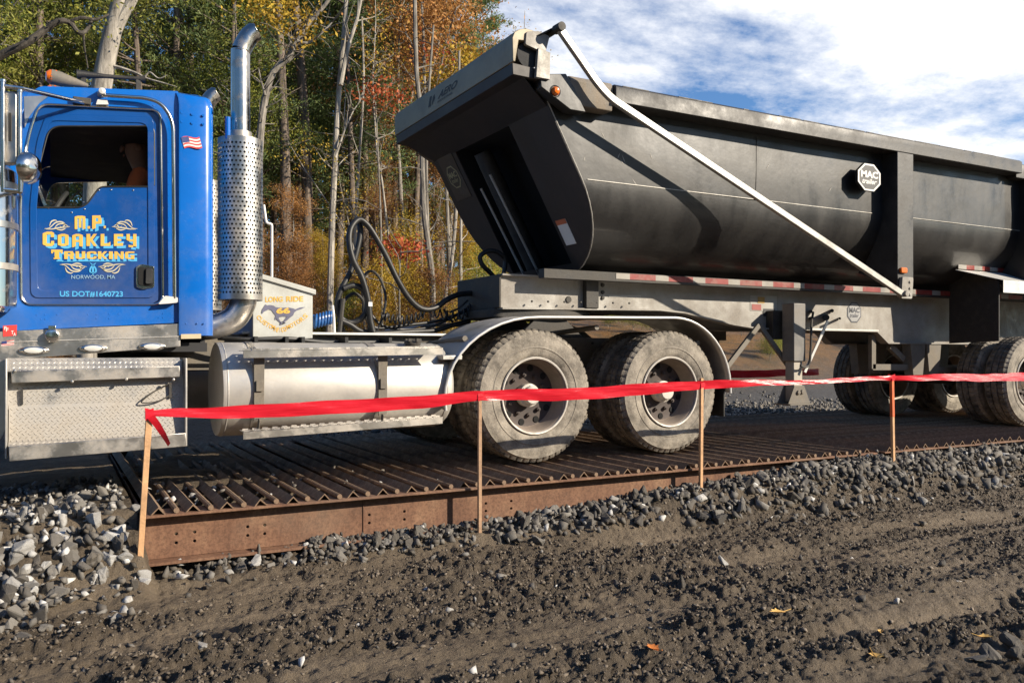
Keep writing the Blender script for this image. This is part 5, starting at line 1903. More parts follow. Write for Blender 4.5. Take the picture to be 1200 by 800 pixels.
# ---- the driver ---------------------------------------------------------
def person():
    root = thing('person', 'driver in an orange shirt sitting at the wheel behind the open cab window', 'person', (.45, 6.36, 2.05))
    me = bpy.data.meshes.new('body'); o = bpy.data.objects.new('body', me); COL.objects.link(o)
    J = {}
    def v(n, p, r): J[n] = (Vector(p) + Vector((.03, 0, 0 if n[:2] in ('an', 'ft') else (-.07 if n[:2] in ('wr', 'pa', 'fa', 'fb') else (.06 if n[:2] == 'el' else .20)))), r)
    v('pel', (.46, 6.36, 2.11), .135); v('bel', (.50, 6.36, 2.24), .13); v('che', (.52, 6.36, 2.42), .135); v('nec', (.52, 6.36, 2.56), .065); v('hd0', (.49, 6.36, 2.62), .065); v('hd1', (.475, 6.36, 2.70), .092); v('hd2', (.485, 6.36, 2.78), .075)
    for s, y in (('n', -1), ('f', 1)):
        v('sh' + s, (.50, 6.36 + y * .16, 2.50), .068); v('el' + s, (.36, 6.36 + y * .235, 2.29), .048); v('wr' + s, (.10, 6.36 + y * .19, 2.36), .030); v('pa' + s, (.02, 6.36 + y * .185, 2.385), .034)
        v('hp' + s, (.42, 6.36 + y * .09, 2.10), .095); v('kn' + s, (.02, 6.36 + y * .13, 2.13), .068); v('an' + s, (-.12, 6.36 + y * .13, 1.74), .045); v('ft' + s, (-.26, 6.36 + y * .13, 1.63), .04)
        for k in range(5):
            b = Vector((.01, 6.36 + y * .185, 2.40)) + Vector((0, (k - 2) * .014, 0))
            v(f'fa{s}{k}', b + Vector((-.045, 0, .022)), .010); v(f'fb{s}{k}', b + Vector((-.065, 0, -.012)), .009)
            if k == 4:
                v(f'fa{s}{k}', (.0, 6.36 + y * .150, 2.40), .012); v(f'fb{s}{k}', (-.04, 6.36 + y * .135, 2.40), .010)
    E = [('pel', 'bel'), ('bel', 'che'), ('che', 'nec'), ('nec', 'hd0'), ('hd0', 'hd1'), ('hd1', 'hd2')]
    for s in 'nf':
        E += [('che', 'sh' + s), ('sh' + s, 'el' + s), ('el' + s, 'wr' + s), ('wr' + s, 'pa' + s), ('pel', 'hp' + s), ('hp' + s, 'kn' + s), ('kn' + s, 'an' + s), ('an' + s, 'ft' + s)]
        for k in range(5):
            E += [('pa' + s, f'fa{s}{k}'), (f'fa{s}{k}', f'fb{s}{k}')]
    names = list(J); ix = {n: i for i, n in enumerate(names)}
    me.from_pydata([tuple(J[n][0]) for n in names], [(ix[a], ix[b]) for a, b in E], [])
    sk = o.modifiers.new('skin', 'SKIN')
    for i, n in enumerate(names):
        me.skin_vertices[0].data[i].radius = (J[n][1], J[n][1])
    me.skin_vertices[0].data[ix['pel']].use_root = True
    ss = o.modifiers.new('sub', 'SUBSURF'); ss.levels = ss.render_levels = 2
    dg = bpy.context.evaluated_depsgraph_get(); dg.update()
    m2 = bpy.data.meshes.new_from_object(o.evaluated_get(dg))
    bpy.data.objects.remove(o)
    m2.materials.clear()
    for mt in (ORANGE_CLOTH, SKIN, DENIM):
        m2.materials.append(mt)
    for p in m2.polygons:
        c = p.center
        k = 0
        if c.z > 2.765 or (c.x < .15 and c.z > 2.22):
            k = 1
        elif c.z < 2.34 and not (c.x < .5 and c.z > 2.30):
            k = 2
        p.material_index = k; p.use_smooth = True
    for vv in m2.vertices:
        vv.co -= Vector(root['_o'])
    b = bpy.data.objects.new('body', m2); COL.objects.link(b); b.parent = root
    b['_o'] = root['_o']
    # face and hair
    hc = Vector((.505, 6.36, 2.91))
    mb = MB()
    vs, fs = [], []
    for i in range(9):
        for j in range(16):
            ph = R(8 + 80 * i / 8); th = 2 * math.pi * j / 16
            vs.append(hc + Vector((.02 + .105 * math.sin(ph) * math.cos(th), .098 * math.sin(ph) * math.sin(th), .022 + .105 * math.cos(ph) - (.02 if math.cos(th) > 0 and i > 6 else 0))))
    for i in range(8):
        for j in range(16):
            fs.append((i * 16 + j, i * 16 + (j + 1) % 16, (i + 1) * 16 + (j + 1) % 16, (i + 1) * 16 + j))
    fs.append(tuple(range(16)))
    mb.add(vs, fs, 0, True).build('hair', HAIRM, root)
    mb = MB()
    mb.lathe([(0, -.028), (.009, -.02), (.015, 0), (.012, .02), (0, .026)], hc + Vector((-.090, 0, -.012)), axis=(.35, 0, 1), n=10)
    mb.build('nose', SKIN, root)
    mb = MB()
    for y in (-1, 1):
        mb.lathe([(0, -.008), (.02, -.006), (.026, 0), (.016, .010), (0, .012)], hc + Vector((.01, y * .086, -.01)), axis=(0, y, 0), n=12)
    mb.build('ear', SKIN, root)
    mb = MB()
    for y in (-.033, .033):
        mb.lathe([(0, -.006), (.008, -.003), (.01, .003)], hc + Vector((-.082, y, .012)), axis=(1, 0, 0), n=10)
    mb.build('eye', HAIRM, root)
    MB().bar(hc + Vector((-.078, -.024, -.055)), hc + Vector((-.078, .024, -.055)), .008, .007).build('mouth', M('lips', (.28, .11, .09), .5), root)
person()

# ================================================================== TRAILER
TL = thing('dump_trailer', 'dirty black half-round dump trailer with white tarp arm, coupled to the blue truck', 'trailer', (7.0, CY, .64))
SIDE = 5.75                                  # tub side plane
ZTOP, ZSEAM, ZBOT = 3.60, 2.92, 2.20
XEND = 13.2


def xfront(z):
    return 3.47 + (3.5 - z) * .56


def tub_prof(n=14, shrink=0.0, zt=ZTOP):
    hw = CY - SIDE - shrink
    out = [(CY - hw, zt), (CY - hw, (zt + ZSEAM) / 2), (CY - hw, ZSEAM)]
    for k in range(1, n + 1):
        a = R(90 * k / n)
        # fuller than an ellipse near the side, like the rolled plate
        out.append((CY - hw * math.cos(a) ** .85, ZSEAM - (ZSEAM - ZBOT - shrink) * math.sin(a) ** 1.05))
    return out + [(2 * CY - y, z) for y, z in reversed(out[:-1])]


pr = tub_prof()
n = len(pr)
xs = [None] + list(np.arange(4.9, XEND, .75)) + [XEND]
vs, fs = [], []
rb = random.Random(3)
for i, x in enumerate(xs):
    for (y, z) in pr:
        wob = 0 if i == 0 else rb.uniform(-.006, .006)
        vs.append((xfront(z) if x is None else x, y + wob, z))
for i in range(len(xs) - 1):
    for j in range(n - 1):
        fs.append((i * n + j, i * n + j + 1, (i + 1) * n + j + 1, (i + 1) * n + j))
# inner skin and rear wall
b0 = len(vs)
pi_ = tub_prof(shrink=.012)
for x in (None, XEND):
    for (y, z) in pi_:
        vs.append(((xfront(z) + .012) if x is None else x, y, z))
for j in range(n - 1):
    fs.append((b0 + j, b0 + n + j, b0 + n + j + 1, b0 + j + 1))
fs.append(tuple((len(xs) - 1) * n + j for j in range(n)))
tub = MB().add(vs, fs, 0, True)
tub = tub.build('tub', BLACK, TL, recalc=False, angle=40)
# weld seam and panel joints
SEAM_LIT_EDGE = M('weld_and_lit_edge', (.42, .40, .36), .5, .2, var=.4, vs=30, dust=.25)
mb = MB()
mb.bar((3.86, SIDE - .003, ZSEAM), (7.36, SIDE - .003, ZSEAM), .006, .006)
mb.bar((7.80, SIDE - .003, ZSEAM), (XEND, SIDE - .003, ZSEAM), .006, .006)
mb.build('weld_seam', SEAM_LIT_EDGE, tub)
for xx in (5.75,):
    MB().bar((xx, SIDE - .003, ZSEAM + .02), (xx + .01, SIDE - .001, 3.5), .004, .003, up=(0, 1, 0)).build('panel_joint', RAILM, tub)
# front plate: the half-round end with a deep well for the hoist
hw_ = CY - SIDE + .035
def fprof():
    o = [(CY - hw_, 3.60), (CY - hw_, ZSEAM)]
    for k in range(1, 13):
        a = R(90 * k / 12)
        o.append((CY - hw_ * math.cos(a) ** .85, ZSEAM - (ZSEAM - ZBOT + .03) * math.sin(a) ** 1.05))
    return o + [(2 * CY - y, z) for y, z in reversed(o[:-1])]
def front_fn(u, v, d):
    return (xfront(v) + d - .015, u, v)
well = [(6.38, 2.30), (7.48, 2.30), (7.48, 3.5), (6.38, 3.5)]
fr = MB().plate(fprof(), front_fn, -.012, .006, [well]).build('front_plate', BLACK_FRONT, TL)
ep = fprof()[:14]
MB().tube([Vector(front_fn(u, v, 0)) for u, v in ep], .006, 6).build('plate_edge', SEAM_LIT_EDGE, fr)  # pale colour paints in the sun caught along the plate's edge
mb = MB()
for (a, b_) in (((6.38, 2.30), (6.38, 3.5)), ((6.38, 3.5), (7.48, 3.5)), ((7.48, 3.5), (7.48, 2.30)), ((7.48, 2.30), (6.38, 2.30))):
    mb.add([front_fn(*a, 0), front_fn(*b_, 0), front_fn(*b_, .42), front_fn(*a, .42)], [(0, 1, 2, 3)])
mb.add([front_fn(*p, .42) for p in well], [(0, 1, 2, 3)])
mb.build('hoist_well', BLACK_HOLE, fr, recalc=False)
# hoist cylinder and lines in the well
mb = MB()
for u, r_ in ((7.20, .085),):
    mb.tube([front_fn(u, 2.18, .10), front_fn(u, 3.42, .12)], r_, 18)
mb.build('hoist_cylinder', CHASSIS, TL)
mb = MB()
mb.tube([front_fn(7.30, 2.2, .0), front_fn(7.34, 3.1, .0)], .014, 8)
mb.tube([front_fn(7.02, 2.2, .0), front_fn(7.06, 3.18, .0)], .014, 8)
mb.build('hoist_line', ALU, TL)
# maker's plate and warning label on the front
DKP = M('dark_plate', (.03, .03, .03), .4, dust=.2)
def fplane(u, v, d=-.016):
    return Vector(front_fn(u, v, d))
mb = MB().plate([(7.56, 3.06), (7.90, 3.06), (7.90, 3.50), (7.56, 3.50)], front_fn, -.018, -.012).build('maker_plate', DKP, fr)
mb = MB().plate([(7.55, 3.505), (7.91, 3.505), (7.91, 3.54), (7.55, 3.54)], front_fn, -.020, -.012)
mb.build('plate_header', WHITES, fr)


def mac_octagon(mb, c, e1, e2, r, mi_ring=0, mi_in=1, mi_txt=0, off=0.0, nrm=None, sx=1.0):
    """Eight-sided maker's sign: pale ring, dark centre, two lines of lettering."""
    c, e1, e2, nrm = Vector(c), Vector(e1).normalized() * sx, Vector(e2).normalized(), Vector(nrm).normalized()
    def o8(rr, d):
        return [c + (e1 * math.cos(R(22.5 + 45 * k)) + e2 * math.sin(R(22.5 + 45 * k))) * rr + nrm * d for k in range(8)]
    mb.add(o8(r, off), [tuple(range(8))], mi_ring)
    mb.add(o8(r * .88, off + .0012), [tuple(range(8))], mi_in)
    d = off + .0026
    BLp = c - e1 * r * .70 - e2 * r * .04 + nrm * d
    put_text(mb, 'MAC', BLp, BLp + e1 * r * 1.40, BLp + e2 * r * .48, mi_txt, .045)
    BLp = c - e1 * r * .60 - e2 * r * .46 + nrm * d
    put_text(mb, 'trailer', BLp, BLp + e1 * r * 1.2, BLp + e2 * r * .36, mi_txt, .02, .35)


mb = MB()
mac_octagon(mb, fplane(7.73, 3.27, -.020), (0, -1, 0), (-.56, 0, 1), .125, nrm=(-1, 0, -.56))
mb.build('maker_sign', [SILVERL and M('gold_print', (.40, .36, .20), .5), DKP], fr, recalc=False)
mb = MB().plate([(6.17, 2.45), (6.33, 2.45), (6.33, 2.66), (6.17, 2.66)], front_fn, -.0165, -.012)
mb.plate([(6.17, 2.62), (6.33, 2.62), (6.33, 2.66), (6.17, 2.66)], front_fn, -.0185, -.0165, mi=1)
mb.build('warning_label', [WHITES, M('orange_print', (.5, .14, .06), .5)], fr)
# corner posts that close the front at the top
mb = MB().plate([(3.32, 3.66), (3.33, 3.56), (3.60, 3.42), (3.75, 3.42), (3.64, 3.60), (3.56, 3.70)], XZ, 5.60, 5.72)
mb.plate([(3.32, 3.66), (3.33, 3.56), (3.60, 3.42), (3.75, 3.42), (3.64, 3.60), (3.56, 3.70)], XZ, 2 * CY - 5.60, 2 * CY - 5.72)
mb.build('front_corner', BLACK, TL, bevel=.006)
p = P(651, 107, 5.595)
MB().lathe([(0, -.03), (.022, -.026), (.034, -.01), (.036, .006)], p, n=20).build('marker_light', AMBER, TL)
MB().lathe([(.038, .004), (.048, .0), (.05, .008)], p, n=20).build('light_ring', RUBBER_BLK, TL)
# top head board and wings under the tarp housing
mb = MB()
mb.add([(3.13, 5.62, 3.66), (3.13, 2 * CY - 5.62, 3.66), (3.47, 2 * CY - 5.74, 3.46), (3.47, 5.74, 3.46)], [(0, 1, 2, 3)])
mb.add([(3.36, 5.62, 3.66), (3.36, 2 * CY - 5.62, 3.66), (3.46, 2 * CY - 5.74, 3.50), (3.46, 5.74, 3.50)], [(0, 1, 2, 3)])
o = mb.build('head_board', BLACK_FRONT, TL, recalc=False)
so = o.modifiers.new('sheet', 'SOLIDIFY'); so.thickness = .008
# tarp housing
th_ = sub_empty('tarp_housing', TL, TL.location)
hp = [(3.08, 3.72), (3.075, 3.90), (3.095, 3.945), (3.14, 3.975), (3.20, 3.99), (3.26, 3.985), (3.31, 3.96), (3.345, 3.92), (3.35, 3.88), (3.30, 3.88), (3.25, 3.90), (3.13, 3.89), (3.10, 3.72)]
MB().plate(hp, XZ, 5.60, 8.12).build('housing_shell', HOUSING, th_, bevel=.004)
MB().plate([(3.09, 3.625), (3.36, 3.62), (3.36, 3.70), (3.085, 3.715)], XZ, 5.62, 8.10).build('housing_lip', BLACK_FRONT, th_, bevel=.004)
mb = MB().lathe([(0, 5.63), (.10, 5.63), (.10, 8.09), (0, 8.09)], (3.235, 0, 3.80), axis=(0, 1, 0), n=28)
mb.build('tarp_roll', M('black_tarp', (.02, .02, .022), .8, bump=.5, bs=30), th_)
mb = MB()
for yy in (5.585, 8.105):
    mb.plate(rpoly([(3.18, 3.86), (3.36, 3.82), (3.40, 3.96), (3.30, 3.985), (3.19, 3.96)], .015), XZ, yy, yy + .03)
    mb.plate([(3.27, 3.62), (3.395, 3.62), (3.40, 3.83), (3.29, 3.85)], XZ, yy - .01, yy + .025)
mb.build('end_bracket', ALU_FRAME, th_, bevel=.003)
HT = 3.073
mb = MB()
def hface(y, z): return Vector((3.0745, y, z))
put_text(mb, 'AERO', hface(7.02, 3.800), hface(6.62, 3.800), hface(6.98, 3.862), 0, .03, .2)
put_text(mb, 'INDUSTRIES', hface(7.02, 3.768), hface(6.70, 3.768), hface(7.02, 3.785), 0, .02)
mb.add([hface(7.24, 3.78), hface(7.19, 3.78), hface(7.15, 3.87), hface(7.20, 3.87)], [(0, 1, 2, 3)])
mb.add([hface(7.16, 3.78), hface(7.08, 3.83), hface(7.09, 3.87), hface(7.13, 3.85)], [(0, 1, 2, 3)])
mb.build('housing_lettering', BLACKS, th_, recalc=False)

# top rails
for s in (0, 1):
    f = (lambda y: y) if s == 0 else (lambda y: 2 * CY - y)
    sec = [(5.57, 3.535), (5.57, 3.665), (5.60, 3.685), (5.75, 3.685), (5.752, 3.535)]
    mb = MB().plate([(f(y), z) for y, z in sec], YZ, 4.02, 9.70)
    mb.build('top_rail', RAILM, TL, bevel=.006)
    mb = MB().plate([(f(y), z) for y, z in [(5.64, 3.50), (5.64, 3.66), (5.66, 3.672), (5.75, 3.672), (5.752, 3.50)]], YZ, 9.70, XEND)
    mb.build('rear_rail', RAILM, TL, bevel=.006)
    mb = MB().plate([(f(y), z) for y, z in [(5.62, 3.47), (5.60, 3.66), (5.63, 3.70), (5.75, 3.70), (5.752, 3.47)]], YZ, 3.60, 4.02)
    mb.build('front_rail', DUSTY_PANEL, TL, bevel=.008)
# worn bright edge on the rail, side posts
mb = MB()
rr_ = random.Random(5)
x = 4.1
while x < 9.4:
    L = rr_.uniform(.05, .4)
    mb.bar((x, 5.5855, 3.6765), (min(x + L, 9.45), 5.5855, 3.6765), .012, rr_.uniform(.006, .012), up=(0, -.6, 1)); x += L + rr_.uniform(.0, .25) * (1.6 if x < 6.5 else .2)
mb.build('worn_rail_edge', M('bare_edge', (.5, .47, .41), .35, .6, var=.5, vs=20), TL)
for xa, xb2, yb in ((7.525, 7.775, 5.57), (9.95, 10.2, 5.57), (12.2, 12.45, 5.57)):
    for s in (0, 1):
        f = (lambda y: y) if s == 0 else (lambda y: 2 * CY - y)
        mb = MB()
        # post follows the tub at its back
        o_ = [(f(yb), 2.17), (f(yb), 3.533), (f(SIDE + .01), 3.533), (f(SIDE + .01), ZSEAM), (f(SIDE + .10), 2.62), (f(SIDE + .22), 2.42), (f(SIDE + .3), 2.34), (f(yb + .12), 2.17)]
        mb.plate(o_, YZ, xa, xb2)
        mb.build('side_post', RAILM if xa < 8 else BLACK, TL, bevel=.006)
p = P(1057, 317, 5.57)
MB().plate(rpoly([(p.x - .045, p.z - .028), (p.x + .055, p.z - .028), (p.x + .055, p.z + .03), (p.x - .045, p.z + .03)], .022), XZ, p.y - .028, p.y).build('side_marker', AMBER, TL, bevel=.008)
# sign
SGN = sub_empty('octagon_sign', TL, TL.location)
c = Vector((7.19, 5.655, 3.25))
mb = MB().plate([(c.x + .185 * math.cos(R(22.5 + 45 * k)), c.z + .148 * math.sin(R(22.5 + 45 * k))) for k in range(8)], XZ, c.y - .012, c.y + .02)
mb.box(c.x - .05, c.x + .05, c.y + .02, SIDE + .004, c.z - .05, c.z + .05)
mb.build('sign_board', BLACKS, SGN)
mb = MB()
mac_octagon(mb, c + Vector((0, -.0135, 0)), (1, 0, 0), (0, 0, 1), .145, nrm=(0, -1, 0), sx=1.25)
mb.build('sign_face', [WHITES, BLACKS], SGN, recalc=False)

# tarp arm
ta = sub_empty('tarp_arm', TL, TL.location)
AY = 5.50
arm = [P(655, 33, AY), P(700, 98, AY), P(715, 115, AY), P(1058, 345, AY)]
for s in (0, 1):
    f = (lambda p: p) if s == 0 else (lambda p: Vector(mir(p)))
    pth = [f(q) for q in bend(arm, .5, 8)]
    mb = MB()
    for i in range(1):
        pass
    w, h = .042, .062
    vs, fs = [], []
    m_ = len(pth)
    for i, q in enumerate(pth):
        d = (pth[min(i + 1, m_ - 1)] - pth[max(i - 1, 0)]).normalized()
        u = Vector((-d.z, 0, d.x)) * h / 2; v_ = Vector((0, w / 2, 0))
        vs += [q - u - v_, q + u - v_, q + u + v_, q - u + v_]
    for i in range(m_ - 1):
        for j in range(4):
            fs.append((i * 4 + j, i * 4 + (j + 1) % 4, (i + 1) * 4 + (j + 1) % 4, (i + 1) * 4 + j))
    fs += [(0, 1, 2, 3), tuple(4 * (m_ - 1) + j for j in range(4))]
    mb.add(vs, fs)
    mb.build('arm_tube', M('polished_arm', (.40, .385, .355), .42, .6, var=.2, dust=.25, dcol=(.3, .27, .22)), ta, bevel=.008)
a0 = P(655, 33, AY)
mb = MB().tube([(a0.x, AY - .03, a0.z), (a0.x, 2 * CY - AY + .03, a0.z)], .026, 14)
mb.build('cross_bow', CHASSIS, ta)
mb = MB()
for yy in (AY, 2 * CY - AY):
    mb.lathe([(0, -.05), (.034, -.048), (.036, .048), (0, .05)], (a0.x, yy, a0.z), n=18)
mb.build('arm_knuckle', CHASSIS, ta)
mb = MB()
b1, b2 = Vector((a0.x, 5.60, a0.z)), Vector((3.22, 5.66, 3.86))
mb.add([(a0.x - .03, 5.56, a0.z + .015), (a0.x - .03, 8.16, a0.z + .015), (3.20, 8.1, 3.90), (3.20, 5.6, 3.90)], [(0, 1, 2, 3)])
o = mb.build('tarp_edge', MATS['black_tarp'], ta, recalc=False)
so = o.modifiers.new('sheet', 'SOLIDIFY'); so.thickness = .012
e = P(1060, 345, AY)
for yy, s in ((AY, 1), (2 * CY - AY, -1)):
    mb = MB()
    mb.plate(rpoly([(7.53, 2.04), (7.70, 2.04), (7.72, 2.26), (7.55, 2.26)], .02), XZ, yy + s * .03, yy + s * .065)
    mb.lathe([(0, -.05), (.03, -.048), (.032, .05)], (e.x - .02, yy, e.z + .005), axis=(0, s, 0), n=16)
    for k in range(3):
        mb.lathe([(0, -.012), (.014, -.01), (.015, 0)], (7.66, yy + s * .03, 2.08 + .065 * k), axis=(0, s, 0), n=8)
    mb.build('arm_pivot', ALU_FRAME, ta, bevel=.002)

# trailer frame
FYN = 6.45
fr_ol = [(3.42, 2.172), (3.42, 1.878), (5.15, 1.905), (5.45, 1.885), (6.1, 1.78), (6.45, 1.742), (8.3, 1.735), (8.5, 1.60), (XEND - .3, 1.60), (XEND - .3, 2.15)]
mb = MB()
for y in (FYN, 2 * CY - FYN):
    s = 1 if y < CY else -1
    mb.plate(fr_ol, XZ, y, y + s * .012)
mb.build('main_beam', ALU_FRAME, TL)
mb = MB()
low = fr_ol[1:9]; up_ = [(3.42, 2.172), (XEND - .3, 2.15)]
for y in (FYN, 2 * CY - FYN):
    s = 1 if y < CY else -1
    for pl in (low, up_):
        for (a, b_) in zip(pl, pl[1:]):
            mb.bar((a[0], y + s * .01, a[1]), (b_[0], y + s * .01, b_[1]), .11, .016)
mb.build('beam_flange', ALU_FRAME, TL)
MB().box(3.40, 3.42, FYN - .02, 2 * CY - FYN + .02, 1.885, 2.175).build('front_bolster', CHASSIS, TL, bevel=.004)
MB().plate(rpoly([(3.4, FYN + .02), (5.0, FYN + .02), (5.0, 2 * CY - FYN - .02), (3.4, 2 * CY - FYN - .02)], .1), XY, 1.874, 1.890).build('upper_coupler', CHASSIS, TL)
mb = MB()
for x in (3.6, 4.6, 5.6, 6.6, 7.6, 8.6, 9.4, 10.65, 11.9):
    mb.box(x - .04, x + .04, FYN + .02, 2 * CY - FYN - .02, 1.95, 2.05)
mb.build('cross_member', CHASSIS, TL)
mb = MB()
p = P(666, 351, FYN)
mb.lathe([(0, -.012), (.028, -.012), (.032, 0)], p, n=18)
for px, py in ((706, 334), (706, 342.5), (706, 349)):
    mb.lathe([(0, -.016), (.016, -.014), (.02, 0)], P(px, py, FYN), n=14)
for px in range(623, 740, 19):
    mb.lathe([(0, -.016), (.009, -.014), (.01, 0)], P(px, 353 + (px - 623) * .02, FYN - .048), n=6)
mb.build('frame_fittings', CHASSIS, TL)
MB().box(4.28, 4.42, FYN - .06, FYN - .002, 1.90, 2.20).build('beam_bracket', CHASSIS, TL, bevel=.006)
mb = MB()
mb.plate(tr([(713, 348), (751, 348.5), (751, 346), (713, 345.5)], FYN), XZ, FYN - .004, FYN - .001)
mb.plate(tr([(879, 364), (910, 365), (910, 347), (879, 346)], FYN), XZ, FYN - .004, FYN - .001)
mb.build('frame_label', [M('dull_label', (.36, .35, .32), .6, dust=.3)], TL)
mb = MB()
LYy = FYN - .006
mb.plate(tr([(888, 355), (896, 355.3), (896, 348), (888, 347.8)], LYy), XZ, LYy - .001, LYy, mi=0)
mb.plate(tr([(881, 363), (892, 363.4), (892, 356.6), (881, 356.2)], LYy), XZ, LYy - .001, LYy, mi=1)
mb.plate(tr([(894.5, 370.5), (908, 371), (908, 362), (894.5, 361.6)], LYy), XZ, LYy - .001, LYy, mi=2)
mb.build('hazard_sticker', [M('ochre_print', (.40, .24, .05), .6), M('dull_red_print', (.28, .07, .06), .6), BLACKS], TL)
mb = MB()
mac_octagon(mb, P(1001, 366, FYN - .003), (1, 0, 0), (0, 0, 1), .125, mi_ring=0, mi_in=1, mi_txt=0, nrm=(0, -1, 0))
mb.build('frame_sign', [M('dark_ring_print', (.05, .055, .07), .5), M('pale_sign_ground', (.28, .28, .28), .5)], TL, recalc=False)
# reflective strip on the tub's sub-rail
mb = MB()
SY2 = 6.25
xa, zb0 = P(722, 323, SY2).x, P(722, 323, SY2).z
xb2 = P(1045, 344, SY2).x
k = 0; x = xa
mbr = MB().box(3.75, XEND, SY2 + .003, SY2 + .10, zb0 - .05, zb0 + .03)
mbr.build('tub_sub_rail', CHASSIS, TL)
while x < xb2 + 2.5:
    L = .155 if k % 2 == 0 else .30
    mb.box(x, x + L, SY2 - .001, SY2 + .002, zb0 - .028, zb0 + .024, mi=k % 2); x += L; k += 1
mb.build('reflective_tape', [REFW, REFR], TL)
# landing gear
for s in (0, 1):
    f = (lambda y: y) if s == 0 else (lambda y: 2 * CY - y)
    lg = sub_empty('landing_leg', TL, TL.location)
    lx, ly = 6.755, f(6.22)
    MB().box(lx - .085, lx + .085, ly - .08, ly + .08, 1.40, 2.0).build('leg_housing', CHASSIS_GREY if s else M('leg_grey', (.16, .155, .15), .5, .3, var=.3, dust=.4, dcol=(.22, .19, .15)), lg, bevel=.008)
    MB().box(lx - .062, lx + .062, ly - .058, ly + .058, .98, 1.42).build('leg_tube', M('pale_leg', (.36, .33, .28), .55, .2, var=.3, dust=.4), lg, bevel=.006)
    mb = MB().plate(rpoly([(lx - .16, .965), (lx + .16, .965), (lx + .07, 1.15), (lx - .07, 1.15)], .01), XZ, ly - .075, ly - .065)
    mb.plate(rpoly([(lx - .16, .965), (lx + .16, .965), (lx + .07, 1.15), (lx - .07, 1.15)], .01), XZ, ly + .065, ly + .075)
    mb.box(lx - .17, lx + .17, ly - .11, ly + .11, .95, .966)
    mb.lathe([(0, -.02), (.022, -.018), (.024, 0)], (lx - .02, ly - .075, 1.08), n=12)
    mb.lathe([(0, -.02), (.022, -.018), (.024, 0)], (lx + .035, ly - .075, 1.085), n=12)
    mb.build('foot', CHASSIS_GREY, lg, bevel=.003)
    MB().bar((lx - .06, ly + (.13 if s == 0 else -.13), 1.78), (lx - .06, ly + (.24 if s == 0 else -.24), 1.78), .2, .3, up=(0, 0, 1)).build('leg_bracket', CHASSIS, lg)
    mb = MB()
    mb.bar((5.98, f(6.38), 1.25), (6.52, f(6.38), 1.82), .035, .05, up=(0, 1, 0)) if False else mb.bar(P(850, 432, 6.35) if s == 0 else Vector(mir(P(850, 432, 6.35))), P(889, 381, 6.40) if s == 0 else Vector(mir(P(889, 381, 6.40))), .05, .03, up=(0, 1, 0))
    q0, q1 = P(890, 381, 6.40), P(925, 430, 6.3)
    if s:
        q0, q1 = Vector(mir(q0)), Vector(mir(q1))
    mb.bar(q0, q1, .05, .03, up=(0, 1, 0))
    mb.build('leg_brace', CHASSIS_GREY, lg)
    a, b_ = P(970, 376, 6.08), P(943, 436, 6.12)
    if s:
        a, b_ = Vector(mir(a)), Vector(mir(b_))
    MB().bar(a, b_, .03, .012, up=(0, 1, 0)).build('side_strut', WHITE_ALU, lg)
mb = MB()
mb.tube(smooth_path([P(938, 428, 6.1), P(942, 430, 6.1), P(948, 427, 6.1), P(950, 410, 6.1), P(951, 380, 6.12), P(953, 366, 6.3)], 6), .012, 8)
mb.build('crank_handle', CHASSIS, TL)
mb = MB()
mb.tube([P(968, 372, 6.2), P(968, 372, 6.44)], .035, 14)
mb.tube([P(975, 364, 6.25), P(975, 364, 6.44)], .02, 10); mb.tube([P(984, 373, 6.3), P(984, 373, 6.44)], .014, 10)
mb.tube([P(950, 365, 6.3), P(950, 365, 6.44)], .02, 10); mb.tube([P(950, 373, 6.3), P(950, 373, 6.44)], .02, 10)
mb.build('gear_box_fittings', CHASSIS, TL)
MB().bar(P(948, 385.5, 6.36), P(1029, 387.2, 6.36), .02, .016).build('bright_rail', WHITE_ALU, TL)
# suspension hangers and axles
mb = MB()
for y in (FYN + .03, 2 * CY - FYN - .03):
    for x in (9.05, 9.35, 10.65, 11.9):
        mb.plate([(x - .14, 1.60), (x + .14, 1.60), (x + .09, 1.22), (x - .09, 1.22)], XZ, y - .06, y + .06)
    mb.bar((9.3, y, 1.28), (11.9, y, 1.28), .09, .07)
mb.build('suspension_hanger', CHASSIS_GREY, TL, bevel=.004)
mb = MB()
for (a, b_) in (((1021, 430), (1098, 430)), ((1022, 392), (1022, 432)), ((1097, 392), (1097, 432)), ((1042, 405), (1058, 421)), ((1070, 421), (1095, 396))):
    mb.bar(P(*a, 6.5), P(*b_, 6.5), .07, .05, up=(0, 1, 0))
mb.build('sub_frame', CHASSIS_GREY, TL)
TWX = (10.02, 11.32)
TWZ = .635 + .52
W2 = dup_wheel(W0, TL, (TWX[0], TY, TWZ), 0, 1.0)
for k, (x, y, fl) in enumerate(((TWX[1], TY, 0), (TWX[0], TY + .63, 1), (TWX[1], TY + .63, 1), (TWX[0], 2 * CY - TY, 1), (TWX[1], 2 * CY - TY, 1), (TWX[0], 2 * CY - TY - .63, 0), (TWX[1], 2 * CY - TY - .63, 0))):
    dup_wheel(W0, TL, (x, y, TWZ), fl, .51 * (k + 1))
mb = MB()
for x in TWX:
    mb.tube([(x, TY + .2, TWZ), (x, 2 * CY - TY - .2, TWZ)], .065, 14)
mb.build('axle', CHASSIS, TL)
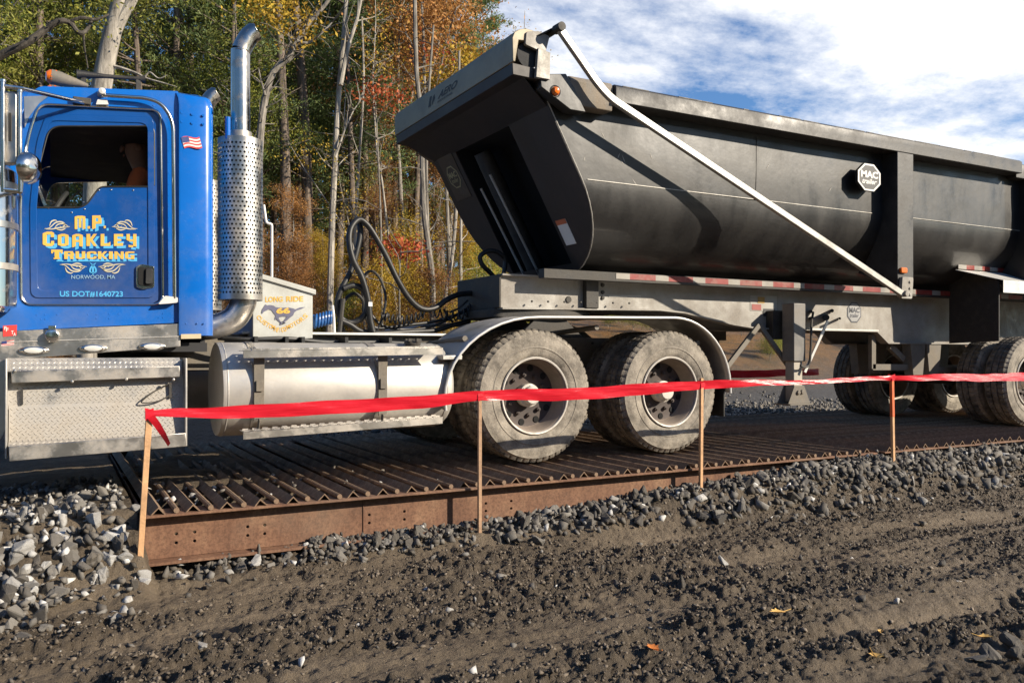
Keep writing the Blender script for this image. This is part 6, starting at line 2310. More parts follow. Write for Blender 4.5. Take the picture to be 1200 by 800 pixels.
# flap ahead of the trailer wheels and the fender box over them
FLAPM = M('muddy_flap', (.022, .021, .02), .7, var=.4, vs=20, dust=.3, ds=12, dcol=(.07, .06, .05), bump=.4, bs=40)
for s in (0, 1):
    f = (lambda y: y) if s == 0 else (lambda y: 2 * CY - y)
    MB().plate([(f(5.66), 1.62), (f(6.26), 1.60), (f(6.26), 2.36), (f(5.95), 2.42), (f(5.66), 2.30)], YZ, 9.40, 9.415).build('mud_flap', FLAPM, TL)
    mb = MB()
    mb.add([(9.05, f(5.95), 2.44), (9.42, f(5.62), 2.31), (12.2, f(5.62), 2.31), (12.2, f(5.95), 2.44)], [(0, 1, 2, 3)])
    mb.add([(9.42, f(5.62), 2.31), (9.42, f(5.62), 2.17), (12.2, f(5.62), 2.17), (12.2, f(5.62), 2.31)], [(0, 1, 2, 3)])
    o = mb.build('wheel_fender', WHITE_ALU, TL, recalc=False)
    so = o.modifiers.new('sheet', 'SOLIDIFY'); so.thickness = .005
    mb = MB(); k = 0; x = 9.1
    while x < 12:
        mb.box(x, x + .15, f(5.948) - .002, f(5.948) + .002, 2.45, 2.50, mi=k % 2); x += .15; k += 1
    mb.build('reflective_tape', [REFW, REFR], TL)
# rubber hoop of the hoist hose beside the front plate
mb = MB().tube(px_path([(590, 322, 6.9), (592, 305, 6.9), (584, 296, 6.9), (573, 294, 6.9), (563, 300, 6.9), (565, 310, 6.9), (574, 319, 6.9), (580, 326, 6.9)]), .022, 10)
mb.build('hoist_hose', RUBBER_BLK, TL)
# scratches in the dark paint
mb = MB()
rs = random.Random(9)
for px, py, L, a in ((707, 159, 9, 1.0), (731, 187, 12, 1.1), (729, 190, 9, .9), (763, 183, 8, 1.2), (900, 195, 9, 2.2), (973, 222, 7, 2.4), (744, 214, 12, .8), (762, 240, 8, .8), (838, 270, 10, 1.9), (685, 186, 6, 1.7), (725, 183, 8, 2.0), (1190, 280, 14, 1.9)):
    c = P(px, py, SIDE - .002)
    d = Vector((math.cos(a), 0, -math.sin(a))) * L * .004; w_ = Vector((math.sin(a), 0, math.cos(a))) * .004
    if c.z < ZSEAM:
        continue
    mb.add([c - d, c + w_, c + d, c - w_], [(0, 1, 2, 3)])
mb.build('paint_scratch', M('scratch', (.30, .28, .25), .6), tub, recalc=False)

# ================================================================== TREES
def leaf_mat(name, cols, trans=.3):
    m, nt, b = newmat(name)
    ri = nd(nt, 'ShaderNodeNewGeometry').outputs['Random Per Island']
    oi = nd(nt, 'ShaderNodeObjectInfo').outputs['Random']
    n = noise(nt, objvec(nt), .55, 3, .6)
    f = mth(nt, 'ADD', mth(nt, 'MULTIPLY', ri, .55), mth(nt, 'ADD', mth(nt, 'MULTIPLY', mth(nt, 'SUBTRACT', n, .5), 1.1), mth(nt, 'ADD', mth(nt, 'MULTIPLY', oi, .2), .12)), True)
    k = len(cols)
    c = ramp(nt, f, [(i / (k - 1), cc) for i, cc in enumerate(cols)])
    nt.links.new(c, b.inputs['Base Color'])
    b.inputs['Roughness'].default_value = .6
    b.inputs['Specular IOR Level'].default_value = .25
    tl = nd(nt, 'ShaderNodeBsdfTranslucent'); nt.links.new(c, tl.inputs[0])
    mx = nd(nt, 'ShaderNodeMixShader'); mx.inputs[0].default_value = trans
    out = nt.nodes['Material Output']
    nt.links.new(b.outputs[0], mx.inputs[1]); nt.links.new(tl.outputs[0], mx.inputs[2]); nt.links.new(mx.outputs[0], out.inputs[0])
    return m


PINE = leaf_mat('pine_needles', [(.055, .088, .034), (.12, .17, .062), (.195, .25, .092), (.27, .29, .11)], .35)
PINE_Y = leaf_mat('pine_needles_yellowing', [(.08, .105, .028), (.18, .20, .05), (.30, .30, .075), (.37, .33, .08)], .35)
OAK_O = leaf_mat('oak_leaves_orange', [(.20, .085, .028), (.36, .165, .045), (.48, .24, .075), (.42, .27, .10)])
OAK_Y = leaf_mat('leaves_gold', [(.22, .13, .02), (.40, .25, .03), (.52, .36, .04), (.34, .30, .06)])
OLIVE = leaf_mat('leaves_olive_green', [(.075, .105, .02), (.17, .205, .038), (.30, .30, .052), (.42, .38, .07)], .4)
RED = leaf_mat('maple_leaves_red', [(.20, .035, .015), (.38, .07, .03), (.48, .13, .045), (.40, .20, .06)])
RUSSET = leaf_mat('leaves_russet', [(.14, .075, .035), (.27, .13, .05), (.38, .18, .06), (.29, .21, .08)])


def bark_mat(name, a, b_, sc=9):
    m, nt, b = newmat(name)
    g = objvec(nt)
    n = noise(nt, g, sc * 1.6, 8, .75, (1, 1, .2)); n2 = noise(nt, g, 2.6, 5)
    c = ramp(nt, n, [(.36, tuple(x * .6 for x in a)), (.62, b_)])
    c = mixc(nt, mth(nt, 'MULTIPLY', ramp(nt, n2, [(.5, 0.0), (.7, 1.0)]), .5), c, tuple(x * .55 for x in b_))
    nt.links.new(c, b.inputs['Base Color'])
    b.inputs['Roughness'].default_value = .9
    bp = nd(nt, 'ShaderNodeBump'); bp.inputs['Strength'].default_value = .6; bp.inputs['Distance'].default_value = .03
    nt.links.new(n, bp.inputs['Height']); nt.links.new(bp.outputs[0], b.inputs['Normal'])
    return m


BARK_P = bark_mat('pine_bark', (.075, .055, .042), (.20, .155, .12))
BARK_G = bark_mat('grey_bark', (.13, .115, .095), (.29, .26, .22), 6)
BARK_W = bark_mat('pale_bark', (.22, .195, .165), (.42, .38, .32), 6)
BARK_D = bark_mat('dark_bark', (.035, .03, .024), (.10, .085, .068))


def quads(c, size, rng, asp=.6, droop=None):
    """N leaf faces (N,4,3) with random tilt at centres c."""
    n = len(c)
    u = rng.normal(size=(n, 3)); u /= np.linalg.norm(u, axis=1)[:, None]
    w = rng.normal(size=(n, 3)); w -= u * (u * w).sum(1)[:, None]; w /= np.linalg.norm(w, axis=1)[:, None]
    s = np.asarray(size)[:, None] * rng.uniform(.6, 1.3, size=(n, 1))
    u = u * s; w = w * s * asp
    return np.stack([c - u, c + w * .9 - u * .1, c + u, c - w * .9 + u * .15], 1)


def mesh_from_quads(name, q, mats):
    n = len(q)
    me = bpy.data.meshes.new(name)
    me.vertices.add(n * 4); me.vertices.foreach_set('co', q.reshape(-1))
    me.loops.add(n * 4); me.loops.foreach_set('vertex_index', np.arange(n * 4))
    me.polygons.add(n); me.polygons.foreach_set('loop_start', np.arange(0, n * 4, 4))
    me.update(calc_edges=True)
    me.materials.append(mats)
    return me


def mb_mesh(mb, name, mat):
    me = bpy.data.meshes.new(name)
    me.from_pydata(mb.v, [], mb.f)
    me.polygons.foreach_set('use_smooth', [True] * len(me.polygons))
    me.materials.append(mat)
    me.update()
    return me


def wander(p, d, L, n, r, jit, up=0.0):
    """A crooked path."""
    pts = [Vector(p)]
    d = Vector(d).normalized()
    for i in range(n):
        d = (d + Vector((r.gauss(0, jit), r.gauss(0, jit), r.gauss(0, jit) + up))).normalized()
        pts.append(pts[-1] + d * L / n)
    return pts


def broadleaf(seed, H, cs, spread, nl, leaf=.075, rad=.12, lean=(0, 0), fork=None, limbs=16, jit=.07, cl=.35, bare=0):
    r = random.Random(seed); g = np.random.default_rng(seed)
    mb = MB()
    tr_ = wander((0, 0, -.3), (lean[0], lean[1], 1), H + .3, 14, r, jit * .6, .03)
    mb.tube(tr_, [rad * (1 - .82 * (i / 14)) for i in range(15)], 8)
    tips = []
    stems = [tr_]
    if fork:
        k = int(14 * fork)
        f = wander(tr_[k], (lean[0] + r.choice((-1, 1)) * .35, lean[1] + r.uniform(-.2, .2), 1), H * (1 - fork) * .95, 9, r, jit, .04)
        mb.tube(f, [rad * (1 - .82 * fork) * .85 * (1 - .8 * i / 9) for i in range(10)], 7)
        stems.append(f)
    for _ in range(limbs):
        s = r.choice(stems)
        t = r.uniform(0, 1)
        z0 = cs + (1 - cs) * t ** 1.1
        i = None
        for q in range(len(s) - 1):
            if s[q].z <= z0 * H <= s[q + 1].z:
                i = q; break
        if i is None:
            continue
        f = (z0 * H - s[i].z) / max(1e-4, s[i + 1].z - s[i].z)
        p = s[i].lerp(s[i + 1], f)
        a = r.uniform(0, 6.283)
        Lb = spread * (1.05 - .65 * t) * r.uniform(.6, 1.15)
        b = wander(p, (math.cos(a), math.sin(a), r.uniform(.25, .9)), Lb, 7, r, .16, .05)
        rb_ = rad * .34 * (1 - .6 * t)
        mb.tube(b, [rb_ * (1 - .8 * q / 7) for q in range(8)], 5, caps=False)
        for q in range(2, 8):
            tips.append(b[q])
            for _k in range(2):
                a2 = r.uniform(0, 6.283)
                tw = wander(b[q], (math.cos(a2), math.sin(a2), r.uniform(-.1, .7)), Lb * r.uniform(.2, .42), 4, r, .22, .03)
                mb.tube(tw, [rb_ * .3 * (1 - .75 * z / 4) + .003 for z in range(5)], 4, caps=False)
                tips += tw[1:]
    tips = np.array([t[:] for t in tips])
    if nl and len(tips):
        wgt = g.random(len(tips)) ** 4.5
        wgt /= wgt.sum()
        nl = int(nl * 1.9); leaf *= .66
        c = tips[g.choice(len(tips), nl, p=wgt)] + g.normal(size=(nl, 3)) * np.array([cl, cl, cl * .7])
        q = quads(c, np.full(nl, leaf), g)
    else:
        q = None
    return mb, q


def pine(seed, H, cs, spread, nt_, rad=.17, lean=(0, 0), dead=10):
    r = random.Random(seed); g = np.random.default_rng(seed)
    mb = MB()
    tr_ = wander((0, 0, -.3), (lean[0], lean[1], 1), H + .3, 16, r, .018, .02)
    mb.tube(tr_, [rad * (1 - .85 * i / 16) for i in range(17)], 9)

    def at_(z):
        for q in range(16):
            if tr_[q].z <= z <= tr_[q + 1].z:
                return tr_[q].lerp(tr_[q + 1], (z - tr_[q].z) / (tr_[q + 1].z - tr_[q].z))
        return tr_[-1]
    C, D = [], []
    z = cs * H
    while z < H * .98:
        t = (z / H - cs) / (1 - cs)
        for k in range(r.randint(3, 5)):
            if r.random() < .18:
                continue
            a = r.uniform(0, 6.283)
            L = spread * (1.08 - .85 * t) * r.uniform(.55, 1.15) * (.7 + .3 * min(1, t * 4))
            b = wander(at_(z + r.uniform(-.1, .1)), (math.cos(a), math.sin(a), r.uniform(-.05, .28) + .3 * t), L, 7, r, .09, .03)
            mb.tube(b, [.035 * (1 - .85 * q / 7) * (1.2 - .7 * t) for q in range(8)], 5, caps=False)
            for q in range(2, 8):
                C.append(b[q]); D.append((b[q] - b[q - 1]).normalized())
                for sgn in (-1, 1):
                    d = (b[q] - b[q - 1]).normalized(); sd = Vector((-d.y, d.x, .15)) * sgn
                    tw = wander(b[q], d * .6 + sd, L * .22 * (1.1 - q / 10), 3, r, .15, .03)
                    for w in tw[1:]:
                        C.append(w); D.append((w - tw[0]).normalized())
        z += r.uniform(.38, .75)
    for _ in range(dead):
        zz_ = r.uniform(.12, cs + .05) * H; a = r.uniform(0, 6.283)
        b = wander(at_(zz_), (math.cos(a), math.sin(a), r.uniform(-.1, .15)), r.uniform(.6, spread * .75), 6, r, .14, -.01)
        mb.tube(b, [.022 * (1 - .8 * q / 6) for q in range(7)], 4, caps=False)
    C = np.array([c[:] for c in C]); D = np.array([d[:] for d in D])
    ix = g.integers(0, len(C), nt_)
    c = C[ix] + g.normal(size=(nt_, 3)) * .10; d = D[ix] + g.normal(size=(nt_, 3)) * .55 + np.array([0, 0, .25])
    d /= np.linalg.norm(d, axis=1)[:, None]
    w = g.normal(size=(nt_, 3)); w -= d * (d * w).sum(1)[:, None]; w /= np.linalg.norm(w, axis=1)[:, None]
    L = g.uniform(.10, .24, (nt_, 1)); W = .020
    q = np.stack([c - w * W * .5, c + d * L * .6 - w * W, c + d * L, c + d * L * .5 + w * W], 1)
    return mb, q


def proto(kind, fn, bark, leafm):
    mb, q = fn
    tm = mb_mesh(mb, 'trunk', bark)
    cm = mesh_from_quads('crown', q, leafm) if q is not None else None
    return tm, cm


PR = {
    'pine_a': proto('p', pine(1, 19, .30, 3.1, 15000, .20), BARK_P, PINE),
    'pine_b': proto('p', pine(2, 17, .42, 2.6, 12000, .17, (.02, 0)), BARK_P, PINE),
    'pine_c': proto('p', pine(3, 9, .12, 2.3, 11000, .10, dead=3), BARK_P, PINE),
    'pine_d': proto('p', pine(4, 20, .52, 2.8, 12000, .19, dead=18), BARK_P, PINE),
    'oak_a': proto('b', broadleaf(5, 12, .30, 3.3, 13000, .056, .13, limbs=30, jit=.09, cl=.26), BARK_G, OAK_O),
    'oak_b': proto('b', broadleaf(6, 14, .42, 2.6, 11000, .054, .12, (.05, 0), .5, 26, .09), BARK_G, OAK_O),
    'maple_a': proto('b', broadleaf(7, 9, .22, 2.3, 12000, .052, .09, limbs=24, jit=.09), BARK_G, OAK_Y),
    'maple_b': proto('b', broadleaf(8, 11, .30, 2.8, 13000, .05, .11, (-.05, .03), .45, 30, .08, .24), BARK_G, OLIVE),
    'bare_a': proto('b', broadleaf(9, 13, .48, 1.5, 420, .06, .075, (.03, 0), .52, 13, .07), BARK_W, RUSSET),
    'bare_b': proto('b', broadleaf(10, 11, .38, 1.3, 300, .06, .06, (-.04, 0), None, 11, .1), BARK_W, OAK_Y),
    'bare_c': proto('b', broadleaf(12, 8, .30, 1.4, 500, .06, .05, (.10, .0), .4, 12, .12), BARK_W, OAK_Y),
    'shrub_a': proto('b', broadleaf(13, 3.2, .12, 1.25, 5200, .042, .03, limbs=18, jit=.2, cl=.22), BARK_G, RED),
    'shrub_b': proto('b', broadleaf(14, 2.6, .10, 1.3, 5400, .040, .025, limbs=18, jit=.2, cl=.24), BARK_G, OAK_Y),
    'shrub_c': proto('b', broadleaf(15, 4.2, .15, 1.3, 5200, .042, .035, limbs=20, jit=.18, cl=.26), BARK_W, OAK_Y),
}


def tree(name, label, cat, kind, px, t, sc=1.0, leaf=None, bark=None, group=None, rot=None, zs=1.0, dz=0.0):
    a = (px - 600) / FPX
    x, y = t * (S_ + a * C_), t * (C_ - a * S_)
    tm, cm = PR[kind]
    r = thing(name, label, cat, (x, y, hz(x, y) + dz), group)
    r.rotation_euler = (0, 0, random.uniform(0, 6.283) if rot is None else rot)
    r.scale = (sc, sc, sc * zs)
    o = bpy.data.objects.new('trunk', tm); COL.objects.link(o); o.parent = r
    if bark:
        o.material_slots[0].link = 'OBJECT'; o.material_slots[0].material = bark
    if cm:
        o = bpy.data.objects.new('crown', cm); COL.objects.link(o); o.parent = r
        if leaf:
            o.material_slots[0].link = 'OBJECT'; o.material_slots[0].material = leaf
    return r


# single trees one can tell apart in the photograph ---------------------------------
# big leaning pale trunk that forks, above the cab roof
def leaning_oak():
    t0 = 14.0
    def Q(px, py, t=t0):
        a = (px - 600) / FPX
        return Vector((t * (S_ + a * C_), t * (C_ - a * S_), CAMZ - (py - 412) * t / FPX))
    base = Q(102, 400); base.z = hz(base.x, base.y)
    r = thing('leaning_tree', 'leaning pale grey tree forking above the cab roof', 'tree', base)
    mb = MB()
    pts = smooth_path([base - Vector((0, 0, .3)), Q(110, 250), Q(116, 130), Q(122, 85), Q(130, 45), Q(141, 0), Q(150, -50), Q(156, -130)], 5)
    n = len(pts)
    mb.tube(pts, [.19 - .085 * i / (n - 1) for i in range(n)], 12)
    pts = smooth_path([Q(130, 48), Q(143, 20), Q(155, 0), Q(172, -40), Q(196, -110)], 5)
    n = len(pts); mb.tube(pts, [.11 - .06 * i / (n - 1) for i in range(n)], 9)
    pts = smooth_path([Q(126, 76), Q(142, 80), Q(160, 86), Q(172, 92), Q(190, 97), Q(207, 102)], 5)
    n = len(pts); mb.tube(pts, [.035 - .028 * i / (n - 1) for i in range(n)], 6)
    pts = smooth_path([Q(170, 90), Q(176, 85), Q(186, 92), Q(196, 88)], 5)
    n = len(pts); mb.tube(pts, [.02 - .014 * i / (n - 1) for i in range(n)], 5)
    mb.build('trunk', BARK_W, r)
    # dark limb arching over to the left
    mb = MB()
    pts = smooth_path([Q(-70, 120, 13.4), Q(-10, 72, 13.4), Q(28, 52, 13.4), Q(52, 36, 13.5), Q(68, 25, 13.5), Q(82, 27, 13.6), Q(92, 38, 13.6), Q(101, 36, 13.7), Q(108, 22, 13.8)], 6)
    n = len(pts); mb.tube(pts, [.075 - .05 * i / (n - 1) for i in range(n)], 8)
    pts = smooth_path([Q(80, 27, 13.6), Q(96, 21, 13.6), Q(112, 23, 13.7), Q(128, 17, 13.8)], 5)
    n = len(pts); mb.tube(pts, [.035 - .02 * i / (n - 1) for i in range(n)], 6)
    pts = smooth_path([Q(98, 38, 13.7), Q(99, 56, 13.7), Q(103, 80, 13.7)], 5)
    n = len(pts); mb.tube(pts, [.02 - .01 * i / (n - 1) for i in range(n)], 5)
    pts = smooth_path([Q(55, 40, 13.5), Q(62, 45, 13.4), Q(72, 46, 13.4)], 5)
    n = len(pts); mb.tube(pts, [.015 - .01 * i / (n - 1) for i in range(n)], 5)
    mb.build('limb', BARK_D, r)
    g = np.random.default_rng(77)
    cs_ = np.array([Q(px, py, t)[:] for px, py, t in ((165, -30, 14), (190, -60, 14), (140, -60, 14), (10, 10, 13.4), (60, -10, 13.4), (110, 5, 13.8))])
    c = cs_[g.integers(0, len(cs_), 1400)] + g.normal(size=(1400, 3)) * np.array([.7, .6, .35])
    o = bpy.data.objects.new('crown', mesh_from_quads('crown', quads(c - np.array(base[:]), np.full(1400, .036), g), OLIVE)); COL.objects.link(o); o.parent = r


leaning_oak()


def pale_stem(name, label, paths, t0, bark, leafspots=(), leafm=None, nl=900, spread=.5, leaf=.06):
    """A slender tree traced in its own plane at t0 metres: [( [(px,py),...], r0, r1 )]."""
    def Q(px, py, dt=0.0):
        t = t0 + dt
        a = (px - 600) / FPX
        return Vector((t * (S_ + a * C_), t * (C_ - a * S_), CAMZ - (py - 412) * t / FPX))
    b0 = Q(*paths[0][0][0]); base = Vector((b0.x, b0.y, hz(b0.x, b0.y)))
    r = thing(name, label, 'tree', base)
    mb = MB()
    rg = random.Random(len(label))
    for k, (pl, r0, r1) in enumerate(paths):
        dd = rg.uniform(-.6, .6)
        pts = [Q(x, y, 0 if i == 0 else dd * i / len(pl)) for i, (x, y) in enumerate(pl)]
        if k == 0:
            pts[0].z = base.z - .2
        pts = smooth_path(pts, 5)
        n = len(pts)
        mb.tube(pts, [r0 + (r1 - r0) * i / (n - 1) for i in range(n)], 8)
        for _ in range(int(n * .5)):
            i = rg.randrange(n // 4, n)
            tw = wander(pts[i], (rg.uniform(-1, 1), rg.uniform(-1, 1), rg.uniform(0, .9)), rg.uniform(.5, 1.5), 5, rg, .2, .03)
            mb.tube(tw, [.016 * (1 - .8 * q / 5) for q in range(6)], 4, caps=False)
    mb.build('trunk', bark, r)
    if leafm:
        g = np.random.default_rng(len(label))
        cs_ = np.array([Q(x, y)[:] for x, y in leafspots])
        c = cs_[g.integers(0, len(cs_), nl)] + g.normal(size=(nl, 3)) * np.array([spread, spread, spread * .55])
        o = bpy.data.objects.new('crown', mesh_from_quads('crown', quads(c - np.array(base[:]), np.full(nl, leaf), g), leafm)); COL.objects.link(o); o.parent = r


pale_stem('slender_tree', 'slender pale twin-stemmed tree between the exhaust stack and the air hoses', [([(385, 395), (388, 300), (392, 200), (397, 110), (403, 40), (410, -60)], .085, .05), ([(399, 100), (408, 55), (420, 15), (432, -60)], .06, .03),
           ([(393, 185), (403, 155), (413, 132), (421, 120)], .03, .008)], 20, BARK_W)
pale_stem('crooked_tree', 'crooked pale tree with orange leaf clusters beside the exhaust stack', [([(300, 395), (302, 250), (305, 160), (312, 110), (322, 82), (338, 68), (346, 52), (362, 28), (385, 0), (405, -40)], .10, .035),
           ([(311, 112), (306, 95), (303, 80)], .03, .01), ([(348, 48), (362, 50), (380, 36), (393, 22)], .04, .012), ([(345, 60), (338, 40), (345, 20)], .03, .01)], 19, BARK_G,
           [(315, 8), (335, 2), (330, 22), (310, 20), (345, 12), (352, 45), (362, 40), (300, 5), (322, 30)], OAK_Y, 800, .30, .055)
pale_stem('slender_tree', 'pale crooked tree between the hoses and the trailer front', [([(506, 400), (507, 340), (502, 290), (497, 250), (495, 200), (494, 150), (488, 80), (486, 0)], .085, .05), ([(502, 290), (500, 230), (500, 170), (503, 100), (508, 30)], .05, .025)], 20, BARK_G)
pale_stem('slender_tree', 'thin pale tree leaning beside the trailer front plate', [([(520, 400), (522, 350), (530, 300), (535, 240), (538, 170), (538, 60)], .06, .03), ([(541, 400), (540, 300), (541, 220), (545, 120)], .045, .02)], 21, BARK_W)
pale_stem('slender_tree', 'thin straight pale tree behind the looped air hose', [([(417, 400), (415, 320), (417, 250), (420, 200), (426, 100), (424, 20)], .055, .025)], 22, BARK_W)
pale_stem('orange_tree', 'tall orange leaved tree towering over the trailer front', [([(492, 400), (494, 250), (496, 160), (497, 90), (495, 20), (490, -60)], .07, .03), ([(496, 140), (486, 80), (474, 30), (468, -20)], .04, .015), ([(497, 110), (512, 60), (522, 10)], .04, .015), ([(530, 400), (522, 200), (514, 120), (520, 60), (535, 10)], .06, .015)],
          23, BARK_G, [(470, 10), (485, 0), (500, 10), (515, 5), (530, 12), (480, 35), (500, 40), (520, 35), (465, 45), (490, 60), (510, 65), (470, 70), (535, 40), (525, 70), (480, 85), (460, 20), (545, 20), (475, -30), (510, -30), (540, -30)], OAK_O, 3800, .55, .06)
pale_stem('gold_tree', 'small gold leaved tree beside the tarp housing', [([(540, 400), (541, 250), (542, 150), (545, 80)], .05, .015)], 22, BARK_G, [(545, 75), (535, 85), (552, 70), (540, 60), (530, 95), (548, 90), (525, 100), (505, 98)], OAK_Y, 900, .30, .06)
pale_stem('maple_tree', 'young red maple with scarlet leaves in the middle of the wood', [([(448, 400), (447, 300), (444, 200), (440, 120)], .04, .012)], 21, BARK_G, [(440, 112), (452, 112), (430, 105), (445, 120), (465, 115), (438, 100), (505, 58)], RED, 420, .26, .05)
pale_stem('maple_tree', 'red leaved maple sapling seen through the air hose loop', [([(470, 400), (468, 340), (470, 290)], .03, .01)], 19, BARK_G, [(455, 290), (470, 292), (482, 295), (462, 285), (476, 288), (465, 300)], RED, 420, .22, .05)

rt = random.Random(21)
LABP = {'pine_a': ('pine_tree', 'tall dark green pine standing in the wood behind the truck'), 'pine_b': ('pine_tree', 'tall pine with bare lower trunk in the wood behind the truck'),
        'pine_c': ('pine_tree', 'low bushy young pine in the wood behind the truck'), 'pine_d': ('pine_tree', 'high crowned pine with dead lower limbs behind the truck'),
        'oak_a': ('oak_tree', 'orange leaved oak in the wood behind the truck'), 'oak_b': ('oak_tree', 'forked orange leaved oak in the wood behind the truck'),
        'maple_a': ('maple_tree', 'gold leaved maple in the wood behind the truck'), 'maple_b': ('broadleaf_tree', 'olive green tree turning yellow in the wood behind the truck'),
        'bare_a': ('slender_tree', 'nearly bare pale forked tree in the wood behind the truck'), 'bare_b': ('slender_tree', 'nearly bare pale straight tree in the wood behind the truck'),
        'bare_c': ('slender_tree', 'small bare pale tree in the wood behind the truck')}
GRP = {'pine_tree': 'pines in the wood', 'oak_tree': 'oaks in the wood', 'maple_tree': 'maples in the wood', 'broadleaf_tree': 'broadleaf trees in the wood', 'slender_tree': 'slender bare trees in the wood'}
# px, distance, kind, scale, leaf
W_ = [(225, 24, 'pine_a', .8, None), (262, 26, 'pine_b', .85, None), (318, 28, 'pine_b', .8, None), (395, 29, 'pine_a', .85, None), (462, 33, 'pine_a', .85, None), (350, 31, 'pine_c', 1.2, None), (435, 35, 'pine_c', 1.2, None), (-170, 24, 'pine_a', .9, PINE_Y), (-230, 22, 'maple_b', 1.0, None), (-290, 25, 'pine_b', 1, None), (-360, 23, 'maple_b', 1.1, None), (-430, 26, 'pine_a', 1, None), (-510, 28, 'pine_d', 1, None), (272, 22, 'pine_a', .80, None), (305, 25, 'pine_a', .85, None), (352, 26, 'pine_a', .80, None), (408, 24, 'pine_b', .78, None), (428, 26, 'pine_a', .8, None), (450, 29, 'pine_a', .8, None), (372, 33, 'pine_b', .9, None), (415, 31, 'pine_d', .8, None), (338, 36, 'pine_a', .9, None), (485, 27, 'pine_d', .75, None), (512, 30, 'pine_a', .62, None), (552, 28, 'pine_a', .52, None), (-60, 19, 'maple_b', 1.0, None), (0, 21, 'maple_b', 1.1, None), (45, 21, 'pine_a', .8, PINE_Y), (75, 25, 'pine_a', .9, PINE_Y), (-20, 27, 'pine_a', 1, None), (30, 30, 'pine_b', 1, PINE_Y), (110, 24, 'maple_b', 1.1, None),
      (160, 21, 'pine_b', .8, PINE_Y), (185, 25, 'pine_c', 1.1, PINE_Y), (205, 22, 'pine_a', .8, PINE_Y), (235, 21, 'maple_b', .9, None), (255, 27, 'pine_a', 1.0, None), (140, 30, 'pine_b', 1, None), (215, 31, 'pine_d', 1, None),
      (338, 22, 'pine_d', .95, None), (363, 24, 'pine_d', 1.0, None), (395, 27, 'pine_b', 1, None), (350, 30, 'pine_a', .95, None), (440, 28, 'pine_d', 1.0, None), (430, 33, 'pine_b', 1, None), (475, 30, 'pine_b', .95, None),
      (455, 36, 'pine_a', .95, None), (385, 36, 'pine_d', 1, None), (300, 34, 'pine_b', 1.0, None), (555, 31, 'pine_b', .80, None), (520, 34, 'pine_b', .85, None), (574, 33, 'pine_b', .74, None), (500, 38, 'pine_d', .9, None),
      (312, 20, 'oak_a', .34, None), (345, 20, 'maple_a', .35, RUSSET), (440, 25, 'oak_b', .4, RUSSET), (480, 25, 'oak_b', .85, None), (520, 27, 'oak_b', .95, None), (585, 29, 'bare_b', .9, None),
      (575, 24, 'bare_c', .8, None), (548, 24, 'maple_a', .6, None), (560, 22, 'maple_a', .42, None), (470, 22, 'bare_b', .8, None), (430, 21, 'bare_c', .7, None),
      (195, 28, 'bare_a', 1, None), (85, 22, 'bare_b', 1, None), (20, 24, 'bare_a', 1, None), (240, 26, 'bare_b', 1.1, None), (150, 26, 'bare_a', 1.1, None), (-30, 23, 'bare_b', 1, None), (60, 33, 'pine_d', 1, None), (100, 37, 'pine_a', 1, None), (170, 36, 'pine_a', 1, None),
      (240, 38, 'pine_a', 1, None), (10, 39, 'pine_a', 1, None), (-70, 33, 'pine_a', 1, None), (-110, 26, 'pine_b', 1, None), (-140, 21, 'maple_b', 1, None), (330, 42, 'pine_a', 1, None), (410, 44, 'pine_a', .9, None), (530, 42, 'pine_c', 1.1, None), (565, 40, 'pine_c', .9, None),
      (445, 48, 'pine_c', 1.3, None), (480, 46, 'pine_c', 1.2, None), (360, 48, 'pine_c', 1.4, None), (505, 28, 'maple_a', .8, RUSSET), (410, 30, 'maple_a', .75, OAK_Y), (380, 23, 'maple_a', .38, None), (285, 30, 'maple_b', 1, None), (130, 42, 'pine_c', 1.5, None), (60, 44, 'pine_c', 1.5, None), (210, 44, 'pine_c', 1.5, None)]
for px, t, kd, sc, lf in W_:
    nm, lb = LABP[kd]
    if lf is PINE_Y:
        lb = 'yellowish green pine in the wood behind the cab'
    elif lf is RUSSET:
        lb = 'russet brown leaved tree in the wood behind the truck'
    elif lf is OAK_Y and kd == 'maple_b':
        lb = 'yellow leaved tree beside the exhaust stack'
    tree(nm, lb, 'tree', kd, px, t, sc * rt.uniform(.95, 1.06), lf, None, 'russet trees in the wood' if lf is RUSSET else GRP[nm])
SH = {'shrub_a': 'red', 'shrub_b': 'gold', 'shrub_c': 'gold'}
for k in range(46):
    px = rt.uniform(280, 600) if k % 5 else rt.uniform(-90, 280)
    t = rt.uniform(18, 32)
    kd = rt.choice(['shrub_a', 'shrub_b', 'shrub_b', 'shrub_c', 'shrub_c'])
    if px < 420:
        lf, c = rt.choice([(OAK_O, 'orange'), (RUSSET, 'russet'), (OLIVE, 'olive green'), (OAK_O, 'orange'), (OAK_Y, 'gold')])
    elif px < 500:
        lf, c = rt.choice([(RED, 'red'), (OAK_Y, 'gold'), (OAK_Y, 'gold'), (RUSSET, 'russet'), (OLIVE, 'olive green')])
    else:
        lf, c = rt.choice([(OAK_Y, 'gold'), (OAK_Y, 'gold'), (OLIVE, 'olive green'), (OAK_O, 'orange')])
    tree('shrub', f'{c} leaved shrub in the undergrowth behind the truck', 'shrub', kd, px, t, rt.uniform(.45, .95) * (1 if px > 420 else .8), lf, None, 'shrubs at the edge of the wood')
for k in range(16):
    px = rt.uniform(600, 1060); t = rt.uniform(24, 32)
    tree('shrub', 'low green weed bush beyond the works seen under the trailer', 'shrub', 'shrub_b', px, t, rt.uniform(.3, .5), OLIVE, None, 'low bushes beyond the works')
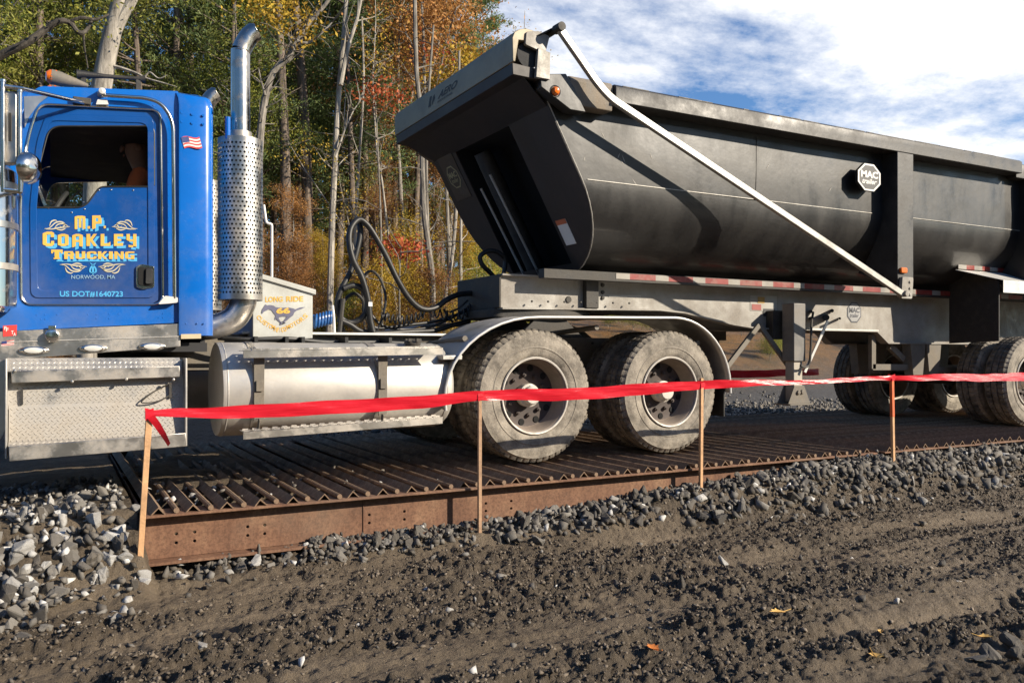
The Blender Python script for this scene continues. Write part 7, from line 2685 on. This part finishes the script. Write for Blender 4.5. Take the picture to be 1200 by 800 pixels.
# the wood behind, one mass
g = np.random.default_rng(5)
qs = []
for px in range(-900, 600, 16):
    t = g.uniform(50, 64); a = (px + g.uniform(-8, 8) - 600) / FPX
    x, y = t * (S_ + a * C_), t * (C_ - a * S_)
    h = g.uniform(4.5, 8.5) if px > 250 else g.uniform(8, 13)
    n = 900
    c = np.stack([x + g.normal(0, 1.3, n), y + g.normal(0, 1.3, n), hz(x, y) + h * g.random(n) ** .8 + g.normal(0, .3, n)], 1)
    qs.append(quads(c, np.full(n, .16), g))
o = bpy.data.objects.new('far_wood', mesh_from_quads('far_wood', np.concatenate(qs), leaf_mat('far_wood_leaves', [(.04, .058, .022), (.085, .105, .036), (.14, .135, .045), (.20, .15, .05)])))
COL.objects.link(o); tag(o, 'far wood showing between the nearer trunks', 'wood', kind='stuff')

# unseen wood added behind the camera to cut sky fill and darken reflections
qs = []
for k in range(150):
    an = g.uniform(R(115), R(385)); rr = g.uniform(36, 52)
    x, y = rr * math.cos(an), rr * math.sin(an) - 2
    if x * S_ + y * C_ > 4:
        continue
    h = g.uniform(11, 16); n = 320
    c = np.stack([x + g.normal(0, 1.8, n), y + g.normal(0, 1.8, n), h * g.random(n) ** .8 + g.normal(0, .3, n)], 1)
    qs.append(quads(c, np.full(n, .55), g))
o = bpy.data.objects.new('far_wood', mesh_from_quads('far_wood', np.concatenate(qs), PINE))
COL.objects.link(o); tag(o, 'unseen wood added to block sky light and darken reflections', 'wood', kind='stuff')

# ================================================================== LIGHT, SKY, CAMERA
TOSUN = Vector((.95, -1.0, .66)).normalized()
sun = bpy.data.lights.new('sun', 'SUN'); sun.energy = 5.0; sun.angle = R(.5); sun.color = (1.0, .885, .72)
so_ = bpy.data.objects.new('sun', sun); COL.objects.link(so_)
so_.rotation_euler = TOSUN.to_track_quat('Z', 'Y').to_euler(); so_.location = (20, -20, 20)
w = bpy.data.worlds.new('World'); SC.world = w; w.use_nodes = True
nt = w.node_tree
bg = nt.nodes['Background']
sky = nd(nt, 'ShaderNodeTexSky', sky_type='NISHITA')
sky.sun_disc = False
sky.sun_elevation = math.asin(TOSUN.z)
sky.sun_rotation = math.atan2(TOSUN.x, TOSUN.y)
sky.air_density = 1.0; sky.dust_density = .6; sky.ozone_density = 2.0
tc = nd(nt, 'ShaderNodeTexCoord').outputs['Generated']
sx = nd(nt, 'ShaderNodeSeparateXYZ'); nt.links.new(tc, sx.inputs[0])
zc = mth(nt, 'MAXIMUM', mth(nt, 'ADD', sx.outputs['Z'], .10), .06)
cv = nd(nt, 'ShaderNodeCombineXYZ')
nt.links.new(mth(nt, 'DIVIDE', sx.outputs['X'], zc), cv.inputs[0]); nt.links.new(mth(nt, 'DIVIDE', sx.outputs['Y'], zc), cv.inputs[1])
mp = nd(nt, 'ShaderNodeMapping'); mp.inputs['Rotation'].default_value = (0, 0, R(24)); mp.inputs['Scale'].default_value = (.75, 1.15, 1); mp.inputs['Location'].default_value = (.4, .2, 0)
nt.links.new(cv.outputs[0], mp.inputs[0])
n1 = noise(nt, mp.outputs[0], 1.1, 12, .62); n2 = noise(nt, mp.outputs[0], 7.0, 10, .68, (1, .6, 1))
cf = mth(nt, 'ADD', mth(nt, 'MULTIPLY', n1, .76), mth(nt, 'MULTIPLY', n2, .24))
# the cloud field thickens towards the right
rt_ = mth(nt, 'ADD', mth(nt, 'MULTIPLY', sx.outputs['X'], .26), mth(nt, 'SUBTRACT', mth(nt, 'MULTIPLY', mth(nt, 'MINIMUM', sx.outputs['Z'], .40), .85), mth(nt, 'MULTIPLY', mth(nt, 'MAXIMUM', mth(nt, 'SUBTRACT', sx.outputs['Z'], .42), 0.0), .6)))
cf = mth(nt, 'ADD', cf, mth(nt, 'SUBTRACT', rt_, .425))
cm_ = ramp(nt, cf, [(.425, 0.0), (.49, .42), (.57, 1.0)])
skyc = mixc(nt, 1.0, sky.outputs[0], (1.0, 1.42, 1.9), 'MULTIPLY')
col = mixc(nt, cm_, skyc, (13.0, 13.2, 13.7))
nt.links.new(col, bg.inputs['Color'])
bg.inputs['Strength'].default_value = .05

cam = bpy.data.cameras.new('camera'); co = bpy.data.objects.new('camera', cam); COL.objects.link(co)
cam.sensor_width = 36; cam.lens = FPX / 1200 * 36; cam.shift_y = .01
cam.clip_end = 2000; cam.clip_start = .05
co.location = (0, 0, CAMZ)
co.rotation_euler = (R(90), 0, -TH)
SC.camera = co
SC.view_settings.view_transform = 'Standard'; SC.view_settings.look = 'None'; SC.view_settings.exposure = .76; SC.view_settings.gamma = 1
SC.view_settings.use_curve_mapping = False
SC.cycles.max_bounces = 6; SC.cycles.diffuse_bounces = 3; SC.cycles.glossy_bounces = 3; SC.cycles.transparent_max_bounces = 8
SC.cycles.use_denoising = True
for o in bpy.data.objects:
    if '_o' in o:
        del o['_o']
